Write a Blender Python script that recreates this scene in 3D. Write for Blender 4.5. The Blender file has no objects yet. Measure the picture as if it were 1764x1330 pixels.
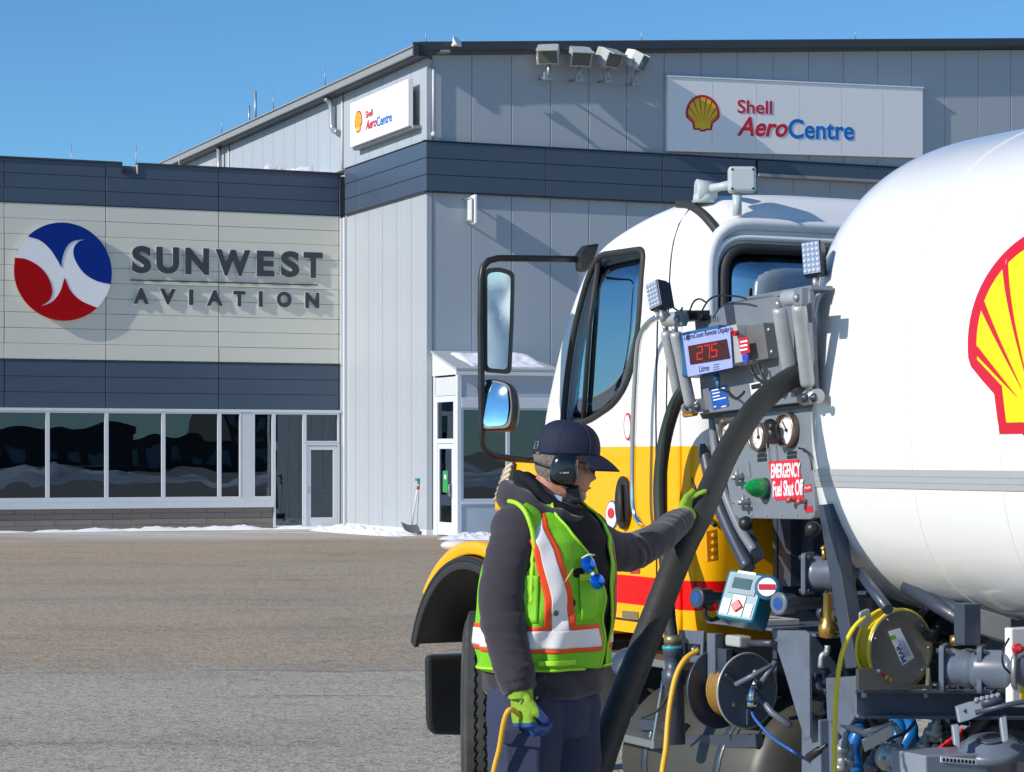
import bpy, bmesh, math, random
from mathutils import Vector, Matrix, noise, geometry
random.seed(7)
R = math.radians
sc = bpy.context.scene
COL = sc.collection

# ------------------------------------------------------------------ camera, sky, sun, exposure
F, CX, HZ, EYE = 4000.0, 882.0, 785.0, 1.75      # focal length, centre column and horizon row in photo pixels; eye height
cam_data = bpy.data.cameras.new('camera')
cam = bpy.data.objects.new('camera', cam_data); COL.objects.link(cam)
cam.location = (0, 0, EYE); cam.rotation_euler = (R(90), 0, 0)
cam_data.sensor_width = 36; cam_data.lens = F / 1764 * 36
cam_data.shift_y = (HZ - 665) / 1764
cam_data.clip_start = 0.1; cam_data.clip_end = 3000
sc.camera = cam

SUN = Vector((-.862, -.535, .55)).normalized()
elev = math.asin(SUN.z); az = math.atan2(SUN.x, SUN.y)
world = bpy.data.worlds.new("World"); sc.world = world; world.use_nodes = True
wn = world.node_tree; wn.nodes.clear()
wo = wn.nodes.new('ShaderNodeOutputWorld'); wb = wn.nodes.new('ShaderNodeBackground'); ws = wn.nodes.new('ShaderNodeTexSky')
ws.sky_type = 'NISHITA'; ws.sun_disc = False; ws.sun_elevation = elev; ws.sun_rotation = az
ws.altitude = 1100; ws.air_density = 1.0; ws.dust_density = 0.0; ws.ozone_density = 7.0
wb.inputs['Strength'].default_value = 0.14
wt = wn.nodes.new('ShaderNodeMix'); wt.data_type = 'RGBA'; wt.blend_type = 'MULTIPLY'; wt.inputs['Factor'].default_value = 1; wt.inputs['B'].default_value = (.74, .96, .97, 1)
wn.links.new(ws.outputs[0], wt.inputs['A']); wn.links.new(wt.outputs['Result'], wb.inputs[0]); wn.links.new(wb.outputs[0], wo.inputs[0])
sl = bpy.data.lights.new('sun', 'SUN'); sl.energy = 4.4; sl.angle = R(0.53); sl.color = (1.0, .94, .85)
sun = bpy.data.objects.new('sun', sl); COL.objects.link(sun)
sun.rotation_euler = (-SUN).to_track_quat('-Z', 'Y').to_euler(); sun.location = (-20, -20, 30)
sc.view_settings.view_transform = 'Standard'; sc.view_settings.look = 'None'
sc.view_settings.exposure = 0.0; sc.view_settings.gamma = 1.0; sc.view_settings.use_curve_mapping = False
sc.cycles.max_bounces = 8; sc.cycles.transparent_max_bounces = 16

# ------------------------------------------------------------------ measuring: photo pixel + distance or plane -> place in the world
def P(px, py, D): return Vector(((px - CX) / F * D, D, EYE + (HZ - py) / F * D))
def ray(px, py): return Vector(((px - CX) / F, 1.0, (HZ - py) / F))
class Plane:
    def __init__(s, o, n): s.o = Vector(o); s.n = Vector(n).normalized()
    def hit(s, px, py, off=0.0):
        d = ray(px, py); c = Vector((0, 0, EYE)); o = s.o + s.n * off
        return c + d * ((o - c).dot(s.n) / d.dot(s.n))

# ------------------------------------------------------------------ materials
MATS = {}
def mat(name, col, rough=.5, metal=0.0, coat=0.0, var=.06, vscale=6.0, bump=0.0, bscale=40.0, emit=None, spec=.5, dirt=0.0, dcol=(.12,.1,.08), stretch=None, sheen=0.0):
    if name in MATS: return MATS[name]
    m = bpy.data.materials.new(name); m.use_nodes = True; nt = m.node_tree; N = nt.nodes; L = nt.links
    b = N['Principled BSDF']
    b.inputs['Roughness'].default_value = rough; b.inputs['Metallic'].default_value = metal
    b.inputs['Coat Weight'].default_value = coat; b.inputs['Coat Roughness'].default_value = .04
    b.inputs['Specular IOR Level'].default_value = spec
    if sheen: b.inputs['Sheen Weight'].default_value = sheen
    tc = N.new('ShaderNodeTexCoord'); mp = N.new('ShaderNodeMapping'); L.new(tc.outputs['Object'], mp.inputs[0])
    if stretch: mp.inputs['Scale'].default_value = stretch
    n1 = N.new('ShaderNodeTexNoise'); n1.inputs['Scale'].default_value = vscale; n1.inputs['Detail'].default_value = 6
    L.new(mp.outputs[0], n1.inputs['Vector'])
    mx = N.new('ShaderNodeMix'); mx.data_type = 'RGBA'
    c = Vector(col[:3])
    mx.inputs['A'].default_value = (*(c * (1 - var)), 1); mx.inputs['B'].default_value = (*[min(1, x * (1 + var)) for x in c], 1)
    L.new(n1.outputs[0], mx.inputs['Factor'])
    out = mx.outputs['Result']
    if dirt:
        n2 = N.new('ShaderNodeTexNoise'); n2.inputs['Scale'].default_value = vscale * .6; n2.inputs['Detail'].default_value = 9; n2.inputs['Roughness'].default_value = .7
        L.new(tc.outputs['Object'], n2.inputs['Vector'])
        rp = N.new('ShaderNodeMapRange'); rp.inputs[1].default_value = .5; rp.inputs[2].default_value = .75; rp.inputs[4].default_value = dirt
        L.new(n2.outputs[0], rp.inputs[0])
        m2 = N.new('ShaderNodeMix'); m2.data_type = 'RGBA'; m2.inputs['B'].default_value = (*dcol, 1)
        L.new(rp.outputs[0], m2.inputs['Factor']); L.new(out, m2.inputs['A']); out = m2.outputs['Result']
    L.new(out, b.inputs['Base Color'])
    rr = N.new('ShaderNodeMapRange'); rr.inputs[3].default_value = max(0, rough - .07); rr.inputs[4].default_value = min(1, rough + .07)
    L.new(n1.outputs[0], rr.inputs[0]); L.new(rr.outputs[0], b.inputs['Roughness'])
    if bump:
        n3 = N.new('ShaderNodeTexNoise'); n3.inputs['Scale'].default_value = bscale; n3.inputs['Detail'].default_value = 5
        L.new(mp.outputs[0], n3.inputs['Vector'])
        bp = N.new('ShaderNodeBump'); bp.inputs['Strength'].default_value = bump; bp.inputs['Distance'].default_value = .01
        L.new(n3.outputs[0], bp.inputs['Height']); L.new(bp.outputs[0], b.inputs['Normal'])
    if emit:
        b.inputs['Emission Color'].default_value = (*emit[:3], 1); b.inputs['Emission Strength'].default_value = emit[3]
    MATS[name] = m; return m

def glass(name, tint, refl=.08, rough=.0, wave=0.0, wscale=.6, ior=1.5):
    """architectural glass: tinted see-through plus Fresnel reflection, slightly wavy"""
    if name in MATS: return MATS[name]
    m = bpy.data.materials.new(name); m.use_nodes = True; nt = m.node_tree; N = nt.nodes; L = nt.links
    N.remove(N['Principled BSDF']); o = N['Material Output']
    t = N.new('ShaderNodeBsdfTransparent'); t.inputs[0].default_value = (*tint, 1)
    g = N.new('ShaderNodeBsdfGlossy'); g.inputs['Roughness'].default_value = rough; g.inputs[0].default_value = (.72, .86, 1, 1)
    fr = N.new('ShaderNodeFresnel'); fr.inputs['IOR'].default_value = ior
    ad = N.new('ShaderNodeMath'); ad.operation = 'ADD'; ad.use_clamp = True; ad.inputs[1].default_value = refl
    L.new(fr.outputs[0], ad.inputs[0])
    mx = N.new('ShaderNodeMixShader'); L.new(ad.outputs[0], mx.inputs[0]); L.new(t.outputs[0], mx.inputs[1]); L.new(g.outputs[0], mx.inputs[2])
    L.new(mx.outputs[0], o.inputs[0])
    if wave:
        tc = N.new('ShaderNodeTexCoord'); n = N.new('ShaderNodeTexNoise'); n.inputs['Scale'].default_value = wscale; n.inputs['Detail'].default_value = 1
        L.new(tc.outputs['Object'], n.inputs['Vector'])
        bp = N.new('ShaderNodeBump'); bp.inputs['Strength'].default_value = wave; bp.inputs['Distance'].default_value = .1
        L.new(n.outputs[0], bp.inputs['Height']); L.new(bp.outputs[0], g.inputs['Normal']); L.new(bp.outputs[0], fr.inputs['Normal'])
    MATS[name] = m; return m

# ------------------------------------------------------------------ mesh building
def ortho(d):
    d = d.normalized(); a = Vector((0, 0, 1)) if abs(d.z) < .9 else Vector((1, 0, 0))
    x = a.cross(d).normalized(); return x, d.cross(x)
class MB:
    def __init__(s): s.v = []; s.f = []; s.m = []; s.mi = 0; s.sm = []; s.smooth = False
    def add(s, vs, fs, smooth=None):
        b = len(s.v); s.v += [Vector(v) for v in vs]
        for f in fs: s.f.append([i + b for i in f]); s.m.append(s.mi); s.sm.append(s.smooth if smooth is None else smooth)
        return s
    def box(s, c, x, y, z):
        """centre and three half-extent vectors"""
        c, x, y, z = Vector(c), Vector(x), Vector(y), Vector(z)
        vs = [c + x * i + y * j + z * k for i in (-1, 1) for j in (-1, 1) for k in (-1, 1)]
        return s.add(vs, [(0, 1, 3, 2), (4, 6, 7, 5), (0, 4, 5, 1), (2, 3, 7, 6), (0, 2, 6, 4), (1, 5, 7, 3)], False)
    def prism(s, poly, d):
        """polygon of world points pushed along vector d"""
        poly = [Vector(p) for p in poly]; d = Vector(d); n = len(poly)
        vs = poly + [p + d for p in poly]
        fs = [list(range(n))[::-1], list(range(n, 2 * n))] + [(i, (i + 1) % n, n + (i + 1) % n, n + i) for i in range(n)]
        return s.add(vs, fs, False)
    def tube(s, pts, r, seg=12, caps=True, closed=False):
        pts = [Vector(p) for p in pts]; n = len(pts)
        rs = r if isinstance(r, (list, tuple)) else [r] * n
        vs = []; fs = []; x = None
        for i, p in enumerate(pts):
            if closed: t = (pts[(i + 1) % n] - pts[i - 1]).normalized()
            else: t = (pts[min(i + 1, n - 1)] - pts[max(i - 1, 0)]).normalized()
            if x is None: x, y = ortho(t)
            else:
                x = (x - t * x.dot(t)).normalized(); y = t.cross(x)
            for k in range(seg):
                a = 2 * math.pi * k / seg; vs.append(p + (x * math.cos(a) + y * math.sin(a)) * rs[i])
        for i in range(n - 1 + (1 if closed else 0)):
            for k in range(seg):
                a, b = i * seg + k, i * seg + (k + 1) % seg; j = (i + 1) % n
                fs.append((a, b, j * seg + (k + 1) % seg, j * seg + k))
        s.add(vs, fs, True)
        if caps and not closed:
            b = len(s.v) - len(vs)
            s.f.append([b + k for k in range(seg)][::-1]); s.m.append(s.mi); s.sm.append(False)
            s.f.append([b + (n - 1) * seg + k for k in range(seg)]); s.m.append(s.mi); s.sm.append(False)
        return s
    def lathe(s, o, axis, prof, seg=32, smooth=True):
        """profile [(along axis, radius)...] turned about the axis through o"""
        o, axis = Vector(o), Vector(axis).normalized(); x, y = ortho(axis); vs = []; fs = []
        for (h, r) in prof:
            for k in range(seg):
                a = 2 * math.pi * k / seg; vs.append(o + axis * h + (x * math.cos(a) + y * math.sin(a)) * max(r, 1e-5))
        for i in range(len(prof) - 1):
            for k in range(seg):
                fs.append((i * seg + k, i * seg + (k + 1) % seg, (i + 1) * seg + (k + 1) % seg, (i + 1) * seg + k))
        s.add(vs, fs, smooth)
        b = len(s.v) - len(vs)
        for i, rev in ((0, True), (len(prof) - 1, False)):
            if prof[i][1] > 1e-4:
                q = [b + i * seg + k for k in range(seg)]; s.f.append(q[::-1] if rev else q); s.m.append(s.mi); s.sm.append(False)
        return s
    def cyl(s, a, b, r, seg=24, smooth=True):
        a, b = Vector(a), Vector(b); return s.lathe(a, b - a, [(0, r), ((b - a).length, r)], seg, smooth)
    def ball(s, c, r, seg=16, sc=(1, 1, 1), axis=(0, 0, 1)):
        n = seg // 2; c = Vector(c); vs = []; fs = []
        for i in range(n + 1):
            t = math.pi * i / n
            for k in range(seg):
                a = 2 * math.pi * k / seg
                vs.append(c + Vector((r * sc[0] * math.sin(t) * math.cos(a), r * sc[1] * math.sin(t) * math.sin(a), r * sc[2] * math.cos(t))))
        for i in range(n):
            for k in range(seg): fs.append((i * seg + k, (i + 1) * seg + k, (i + 1) * seg + (k + 1) % seg, i * seg + (k + 1) % seg))
        return s.add(vs, fs, True)
    def grid(s, fn, us, vs_, smooth=True, closed_u=False):
        b = [[Vector(fn(u, v)) for v in vs_] for u in us]; n, m = len(us), len(vs_)
        fs = [(i * m + j, ((i + 1) % n) * m + j, ((i + 1) % n) * m + j + 1, i * m + j + 1) for i in range(n if closed_u else n - 1) for j in range(m - 1)]
        return s.add([p for row in b for p in row], fs, smooth)
    def build(s, name, mats, parent=None, bevel=0.0, weld=False, bseg=2, solid=0.0, sub=0, kind=None):
        me = bpy.data.meshes.new(name)
        off = parent_origin(parent)
        me.from_pydata([v - off for v in s.v], [], s.f)
        if not isinstance(mats, (list, tuple)): mats = [mats]
        for m in mats: me.materials.append(m)
        me.polygons.foreach_set('material_index', s.m); me.polygons.foreach_set('use_smooth', s.sm)
        bm = bmesh.new(); bm.from_mesh(me)
        if weld: bmesh.ops.remove_doubles(bm, verts=bm.verts, dist=weld if isinstance(weld, float) else 1e-5)
        bmesh.ops.recalc_face_normals(bm, faces=bm.faces); bm.to_mesh(me); bm.free()
        me.update()
        o = bpy.data.objects.new(name, me); COL.objects.link(o)
        if parent: o.parent = parent
        if solid: q = o.modifiers.new('solid', 'SOLIDIFY'); q.thickness = solid; q.offset = -1
        if sub: q = o.modifiers.new('sub', 'SUBSURF'); q.levels = sub; q.render_levels = sub
        if bevel:
            q = o.modifiers.new('bevel', 'BEVEL'); q.width = bevel; q.segments = bseg; q.limit_method = 'ANGLE'; q.angle_limit = R(40); q.harden_normals = False
        if kind: o['kind'] = kind
        return o
def parent_origin(p):
    v = Vector((0, 0, 0))
    while p: v = v + p.location; p = p.parent
    return v
def empty(name, loc, label=None, cat=None, group=None):
    o = bpy.data.objects.new(name, None); COL.objects.link(o); o.location = loc; o.empty_display_size = .1
    tag(o, label, cat, group); return o
def tag(o, label=None, cat=None, group=None, kind=None):
    if label: o['label'] = label
    if cat: o['category'] = cat
    if group: o['group'] = group
    if kind: o['kind'] = kind
    return o
def stamp(proto, parent, loc):
    o = proto.copy(); COL.objects.link(o); o.parent = parent; o.location = loc; return o
def catmull(pts, n=8):
    pts = [Vector(p) for p in pts]; q = [pts[0] * 2 - pts[1]] + pts + [pts[-1] * 2 - pts[-2]]; out = []
    for i in range(1, len(q) - 2):
        for k in range(n):
            t = k / n; a, b, c, d = q[i - 1], q[i], q[i + 1], q[i + 2]
            out.append(.5 * ((2 * b) + (c - a) * t + (2 * a - 5 * b + 4 * c - d) * t * t + (3 * b - a - 3 * c + d) * t ** 3))
    out.append(pts[-1]); return out
def bez(pts, n=8):
    return catmull(pts, n)
def round_poly(pts, r, seg=5):
    """round the corners of a 2D polygon"""
    pts = [Vector(p) for p in pts]; out = []; n = len(pts)
    for i, p in enumerate(pts):
        a, b = pts[i - 1], pts[(i + 1) % n]
        rr = r[i] if isinstance(r, (list, tuple)) else r
        da, db = (a - p), (b - p); k = min(rr, da.length * .48, db.length * .48)
        p0, p1 = p + da.normalized() * k, p + db.normalized() * k
        for j in range(seg + 1):
            t = j / seg; out.append(p0 * (1 - t) ** 2 + p * 2 * t * (1 - t) + p1 * t * t)
    return out
def text2d(s, bold=0.0, shear=0.0, extr=0.0):
    """outline letters as a flat or extruded mesh: verts (x,y,z), faces; x,y start at 0 and cap height about .7"""
    c = bpy.data.curves.new('t', 'FONT'); c.body = s; c.offset = bold; c.shear = shear; c.extrude = extr; c.resolution_u = 5
    o = bpy.data.objects.new('t', c); COL.objects.link(o)
    dg = bpy.context.evaluated_depsgraph_get(); dg.update(); me = bpy.data.meshes.new_from_object(o.evaluated_get(dg))
    vs = [v.co.copy() for v in me.vertices]; fs = [list(p.vertices) for p in me.polygons]
    bpy.data.objects.remove(o); bpy.data.curves.remove(c); bpy.data.meshes.remove(me)
    return vs, fs
def text_on(mb, s, o, x, y, w=None, h=None, nrm=None, depth=0.0, **kw):
    """letters fitted into w x h at o along unit vectors x,y (offset along nrm)"""
    vs, fs = text2d(s, extr=.5 if depth else 0, **kw)
    if not vs: return
    x0, x1 = min(v.x for v in vs), max(v.x for v in vs); y0, y1 = min(v.y for v in vs), max(v.y for v in vs)
    sy = h / (y1 - y0) if h else None; sx = w / (x1 - x0) if w else sy
    if sy is None: sy = sx
    o, x, y = Vector(o), Vector(x), Vector(y); nrm = Vector(nrm) if nrm is not None else x.cross(y)
    mb.add([o + x * ((v.x - x0) * sx) + y * ((v.y - y0) * sy) + nrm * ((v.z + .5) * depth if depth else 0) for v in vs], fs, False)
    return (x1 - x0) * sx
# ================================================================== PLACE: ground
def ground_mat():
    m = bpy.data.materials.new('worn_asphalt'); m.use_nodes = True; nt = m.node_tree; N = nt.nodes; L = nt.links; b = N['Principled BSDF']
    b.inputs['Roughness'].default_value = .88; b.inputs['Specular IOR Level'].default_value = .3
    tc = N.new('ShaderNodeTexCoord')
    def noise_(scale, detail=4, rough=.6, st=None):
        n = N.new('ShaderNodeTexNoise'); n.inputs['Scale'].default_value = scale; n.inputs['Detail'].default_value = detail; n.inputs['Roughness'].default_value = rough
        if st:
            mp = N.new('ShaderNodeMapping'); mp.inputs['Scale'].default_value = st; mp.inputs['Rotation'].default_value = (0, 0, R(-4)); L.new(tc.outputs['Object'], mp.inputs[0]); L.new(mp.outputs[0], n.inputs['Vector'])
        else: L.new(tc.outputs['Object'], n.inputs['Vector'])
        return n.outputs[0]
    def rng(x, a, b_, c=0, d=1):
        r = N.new('ShaderNodeMapRange'); r.inputs[1].default_value = a; r.inputs[2].default_value = b_; r.inputs[3].default_value = c; r.inputs[4].default_value = d; L.new(x, r.inputs[0]); return r.outputs[0]
    def mix(a, b_, f):
        m_ = N.new('ShaderNodeMix'); m_.data_type = 'RGBA'
        for s_, q in (('A', a), ('B', b_)):
            if isinstance(q, tuple): m_.inputs[s_].default_value = (*q, 1)
            else: L.new(q, m_.inputs[s_])
        if isinstance(f, float): m_.inputs['Factor'].default_value = f
        else: L.new(f, m_.inputs['Factor'])
        return m_.outputs['Result']
    def mul(a, b_):
        q = N.new('ShaderNodeMath'); q.operation = 'MULTIPLY'; L.new(a, q.inputs[0])
        if isinstance(b_, float): q.inputs[1].default_value = b_
        else: L.new(b_, q.inputs[1])
        return q.outputs[0]
    sx = N.new('ShaderNodeSeparateXYZ'); L.new(tc.outputs['Object'], sx.inputs[0])
    # the older grey surface near, a browner sanded surface beyond a paving joint at about 19 m
    wob = N.new('ShaderNodeMath'); wob.operation = 'MULTIPLY_ADD'; L.new(noise_(.5, 4), wob.inputs[0]); wob.inputs[1].default_value = 1.0; L.new(sx.outputs[1], wob.inputs[2])
    joint = rng(wob.outputs[0], 19.45, 19.75)
    grey = (.475, .445, .395); brown = (.46, .385, .30)
    c = mix(grey, brown, joint)
    c = mix(c, (.41, .395, .375), rng(noise_(.13, 5, .65, (.5, 1, 1)), .42, .62, 0, .85))
    c = mix(c, (.27, .24, .215), rng(noise_(.3, 7, .75, (.55, 1.1, 1)), .47, .66, 0, .75))
    # sealed cracks and tyre rubs run across
    c = mix(c, (.10, .095, .09), mul(rng(noise_(1.0, 9, .75, (.12, 2.0, 1)), .575, .63, 0, .7), rng(noise_(.2, 3), .35, .55)))
    ck = N.new('ShaderNodeTexVoronoi'); ck.feature = 'DISTANCE_TO_EDGE'; ck.inputs['Scale'].default_value = .42
    wn_ = N.new('ShaderNodeTexNoise'); wn_.inputs['Scale'].default_value = 1.3; wn_.inputs['Detail'].default_value = 6; L.new(tc.outputs['Object'], wn_.inputs['Vector'])
    va = N.new('ShaderNodeVectorMath'); va.operation = 'MULTIPLY_ADD'; va.inputs[1].default_value = (1.6, 1.6, 0); L.new(wn_.outputs['Color'], va.inputs[0]); L.new(tc.outputs['Object'], va.inputs[2]); L.new(va.outputs[0], ck.inputs['Vector'])
    c = mix(c, (.12, .115, .11), mul(rng(ck.outputs['Distance'], .006, .0, 0, .75), rng(noise_(.35, 4), .48, .56)))
    c = mix(c, (.50, .485, .47), rng(noise_(.5, 8, .75, (.35, 1.3, 1)), .60, .72, 0, .6))
    vo = N.new('ShaderNodeTexVoronoi'); vo.inputs['Scale'].default_value = 55; L.new(tc.outputs['Object'], vo.inputs['Vector'])
    sep = N.new('ShaderNodeSeparateColor'); L.new(vo.outputs['Color'], sep.inputs[0])
    c = mix(c, (.58, .56, .53), rng(sep.outputs[0], .80, .86, 0, .6))
    c = mix(c, (.10, .10, .10), rng(sep.outputs[1], .78, .84, 0, .6))
    vo2 = N.new('ShaderNodeTexVoronoi'); vo2.inputs['Scale'].default_value = 21; L.new(tc.outputs['Object'], vo2.inputs['Vector'])
    sep2 = N.new('ShaderNodeSeparateColor'); L.new(vo2.outputs['Color'], sep2.inputs[0])
    c = mix(c, (.52, .50, .48), rng(sep2.outputs[0], .84, .88, 0, .35))
    c = mix(c, (.18, .175, .17), rng(sep2.outputs[1], .86, .9, 0, .4))
    c = mix(c, (.13, .12, .11), rng(noise_(.75, 5, .6), .64, .74, 0, .6))
    c = mix(c, (.60, .57, .52), rng(noise_(26, 3, .8), .53, .66, 0, .55)); c = mix(c, (.19, .175, .155), rng(noise_(21, 3, .8, (1, 1.3, 1)), .55, .68, 0, .6))
    j1 = rng(wob.outputs[0], 19.38, 19.46); j2 = rng(wob.outputs[0], 19.58, 19.48)
    c = mix(c, (.15, .14, .13), mul(mul(j1, j2), rng(noise_(.7, 5, .7), .42, .6, .0, .7)))
    tn = N.new('ShaderNodeMix'); tn.data_type = 'RGBA'; tn.blend_type = 'MULTIPLY'; tn.inputs['Factor'].default_value = 1; L.new(c, tn.inputs['A']); L.new(mix((1.05, 1.0, .865), (1.04, .92, .76), joint), tn.inputs['B']); c = tn.outputs['Result']
    # trodden snow and salt near the walls
    sn = N.new('ShaderNodeMath'); sn.operation = 'MULTIPLY_ADD'; L.new(sx.outputs[0], sn.inputs[0]); sn.inputs[1].default_value = -.4245; L.new(sx.outputs[1], sn.inputs[2])   # distance to the wall line
    near = rng(sn.outputs[0], 49.0, 56.5)
    c = mix(c, (.62, .62, .63), mul(near, rng(noise_(.8, 7, .7, (.2, 1.6, 1)), .42, .56)))
    hs = N.new('ShaderNodeMix'); L.new(c, b.inputs['Base Color'])
    bp = N.new('ShaderNodeBump'); bp.inputs['Strength'].default_value = .4; bp.inputs['Distance'].default_value = .008
    L.new(vo.outputs['Distance'], bp.inputs['Height'])
    bp2 = N.new('ShaderNodeBump'); bp2.inputs['Strength'].default_value = .5; bp2.inputs['Distance'].default_value = .04
    L.new(noise_(6, 8, .7), bp2.inputs['Height']); L.new(bp.outputs[0], bp2.inputs['Normal']); L.new(bp2.outputs[0], b.inputs['Normal'])
    return m
g = MB(); g.add([(-900, -900, 0), (900, -900, 0), (900, 900, 0), (-900, 900, 0)], [(0, 1, 2, 3)])
tag(g.build('ground', ground_mat()), 'worn grey and brown apron asphalt with stains and cracks', kind='structure')

# ================================================================== materials of the buildings
M_panel = mat('ribbed_silver_cladding', (.425, .462, .50), .42, .0, var=.05, vscale=.7, stretch=(1, 1, .12), bump=.04, bscale=.8)
M_seam = mat('dark_joint', (.08, .09, .1), .7); M_seaml = mat('grey_joint', (.36, .37, .38), .6)
M_trim = mat('white_metal_trim', (.66, .68, .70), .4)
M_navy = mat('navy_cladding', (.064, .092, .137), .38, var=.07, vscale=.8, bump=.05, bscale=.9)
M_beige = mat('beige_cladding', (.74, .72, .62), .55, var=.03, vscale=.6, stretch=(1, 1, .3))
M_roof = mat('dark_roof_metal', (.045, .05, .06), .5)
M_gutter = mat('grey_gutter', (.30, .31, .31), .45)
M_alu = mat('aluminium_frame', (.72, .74, .77), .35)
M_wpane = glass('tinted_window_glass', (.36, .42, .44), refl=.06, wave=.04, wscale=.8)
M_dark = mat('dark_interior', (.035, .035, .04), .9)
M_block = mat('brown_block', (.24, .205, .175), .85, var=.14, vscale=1.5, bump=.3, bscale=30)
M_snow = mat('snow', (.86, .88, .92), .6, var=.04, vscale=8, bump=.4, bscale=14, spec=.3)
M_galv = mat('galvanised_steel', (.42, .44, .44), .42, .6, var=.2, vscale=20)
M_white = mat('sign_white', (.93, .92, .92), .35, var=.03)
M_red = mat('sign_red', (.62, .008, .03), .35, var=.03)
M_blue = mat('sign_blue', (.0, .17, .62), .35, var=.03)
M_yellow = mat('sign_yellow', (.93, .60, .0), .35, var=.03)

# ================================================================== building frame: s along the front (to the right), q towards the viewer
BO = P(597, HZ, 56.3); BO.z = 0
bw = Vector((.9205, .3907, 0)); bn = Vector((.3907, -.9205, 0)); Z = Vector((0, 0, 1))
def B(s, q, z): return BO + bw * s + bn * q + Z * z
LQ = 5.51                                                   # the hangar front stands this far ahead of the low building's front
pl_low = Plane(BO, bn); pl_front = Plane(B(0, LQ, 0), bn); pl_side = Plane(BO, -bw)
def low_s(px, off=0): h = pl_low.hit(px, 700, off); return (h - BO).dot(bw)
def front_s(px, off=0): h = pl_front.hit(px, 700, off); return (h - BO).dot(bw)
def bbox_(mb, s0, s1, q0, q1, z0, z1):
    return mb.box(B((s0 + s1) / 2, (q0 + q1) / 2, (z0 + z1) / 2), bw * ((s1 - s0) / 2), bn * ((q1 - q0) / 2), Z * ((z1 - z0) / 2))

# ------------------------------------------------------------------ low office building
low = empty('office_building', B(-8, -6, 0), 'low office building with beige and navy cladding, ribbon windows and brown block base', 'building')
SL, SR = -17.0, -.11
m = MB(); bbox_(m, SL, SR + .08, -12, -.10, 8.30, 8.42); m.build('roof', M_roof, low)
m = MB(); bbox_(m, SL, SR + .08, -.22, -.06, 2.81, 8.52); bbox_(m, SL, SL + .2, -12, -.22, 0, 8.5); bbox_(m, SL, SR, -12, -11.8, 0, 8.5)
m.build('wall_core', M_seam, low)
cols = [SL, -13.6, -10.9, -8.25, low_s(182.4), low_s(376.9), low_s(584), SR - .03]
def cladding(z0, z1, rows, material, name, gap=.008, cap=0.0):
    h = (z1 - z0) / rows
    for a, b in zip(cols[:-1], cols[1:]):
        for r in range(rows):
            if cap and r == rows - 1:
                # notch in the parapet
                n0, n1 = low_s(210.5), low_s(237.5)
                if a < n0 < b:
                    q = MB()
                    bbox_(q, a + gap, n0, -.06, 0, z0 + r * h + gap / 2, z1)
                    bbox_(q, n0, n1, -.06, 0, z0 + r * h + gap / 2, 8.31)
                    bbox_(q, n1, b - gap, -.06, 0, z0 + r * h + gap / 2, z1)
                    q.build(name, material, low); continue
            q = MB(); bbox_(q, a + gap, b - gap, -.06, random.uniform(-.003, .003), z0 + r * h + gap / 2, z0 + (r + 1) * h - gap / 2)
            q.build(name, material, low, bevel=.006, bseg=1)
cladding(7.56, 8.56, 3, M_navy, 'navy_panel', cap=1)
cladding(3.97, 7.55, 10, M_beige, 'beige_panel')
cladding(2.85, 3.94, 3, M_navy, 'navy_panel')
m = MB(); bbox_(m, SL, SR + .05, -.1, .012, 3.94, 3.965); bbox_(m, SL, SR + .05, -.1, .010, 7.545, 7.56)
m.build('flashing', M_roof, low)
m = MB()
n0, n1 = low_s(210.5), low_s(237.5)
bbox_(m, SL, n0, -.30, .03, 8.56, 8.60); bbox_(m, n1, SR + .05, -.30, .03, 8.56, 8.60); bbox_(m, n0, n1, -.3, .03, 8.31, 8.335)
bbox_(m, n0 - .02, n0, -.3, .028, 8.335, 8.56); bbox_(m, n1, n1 + .02, -.3, .028, 8.335, 8.56)
m.build('parapet_cap', M_roof, low)
m = MB(); bbox_(m, n0, n1, -.5, -.46, 8.3, 8.36); bbox_(m, n1 - .02, n1, -.5, .0, 8.335, 8.55); m.build('scupper_lining', M_trim, low)
# ribbon windows
zt, zb = 2.80, .70
mull = [SL + .3] + [-14.2, -12.85, -11.5, -10.2, low_s(-26)] + [low_s(x) for x in (81.6, 183, 281, 377.5)]
zs = 2.80
m = MB(); bbox_(m, SL, low_s(586), -.03, .05, 2.785, 2.85); m.build('head_rail', M_alu, low)
m = MB(); bbox_(m, SL, low_s(471), -.02, .05, .675, .735); bbox_(m, SL, low_s(471), -.02, .075, .52, .672); m.build('sill', M_alu, low)
def window(s0, s1, z0, z1, parent, q=0.0, name='window', pm=None, fw=.045):
    f = MB()
    for a, b, c, d in ((s0, s0 + fw, z0, z1), (s1 - fw, s1, z0, z1), (s0 + fw, s1 - fw, z0, z0 + fw), (s0 + fw, s1 - fw, z1 - fw, z1)):
        bbox_(f, a, b, q - .05, q + .04, c, d)
    fr = f.build(name, M_alu, parent)
    p = MB(); bbox_(p, s0 + fw - .005, s1 - fw + .005, q - .012, q - .004, z0 + fw - .005, z1 - fw + .005); p.build('pane', pm or M_wpane, fr)
    return fr
for a, b in zip(mull[:-1], mull[1:]): window(a, b, .735, 2.785, low)
window(low_s(377.5), low_s(415), .735, 2.785, low)
m = MB(); bbox_(m, low_s(415) + .003, low_s(435) - .003, -.04, .035, .735, 2.785); m.build('infill_panel', M_trim, low, bevel=.01)
window(low_s(435), low_s(471) - .002, .735, 2.785, low)
window(low_s(471), low_s(524) - .002, .03, 2.785, low, name='sidelight')
window(low_s(524), low_s(584), 2.06, 2.785, low, name='transom')
d = MB(); s0, s1 = low_s(524), low_s(584)
for a, b, c, e in ((s0, s0 + .05, 0, 2.05), (s1 - .05, s1, 0, 2.05), (s0 + .05, s1 - .05, 2.0, 2.05)): bbox_(d, a, b, -.05, .05, c, e)
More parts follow.
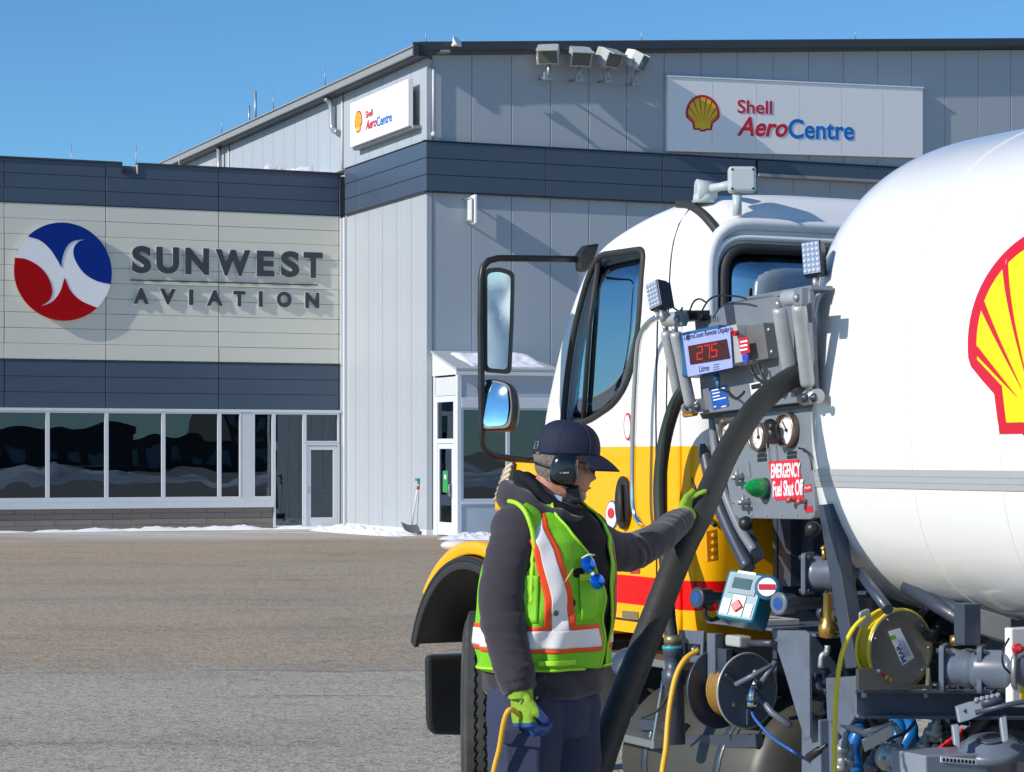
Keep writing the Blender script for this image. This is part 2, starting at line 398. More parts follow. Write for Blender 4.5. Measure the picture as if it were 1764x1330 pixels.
d.build('door_frame', M_alu, low)
d = MB(); a0, a1 = s0 + .06, s1 - .06
for a, b, c, e in ((a0, a0 + .10, .02, 1.99), (a1 - .10, a1, .02, 1.99), (a0 + .10, a1 - .10, .02, .26), (a0 + .10, a1 - .10, 1.89, 1.99)): bbox_(d, a, b, -.02, .035, c, e)
door = d.build('door', M_alu, low, bevel=.004)
d = MB(); bbox_(d, a0 + .09, a1 - .09, 0, .006, .25, 1.9); d.build('pane', M_wpane, door)
d = MB(); bbox_(d, a0 + .1, a1 - .1, -.05, -.015, .9, .95); d.build('push_bar', M_alu, door)
d = MB(); bbox_(d, a0 + .03, a0 + .07, .035, .07, .85, 1.0); d.build('handle', M_galv, door)
# block base
base_end = low_s(471)
zrow = [0, .13, .27, .405, .515]
bi = 0
blk = {}
for r in range(4):
    x = SL + (0 if r % 2 else -.45)
    while x < base_end:
        w_ = .9
        a, b = max(x, SL) + .005, min(x + w_, base_end) - .005
        if b - a > .05:
            key = (round(b - a, 3), r)
            if key not in blk:
                q = MB(); bbox_(q, 0, b - a, -.1, 0, zrow[r] + .005, zrow[r + 1] - .003); o = q.build('block', M_block, None, bevel=.004, bseg=1)
                # local copy anchored at s=0
                blk[key] = o; o.parent = low; o.location = bw * a + bn * random.uniform(-.002, .002) - low.location
            else:
                stamp(blk[key], low, bw * a + bn * random.uniform(-.002, .002) - low.location)
        x += w_
m = MB(); bbox_(m, SL, base_end - .02, -.12, -.02, 0, .519); m.build('mortar_core', M_block, low)
# dark rooms behind the glass, with braces and a far wall
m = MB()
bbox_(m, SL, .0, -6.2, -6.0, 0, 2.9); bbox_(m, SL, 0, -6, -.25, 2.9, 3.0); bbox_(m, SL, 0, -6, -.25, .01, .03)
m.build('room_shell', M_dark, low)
M_inside = mat('pale_stair_steel', (.85, .87, .9), .6)
m = MB()
def beam(a, b, t): 
    a, b = B(*a), B(*b); m.tube([a, b], t, 4)
beam((low_s(438), -.3, .85), (low_s(528), -.3, 2.7), .06)
beam((low_s(137), -.3, 1.5), (low_s(183), -.3, .75), .045)
beam((low_s(88), -.3, 1.52), (low_s(276), -.3, 1.50), .018)
m.build('stair_stringer', M_inside, low)
m = MB(); bbox_(m, low_s(478), low_s(518), -3.0, -2.9, .03, 2.6); m.build('inner_door', mat('grey_inner_door', (.28, .3, .32), .6), low)
# things on the roof
def rod(parent, p, h=.55):
    q = MB(); q.tube([p, p + Z * h], [.016, .006], 6); q.build('lightning_rod', M_galv, parent)
rod(low, B(low_s(147), -1.5, 8.42), .75); rod(low, B(low_s(236.5), -.1, 8.42), .6); rod(low, B(low_s(331), -1.2, 8.42), .7)
m = MB(); m.lathe(B(low_s(168) , -1.6, 8.42), Z, [(0, .14), (.22, .14), (.225, .25), (.27, .27), (.33, .2), (.36, .0)], 24); m.build('roof_vent', M_galv, low)
m = MB(); bbox_(m, -.42, -.1, -.5, -.3, 8.42, 8.62); m.build('roof_box', M_roof, low)

# ------------------------------------------------------------------ hangar
hg = empty('hangar', B(12, -8, 0), 'tall silver hangar with vertical cladding, navy band and dark roof edge', 'hangar')
HB, HF, HE = -26.0, LQ, 34.0        # back, front, right end
def ztop(s): return 10.58 + .076 * max(0, s) if s < 17 else 10.58 + .076 * 17 - .076 * (s - 17)
# backing
m = MB()
for (s0, s1, q0, q1) in ((.06, .12, HB, HF - .06), (HE - .1, HE, HB, HF - .06)):
    bbox_(m, s0, s1, q0, q1, 0, 10.4)
m.prism([B(.12, HF - .12, 0), B(HE - .1, HF - .12, 0), B(HE - .1, HF - .12, ztop(HE)), B(17, HF - .12, ztop(17) - .05), B(.12, HF - .12, ztop(0) - .1)], bn * .05)
m.build('wall_core', M_seaml, hg)
# side wall panels (facing left)
pw = .95
protos = {}
def vpanel_side(q0, q1, z0, z1, name='wall_panel', mt=None):
    key = (round(q1 - q0, 3), z0, z1)
    if key in protos: return stamp(protos[key], hg, protos[key].location + bn * (q0 - protos[key]['q0']))
    g_ = .0035; poly = [(q0 + g_, 0), (q0 + g_ + .012, -.03), ((q0 + q1) / 2 - .02, -.03), ((q0 + q1) / 2, -.024), ((q0 + q1) / 2 + .02, -.03), (q1 - g_ - .012, -.03), (q1 - g_, 0)]
    m = MB(); pts = [B(y, x, z0) for (x, y) in poly] + [B(.06, q1 - g_, z0), B(.06, q0 + g_, z0)]
    m.prism(pts, Z * (z1 - z0)); o = m.build(name, mt or M_panel, hg); protos[key] = o; o['q0'] = q0; return o
q = HF
while q > HB:
    a = max(q - pw, HB)
    vpanel_side(a, q, 8.70, 10.52); 
    if a > -.8: vpanel_side(a, q, .12, 7.56)
    q -= pw
# front wall panels
t_door = front_s(1303)
fprot = {}
def vpanel_front(s0, s1, z0, z1):
    g_ = .004; m = MB(); c = (s0 + s1) / 2
    if isinstance(z1, tuple): za, zb_ = z1
    else: za = zb_ = z1
    key = (z0, z1) if not isinstance(z1, tuple) else None
    if key in fprot: return stamp(fprot[key], hg, fprot[key].location + bw * (s0 - fprot[key]['s0']))
    prof = [(s0 + g_, HF - .06), (s0 + g_, HF - .012), (s0 + g_ + .012, HF), (s1 - g_ - .012, HF), (s1 - g_, HF - .012), (s1 - g_, HF - .06)]
    top = lambda s: za + (zb_ - za) * (s - s0) / (s1 - s0)
    n = len(prof); vs = [B(s, q_, z0) for s, q_ in prof] + [B(s, q_, top(s)) for s, q_ in prof]
    fs = [list(range(n)), list(range(n, 2 * n))] + [(i, (i + 1) % n, n + (i + 1) % n, n + i) for i in range(n)]
    m.add(vs, fs, False); o = m.build('wall_panel', M_panel, hg); o['s0'] = s0
    if key: fprot[key] = o
    return o
s = .10
while s < HE - .3:
    e = s + .955
    if abs(s) < 17: pass
    vpanel_front(s, e, 8.70, (ztop(s), ztop(e)))
    if e < t_door + .3: vpanel_front(s, e, .12, 7.56)
    s = e
# corner post
m = MB(); bbox_(m, -.035, .098, HF - .09, HF + .015, .12, 7.56); bbox_(m, -.035, .098, HF - .09, HF + .015, 8.70, 10.5); m.build('corner_trim', M_panel, hg, bevel=.01)
m = MB(); bbox_(m, -.04, t_door, HF - .05, HF + .03, 0, .12); bbox_(m, -.04, .06, -.0, HF - .05, 0, .12); m.build('base_flashing', M_trim, hg)
# joint post between the two buildings
m = MB(); bbox_(m, -.10, -.035, -.03, .10, 0, 7.52); m.build('downpipe_cover', M_trim, hg, bevel=.01)
m = MB(); bbox_(m, -.155, -.101, -.05, .03, 0, 7.5); bbox_(m, -.034, -.004, -.03, .04, 0, 7.5); m.build('corner_trim', M_trim, hg)
# navy band, three courses, proud of the wall
def band(p0, p1, nrm, z0, z1, rows, splits):
    h = (z1 - z0) / rows
    L_ = (p1 - p0).length; d = (p1 - p0).normalized()
    for a, b in zip(splits[:-1], splits[1:]):
        for r in range(rows):
            m = MB(); m.box(p0 + d * ((a + b) / 2) + nrm * .03 + Z * (z0 + h * (r + .5)), d * ((b - a) / 2 - .006), nrm * .05, Z * (h / 2 - .006))
            m.build('navy_panel', M_navy, hg, bevel=.006, bseg=1)
fs_ = [0, 2.93 , 5.93, t_door - .0]
band(B(0, HF, 0) - bw * .07, B(HE, HF, 0), bn, 7.58, 8.68, 3, [0.0] + [front_s(943), front_s(1144), t_door])
m_end = t_door
h3 = 1.10 / 3
for r in range(1):
    xs = [t_door, t_door + 3, t_door + 6.2, t_door + 9.4, t_door + 12.6, HE]
    for a, b in zip(xs[:-1], xs[1:]):
        m = MB(); bbox_(m, a + .006, b - .006, HF - .02, HF + .08, 8.37, 8.674); m.build('navy_panel', M_navy, hg, bevel=.006, bseg=1)
band(B(0, 0.1, 0), B(0, HF, 0), -bw, 7.58, 8.68, 3, [0, 1.05, 3.45, HF - .1 + .08])
m = MB(); bbox_(m, -.12, HE, HF + .0, HF + .10, 8.685, 8.705); bbox_(m, -.12, t_door, HF - .02, HF + .09, 7.555, 7.575)
bbox_(m, -.10, -.0, .1, HF, 8.686, 8.70); bbox_(m, -.09, -.02, .1, HF, 7.556, 7.574)
m.build('band_flashing', M_roof, hg)
# big sliding door area right of the band, set back
m = MB(); bbox_(m, t_door, HE, HF - .06, HF + .14, 8.29, 8.36); m.build('door_rail', M_gutter, hg)
s = t_door + .02
while s < HE - 1:
    m = MB(); bbox_(m, s + .01, s + 1.0, HF - .14, HF - .05, .1, 8.29); m.build('door_panel', mat('grey_door_cladding', (.38, .41, .45), .5), hg, bevel=.01, bseg=1); s += 1.0
# roof: slopes and edges
m = MB()
for s0, s1 in ((-.35, 17.0), (17.0, HE + .3)):
    a = [B(s0, HB, ztop(max(0, s0)) + .02), B(s1, HB, ztop(s1) + .02), B(s1, HF + .25, ztop(s1) + .02), B(s0, HF + .25, ztop(max(0, s0)) + .02)]
    m.prism(a, Z * .06)
m.build('roof', M_roof, hg)
m = MB()   # front edge, dark
m.prism([B(-.32, HF + .18, 10.60), B(17, HF + .18, ztop(17) + .03), B(17, HF + .18, ztop(17) + .25), B(-.32, HF + .18, 10.82)], bn * .12)
m.prism([B(17, HF + .18, ztop(17) + .03), B(HE, HF + .18, ztop(HE) + .03), B(HE, HF + .18, ztop(HE) + .25), B(17, HF + .18, ztop(17) + .25)], bn * .12)
m.build('roof_edge', M_roof, hg, bevel=.03)
m = MB(); bbox_(m, -.34, -.03, HB, HF + .2, 10.52, 10.56); m.build('soffit', M_roof, hg)
m = MB(); bbox_(m, -.42, -.345, HB, HF + .24, 10.54, 10.72); bbox_(m, -.46, -.42, HB, HF + .24, 10.70, 10.74); bbox_(m, -.344, -.1, HB, HF + .24, 10.74, 10.80); m.build('gutter', M_gutter, hg, bevel=.012)
m = MB(); bbox_(m, -.45, -.33, HF + .25, HF + .32, 10.50, 10.80); m.build('gutter_end', M_roof, hg)
# downpipes and conduit
def sideq(px): h = pl_side.hit(px, 300); return (h - BO).dot(bn)
q1_ = sideq(581); m = MB()
m.tube(bez([B(-.30, q1_, 10.5), B(-.16, q1_, 10.35), B(-.14, q1_, 9.95), B(-.13, q1_ + .05, 9.75), B(-.10, q1_ + .35, 9.62)], 5), .075, 12)
m.build('downpipe', M_galv, hg)
q2_ = sideq(389); m = MB(); m.tube([B(-.2, q2_, 10.52), B(-.18, q2_, 8.7)], .075, 10); m.build('downpipe', M_galv, hg)
for pq in (q1_ + .55, q2_ + .5): m = MB(); m.tube([B(-.06, pq, 10.5), B(-.06, pq, 9.6 if pq > 0 else 8.7)], .025, 6); m.build('conduit', M_trim, hg)
s_c = front_s(745); m = MB(); m.tube([B(s_c, HF + .06, 10.4), B(s_c, HF + .06, 8.85)], .028, 8); m.ball(B(s_c, HF + .07, 8.84), .06, 8); m.build('conduit', M_trim, hg)
m = MB(); s_j = front_s(757); bbox_(m, s_j - .1, s_j + .15, HF + .02, HF + .3, 10.62, 10.78); m.build('junction_box', M_galv, hg, bevel=.02)
m = MB(); m.lathe(B(front_s(768), HF + .38, 10.76), Vector((.5, -.3, .35)), [(0, .03), (.06, .05), (.16, .14), (.17, .13)], 16); m.build('horn_speaker', M_white, hg)
for px in (731, 1102, 1470): rod(hg, B(front_s(px), HF + .1, ztop(max(0, front_s(px))) + .2), .38)
for px in (580, 490, 400): rod(hg, B(-.3, sideq(px), 10.78), .5)
qa = sideq(434)
m = MB(); m.tube([B(.1, qa, 10.7), B(.1, qa, 11.75)], .035, 6); m.tube([B(.1, qa - .6, 10.7), B(.1, qa - .6, 11.45)], .03, 6); m.build('roof_antenna', M_galv, hg)
# wall plate behind the dark band of the front left (small plate)

# ------------------------------------------------------------------ snow on roofs and ground
def snow_lump(name, c, ax, ay, h, seed, label=None, n=26, p=.75):
    m = MB(); ax, ay = Vector(ax), Vector(ay)
    def fn(u, v):
        r = math.hypot(u, v); e = 1 + .35 * noise.noise(Vector((math.atan2(v, u) * 1.3, seed, 0)))
        hh = max(0, 1 - (r / e) ** 2) ** p * h * (.75 + .6 * noise.noise(Vector((u * 2.5 + seed, v * 2.5, 1))) + .7 * noise.noise(Vector((u * 8 + seed, v * 8, 3))) + .4 * noise.noise(Vector((u * 19 + seed, v * 19, 7))))
        return Vector(c) + ax * u + ay * v + Z * (hh - .012)
    us = [-1.35 + 2.7 * i / n for i in range(n + 1)]; m.grid(fn, us, us)
    z0_ = Vector(c).z - .010; ok = [f for f in range(len(m.f)) if max(m.v[i].z for i in m.f[f]) > z0_]; m.f = [m.f[f] for f in ok]; m.m = [0] * len(ok); m.sm = [True] * len(ok)
    o = m.build(name, M_snow); o['kind'] = 'stuff'
    if label: o['label'] = label
    return o
snow_lump('snow', B(low_s(530), -1.5, 8.42), bw * 1.6, bn * .8, .48, 3, 'snow drift lying on the low roof beside the hangar')
snow_lump('snow', B(-4.6, -1.2, 8.42), bw * 3.8, bn * .5, .26, 5, 'thin snow strip along the low roof edge')
snow_lump('snow', B(-.75, 3.2, 0), bw * .7, bn * 2.9, .15, 9, 'snow bank along the foot of the pale side wall', 60)
snow_lump('snow', B(.3, LQ + 2.6, 0), bw * 1.1, bn * .9, .14, 12, 'small snow heap on the asphalt in front of the glass porch', 50)
snow_lump('snow', B(2.9, LQ + 2.7, 0), bw * 1.1, bn * .6, .13, 14, 'flat snow scrap on the asphalt before the porch')
for i, (ss, w_, h_) in enumerate(((-2.9, 1.2, .10), (-4.6, 1.4, .10), (-6.5, 1.4, .08), (-9.2, 1.4, .08), (-1.2, .9, .08))):
    snow_lump('snow', B(ss, .28, 0), bw * w_, bn * .22, h_, 20 + i, 'crusts of snow at the foot of the block base')
# ================================================================== glass entrance porch
def BV(s, q, z): return B(s, LQ + q, z)
po = empty('entrance_porch', BV(1.2, .7, 0), 'small glazed entrance porch with snow on its sloping roof against the hangar front', 'porch')
PS0, PS1, PQ = .12, 2.46, 1.45
def pbox(m, s0, s1, q0, q1, z0, z1): return bbox_(m, s0, s1, LQ + q0, LQ + q1, z0, z1)
m = MB(); pbox(m, PS0 + .02, PS1 - .02, PQ - .06, PQ, 3.0, 3.52); pbox(m, PS0 + .02, PS1 - .02, PQ - .06, PQ, .02, .72); pbox(m, PS1 - .06, PS1 - .02, .02, PQ - .06, .02, 3.5)
m.build('infill_panel', mat('porch_grey_panel', (.50, .54, .60), .45), po)
m = MB()
for a, b in ((PS0, PS0 + .10), (PS1 - .10, PS1)): pbox(m, a, b, PQ - .09, PQ + .02, 0, 3.55)
pbox(m, PS0 + .1, PS1 - .1, PQ - .03, PQ + .025, 2.78, 3.0); pbox(m, PS0 + .1, PS1 - .1, PQ - .03, PQ + .025, .70, .78); pbox(m, PS0 + .1, PS1 - .1, PQ - .03, PQ + .03, 3.48, 3.56)
pbox(m, PS0, PS0 + .06, .02, .12, 0, 3.9)
m.build('frame', M_alu, po, bevel=.006)
mid = front_s(866) + .02
def pwin(s0, s1, z0, z1):
    f = MB(); fw = .035
    for a, b, c, d in ((s0, s0 + fw, z0, z1), (s1 - fw, s1, z0, z1), (s0 + fw, s1 - fw, z0, z0 + fw), (s0 + fw, s1 - fw, z1 - fw, z1)): pbox(f, a, b, PQ - .05, PQ + .012, c, d)
    fr = f.build('window', M_alu, po); p = MB(); pbox(p, s0 + fw, s1 - fw, PQ - .03, PQ - .022, z0 + fw, z1 - fw); p.build('pane', M_wpane, fr)
pwin(PS0 + .11, 1.30, .785, 2.775); pwin(1.31, PS1 - .11, .785, 2.775)
# left side: door, transom and spandrel
m = MB()
for q0, q1, z0, z1 in ((.12, .26, .0, 3.05), (PQ - .22, PQ - .09, 0, 3.05), (.26, PQ - .22, 2.02, 2.12), (.26, PQ - .22, 2.92, 3.05)): pbox(m, PS0, PS0 + .06, q0, q1, z0, z1)
m.build('door_frame', M_alu, po)
m = MB(); pbox(m, PS0 + .01, PS0 + .05, .14, PQ - .1, 3.06, 3.46); m.build('spandrel', M_trim, po)
m = MB(); pbox(m, PS0 + .025, PS0 + .031, .26, PQ - .22, 2.12, 2.92); m.build('pane', M_wpane, po)
m = MB()
for q0, q1, z0, z1 in ((.27, .38, .02, 2.01), (PQ - .33, PQ - .23, .02, 2.01), (.38, PQ - .33, .02, .30), (.38, PQ - .33, 1.90, 2.01)): pbox(m, PS0 + .005, PS0 + .045, q0, q1, z0, z1)
dr = m.build('door', M_alu, po)
m = MB(); pbox(m, PS0 + .02, PS0 + .026, .38, PQ - .33, .30, 1.9); m.build('pane', M_wpane, dr)
m = MB(); m.tube([BV(PS0 - .0, PQ - .30, .88), BV(PS0 - .07, PQ - .30, .88), BV(PS0 - .07, PQ - .30, 1.12), BV(PS0, PQ - .30, 1.12)], .014, 8); m.build('handle', M_galv, dr)
m = MB(); pbox(m, PS0 + .018, PS0 + .0195, .55, .85, .95, 1.42); m.build('notice', mat('green_notice', (.04, .32, .09), .5), dr)
m = MB(); pbox(m, PS0 + .016, PS0 + .0175, .66, .76, 1.24, 1.33); m.build('notice', M_white, dr)
# roof: hipped, snow on it
za, zb_ = 3.58, 4.02
e = .06
A = BV(PS0 - e, PQ + .10, za); Bp = BV(PS1 + .10, PQ + .10, za); C = BV(PS1 - .45, .02, zb_); D = BV(PS0 - e, .02, zb_); E_ = BV(PS1 + .10, .02, za)
m = MB(); m.prism([A, Bp, C, D], Z * .05); m.prism([Bp, E_, C], Z * .05); m.build('roof', mat('porch_roof_metal', (.45, .47, .5), .4), po)
m = MB(); m.prism([BV(PS0 - .02, PQ + .02, 3.5), BV(PS0 - .02, .02, 3.5), BV(PS0 - .02, .02, zb_ - .02), BV(PS0 - .02, PQ + .02, za - .01)], bw * .05); pbox(m, PS0 - e, PS1 + .1, PQ + .04, PQ + .11, za - .09, za - .01)
m.build('fascia', M_alu, po)
def fn(u, v):
    p = BV(PS0 + .28 + u * 1.95, PQ - .02 - v * 1.2, za + .035 + v * .395)
    ed = min(u, 1 - u, v, 1 - v) * 12; t = max(0, min(1, ed)) ** .5
    k = -.03 + t * (.085 + .05 * noise.noise(p * 1.6) + .02 * noise.noise(p * 7)); return p + Z * k
m = MB(); m.grid(fn, [i / 40 for i in range(41)], [i / 24 for i in range(25)]); o = m.build('snow_cover', M_snow, po)
m = MB(); pbox(m, PS0 + .1, PS1 - .1, .1, PQ - .12, .02, .04); pbox(m, PS0 + .1, PS1 - .1, .02, .04, .04, 3.4); m.build('porch_interior', M_dark, po)
m = MB(); pbox(m, 1.0, 1.9, PQ + .15, PQ + .7, .0, .035); tag(m.build('door_mat', mat('mat_rubber', (.03, .03, .03), .9)), 'dark doormat lying at the foot of the glazed porch', 'mat')

# ================================================================== round emblem and wall lettering on the low building
def wall_pt(px, py, off): return pl_low.hit(px, py, off)
em = empty('round_emblem_sign', wall_pt(109, 468, .1), 'round blue, white and red emblem with curved swooshes mounted on the beige wall', 'emblem')
c = wall_pt(109, 468, .12); rad = (wall_pt(193.5, 468, .12) - wall_pt(25, 468, .12)).length / 2
x2, y2 = bw, Z
m = MB(); m.lathe(c - bn * .06, bn, [(0, rad * .985), (.06, rad)], 96); m.build('disc', M_white, em)
m = MB(); m.lathe(c - bn * .118, bn, [(0, rad * .55), (.06, rad * .55)], 32); m.build('standoff', M_galv, em)
def arc(cx, cy, r, a0, a1, n=24): return [(cx + r * math.cos(R(a0 + (a1 - a0) * i / n)), cy + r * math.sin(R(a0 + (a1 - a0) * i / n))) for i in range(n + 1)]
def e2(px, py):  # zoomed picture coordinates of the emblem to unit disc
    return ((px - 312) / 240, -(py - 650) / 240)
def smooth(pts, n=8): return [(p.x, p.y) for p in catmull([Vector((a, b, 0)) for a, b in pts], n)]
def rim(a0, a1): return arc(0, 0, 1.0, a0, a1, 30)
def ang(px, py): x, y = e2(px, py); return math.degrees(math.atan2(y, x))
blue = smooth([e2(*p) for p in [(140, 485), (195, 500), (245, 540), (280, 590), (303, 630)]]) + smooth([e2(*p) for p in [(303, 630), (306, 590), (325, 535), (360, 500), (425, 487)]])[1:] \
     + smooth([e2(*p) for p in [(425, 487), (385, 503), (362, 540), (370, 590), (410, 650), (470, 688), (548, 705)]])[1:] + rim(ang(548, 705), ang(140, 485))[1:-1]
red = smooth([e2(*p) for p in [(76, 590), (130, 595), (190, 625), (235, 675), (258, 740), (245, 790), (202, 822)]]) + smooth([e2(*p) for p in [(202, 822), (255, 800), (295, 750), (318, 680)]])[1:] \
     + smooth([e2(*p) for p in [(318, 680), (350, 745), (400, 790), (480, 823)]])[1:] + rim(ang(480, 823), ang(76, 590) - 360)[1:-1]
for nm, poly, mt in (('blue_field', blue, mat('emblem_blue', (.002, .028, .24), .45, spec=.15)), ('red_field', red, mat('emblem_red', (.46, .0, .003), .45, spec=.15))):
    m = MB(); m.prism([c + x2 * (p[0] * rad) + y2 * (p[1] * rad) + bn * .003 for p in poly], bn * .006); m.build(nm, mt, em)
M_letter = mat('charcoal_letter', (.045, .052, .065), .45)
M_halo = mat('white_acrylic_edge', (.85, .84, .76), .5)
SX = 1 / 2.845
def wall_letters(word, boxes, name, label, depth=.062):
    root = empty(name, wall_pt((boxes[0][0] + boxes[-1][1]) * SX / 2, 240 + boxes[0][2] * SX, .05), label, 'lettering')
    for ch, (x0, x1, y0, y1) in zip(word, boxes):
        a = wall_pt(x0 * SX, 240 + y1 * SX, depth); b_ = wall_pt(x1 * SX, 240 + y1 * SX, depth); t = wall_pt(x0 * SX, 240 + y0 * SX, depth)
        w_ = (b_ - a).dot(bw); h_ = (t - a).z
        m = MB(); text_on(m, ch, a - bn * .03, bw, Z, w_, h_, bn, .03, bold=.042); lt = m.build('letter', M_letter, root)
        m = MB(); text_on(m, ch, a - bw * .022 - Z * .022 - bn * .045, bw, Z, w_ + .044, h_ + .044, bn, .015, bold=.055); m.build('halo', M_halo, lt)
    return root
up = [(648, 742, 520, 655), (768, 878, 526, 657), (910, 1025, 531, 660), (1058, 1228, 538, 666), (1260, 1345, 545, 670), (1378, 1468, 546, 674), (1490, 1582, 552, 677)]
r1 = wall_letters('SUNWEST', up, 'wall_lettering', 'large charcoal letters SUNWEST on the beige wall beside the round emblem')
lo = [(655, 730, 727, 805), (785, 862, 731, 808), (928, 948, 735, 811), (1015, 1092, 738, 814), (1145, 1203, 742, 817), (1270, 1288, 744, 820), (1358, 1430, 745, 822), (1498, 1565, 750, 826)]
r2 = wall_letters('AVIATION', lo, 'wall_lettering', 'smaller widely spaced charcoal letters AVIATION under the thin rule')
a, b_ = wall_pt(225, 482.3, .05), wall_pt(547.5, 491, .05)
m = MB(); m.box((a + b_) / 2, (b_ - a) / 2, bn * .02, Z * .014); tag(m.build('wall_rule', M_letter), 'thin charcoal rule between the two lines of wall lettering', 'sign rule')

# ================================================================== scallop emblem (drawn in unit coordinates: width 1, base at y=0)
def pecten():
    R0, c0 = .5, (0, .42)
    outer = [(-.27, .02), (-.305, .20), (-.40, .27), (-.475, .33)] + arc(0, .44, .5, 188, -8, 40) + [(.475, .33), (.40, .27), (.305, .20), (.27, .02), (.11, .02), (.07, -.02), (-.07, -.02), (-.11, .02)]
    inner = [(-.215, .07), (-.245, .235), (-.36, .315), (-.425, .36)] + arc(0, .44, .43, 186, -6, 40) + [(.425, .36), (.36, .315), (.245, .235), (.215, .07), (.095, .07), (.05, .035), (-.05, .035), (-.095, .07)]
    ribs = []
    for a_, l0 in ((143, 0), (127, 0), (111, 0), (97, 0), (83, 0), (69, 0), (53, 0), (37, 0)):
        ca, sa = math.cos(R(a_)), math.sin(R(a_)); o = (0, .08)
        # distance to the rim from (0,.08)
        bq = -2 * (.36) * sa; cq = .36 ** 2 - .435 ** 2; t = (-bq + math.sqrt(max(0, bq * bq - 4 * cq))) / 2
        l0 = .17; w0, w1 = .001, .019
        p0 = (ca * l0, .08 + sa * l0); p1 = (ca * t, .08 + sa * t)
        ribs.append([(p0[0] + sa * w0, p0[1] - ca * w0), (p1[0] + sa * w1, p1[1] - ca * w1), (p1[0] - sa * w1, p1[1] + ca * w1), (p0[0] - sa * w0, p0[1] + ca * w0)])
    return outer, inner, ribs
def flat_poly(m, poly, o, x, y, k, nrm, off, th=.002):
    m.prism([o + x * (p[0] * k) + y * (p[1] * k) + nrm * off for p in poly], nrm * th)
def scallop_on(parent, o, x, y, k, nrm):
    ou, inn, ribs = pecten()
    m = MB(); flat_poly(m, ou, o, x, y, k, nrm, .001); s_ = m.build('scallop_logo', M_red, parent)
    m = MB(); flat_poly(m, inn, o, x, y, k, nrm, .004); m.build('scallop_field', M_yellow, s_)
    m = MB()
    for r_ in ribs: flat_poly(m, r_, o, x, y, k, nrm, .007)
    m.build('scallop_rib', M_red, s_)

# sign on the hangar front
fs = empty('roof_sign', pl_front.hit(1368, 205, .1), 'long white sign on the hangar front beside the floodlights, red and blue lettering', 'sign')
pf = Plane(pl_front.hit(1368, 200, .14), bn)
c00, c10, c11, c01 = pf.hit(1150.5, 260), pf.hit(1590, 272.5), pf.hit(1590, 152.5), pf.hit(1150.5, 132.5)
SGX0, SGX1 = (c00 - BO).dot(bw), (c10 - BO).dot(bw); zlo, zhi = (c00.z + c10.z) / 2, (c01.z + c11.z) / 2

m = MB(); m.prism([B(SGX0, LQ + .01, c00.z), B(SGX1, LQ + .01, c10.z), B(SGX1, LQ + .01, c11.z), B(SGX0, LQ + .01, c01.z)], bn * .13); m.build('board', M_white, fs, bevel=.01)
for t_ in [i / 6 for i in range(1, 6)]:
    s_ = SGX0 + (SGX1 - SGX0) * t_; m = MB(); bbox_(m, s_ - .006, s_ + .006, LQ + .14, LQ + .1425, zlo + .10, zhi - .10); m.build('panel_joint', mat('sign_joint_grey', (.66, .66, .68), .5), fs)
m = MB(); m.prism([B(SGX0 - .02, LQ + .0, c01.z + .005), B(SGX1 + .02, LQ + .0, c11.z + .005), B(SGX1 + .02, LQ + .0, c11.z + .035), B(SGX0 - .02, LQ, c01.z + .035)], bn * .16); m.build('top_trim', M_white, fs)
pg = Plane(B(0, LQ + .144, 0), bn)
def text_px(parent, s_, x0, x1, yb, yt, mt, pl=pg, xv=bw, yv=Z, nv=bn, name='lettering', **kw):
    a = pl.hit(x0, yb); b_ = pl.hit(x1, yb); t = pl.hit(x0, yt); m = MB()
    dx = (b_ - a).dot(xv)
    text_on(m, s_, a, xv, yv, dx, (t - a).dot(yv), nv, .006, **kw); return m.build(name, mt, parent)
tilt = (pg.hit(1470, 240) - pg.hit(1270, 234)).normalized()
text_px(fs, 'Shell', 1270.5, 1330, 195, 171.5, M_red, bold=.012, xv=tilt)
text_px(fs, 'Aero', 1269.5, 1357, 234.0, 200.5, M_red, bold=.022, shear=.28, xv=tilt)
text_px(fs, 'Centre', 1358, 1471, 238.5, 204.5, M_blue, bold=.02, xv=tilt)
lp = pg.hit(1210.5, 225.5); scallop_on(fs, lp, tilt, Z, (pg.hit(1239.5, 200) - pg.hit(1181, 200)).length, bn)
# sign on the side wall
ps = Plane(B(-.32, 0, 0), -bw)
ss = empty('roof_sign', ps.hit(660, 200), 'small white sign on the pale side wall under the sloping gutter, red and blue lettering', 'sign')
hq = lambda px, py: (ps.hit(px, py) - BO).dot(bn)
a0, a1 = hq(603, 257), hq(703, 214); zb0, zt0 = ps.hit(603, 257).z, ps.hit(603, 180).z; zb1, zt1 = ps.hit(703, 214).z, ps.hit(703, 134).z
zB, zT = (zb0 + zb1) / 2, (zt0 + zt1) / 2
m = MB(); m.box(B(-.26, (a0 + a1) / 2, (zB + zT) / 2), bn * ((a1 - a0) / 2), bw * .06, Z * ((zT - zB) / 2)); m.build('board', M_white, ss, bevel=.01)
m = MB(); m.box(B(-.13, (a0 + a1) / 2, zB - .02), bn * ((a1 - a0) / 2 + .1), bw * .1, Z * .03); m.box(B(-.13, (a0 + a1) / 2, zT - .2), bn * ((a1 - a0) / 2 - .3), bw * .07, Z * .03); m.build('bracket', M_gutter, ss)
pss = Plane(B(-.324, 0, 0), -bw)
text_px(ss, 'Shell', 630, 642, 204, 192, M_red, pl=pss, xv=bn, nv=-bw, bold=.01)
text_px(ss, 'Aero', 630, 648.5, 225, 208, M_red, pl=pss, xv=bn, nv=-bw, bold=.02, shear=.25)
text_px(ss, 'Centre', 649, 675, 219, 202, M_blue, pl=pss, xv=bn, nv=-bw, bold=.015)
scallop_on(ss, pss.hit(617.5, 228), bn, Z, (pss.hit(624, 210) - pss.hit(611, 210)).length, -bw)

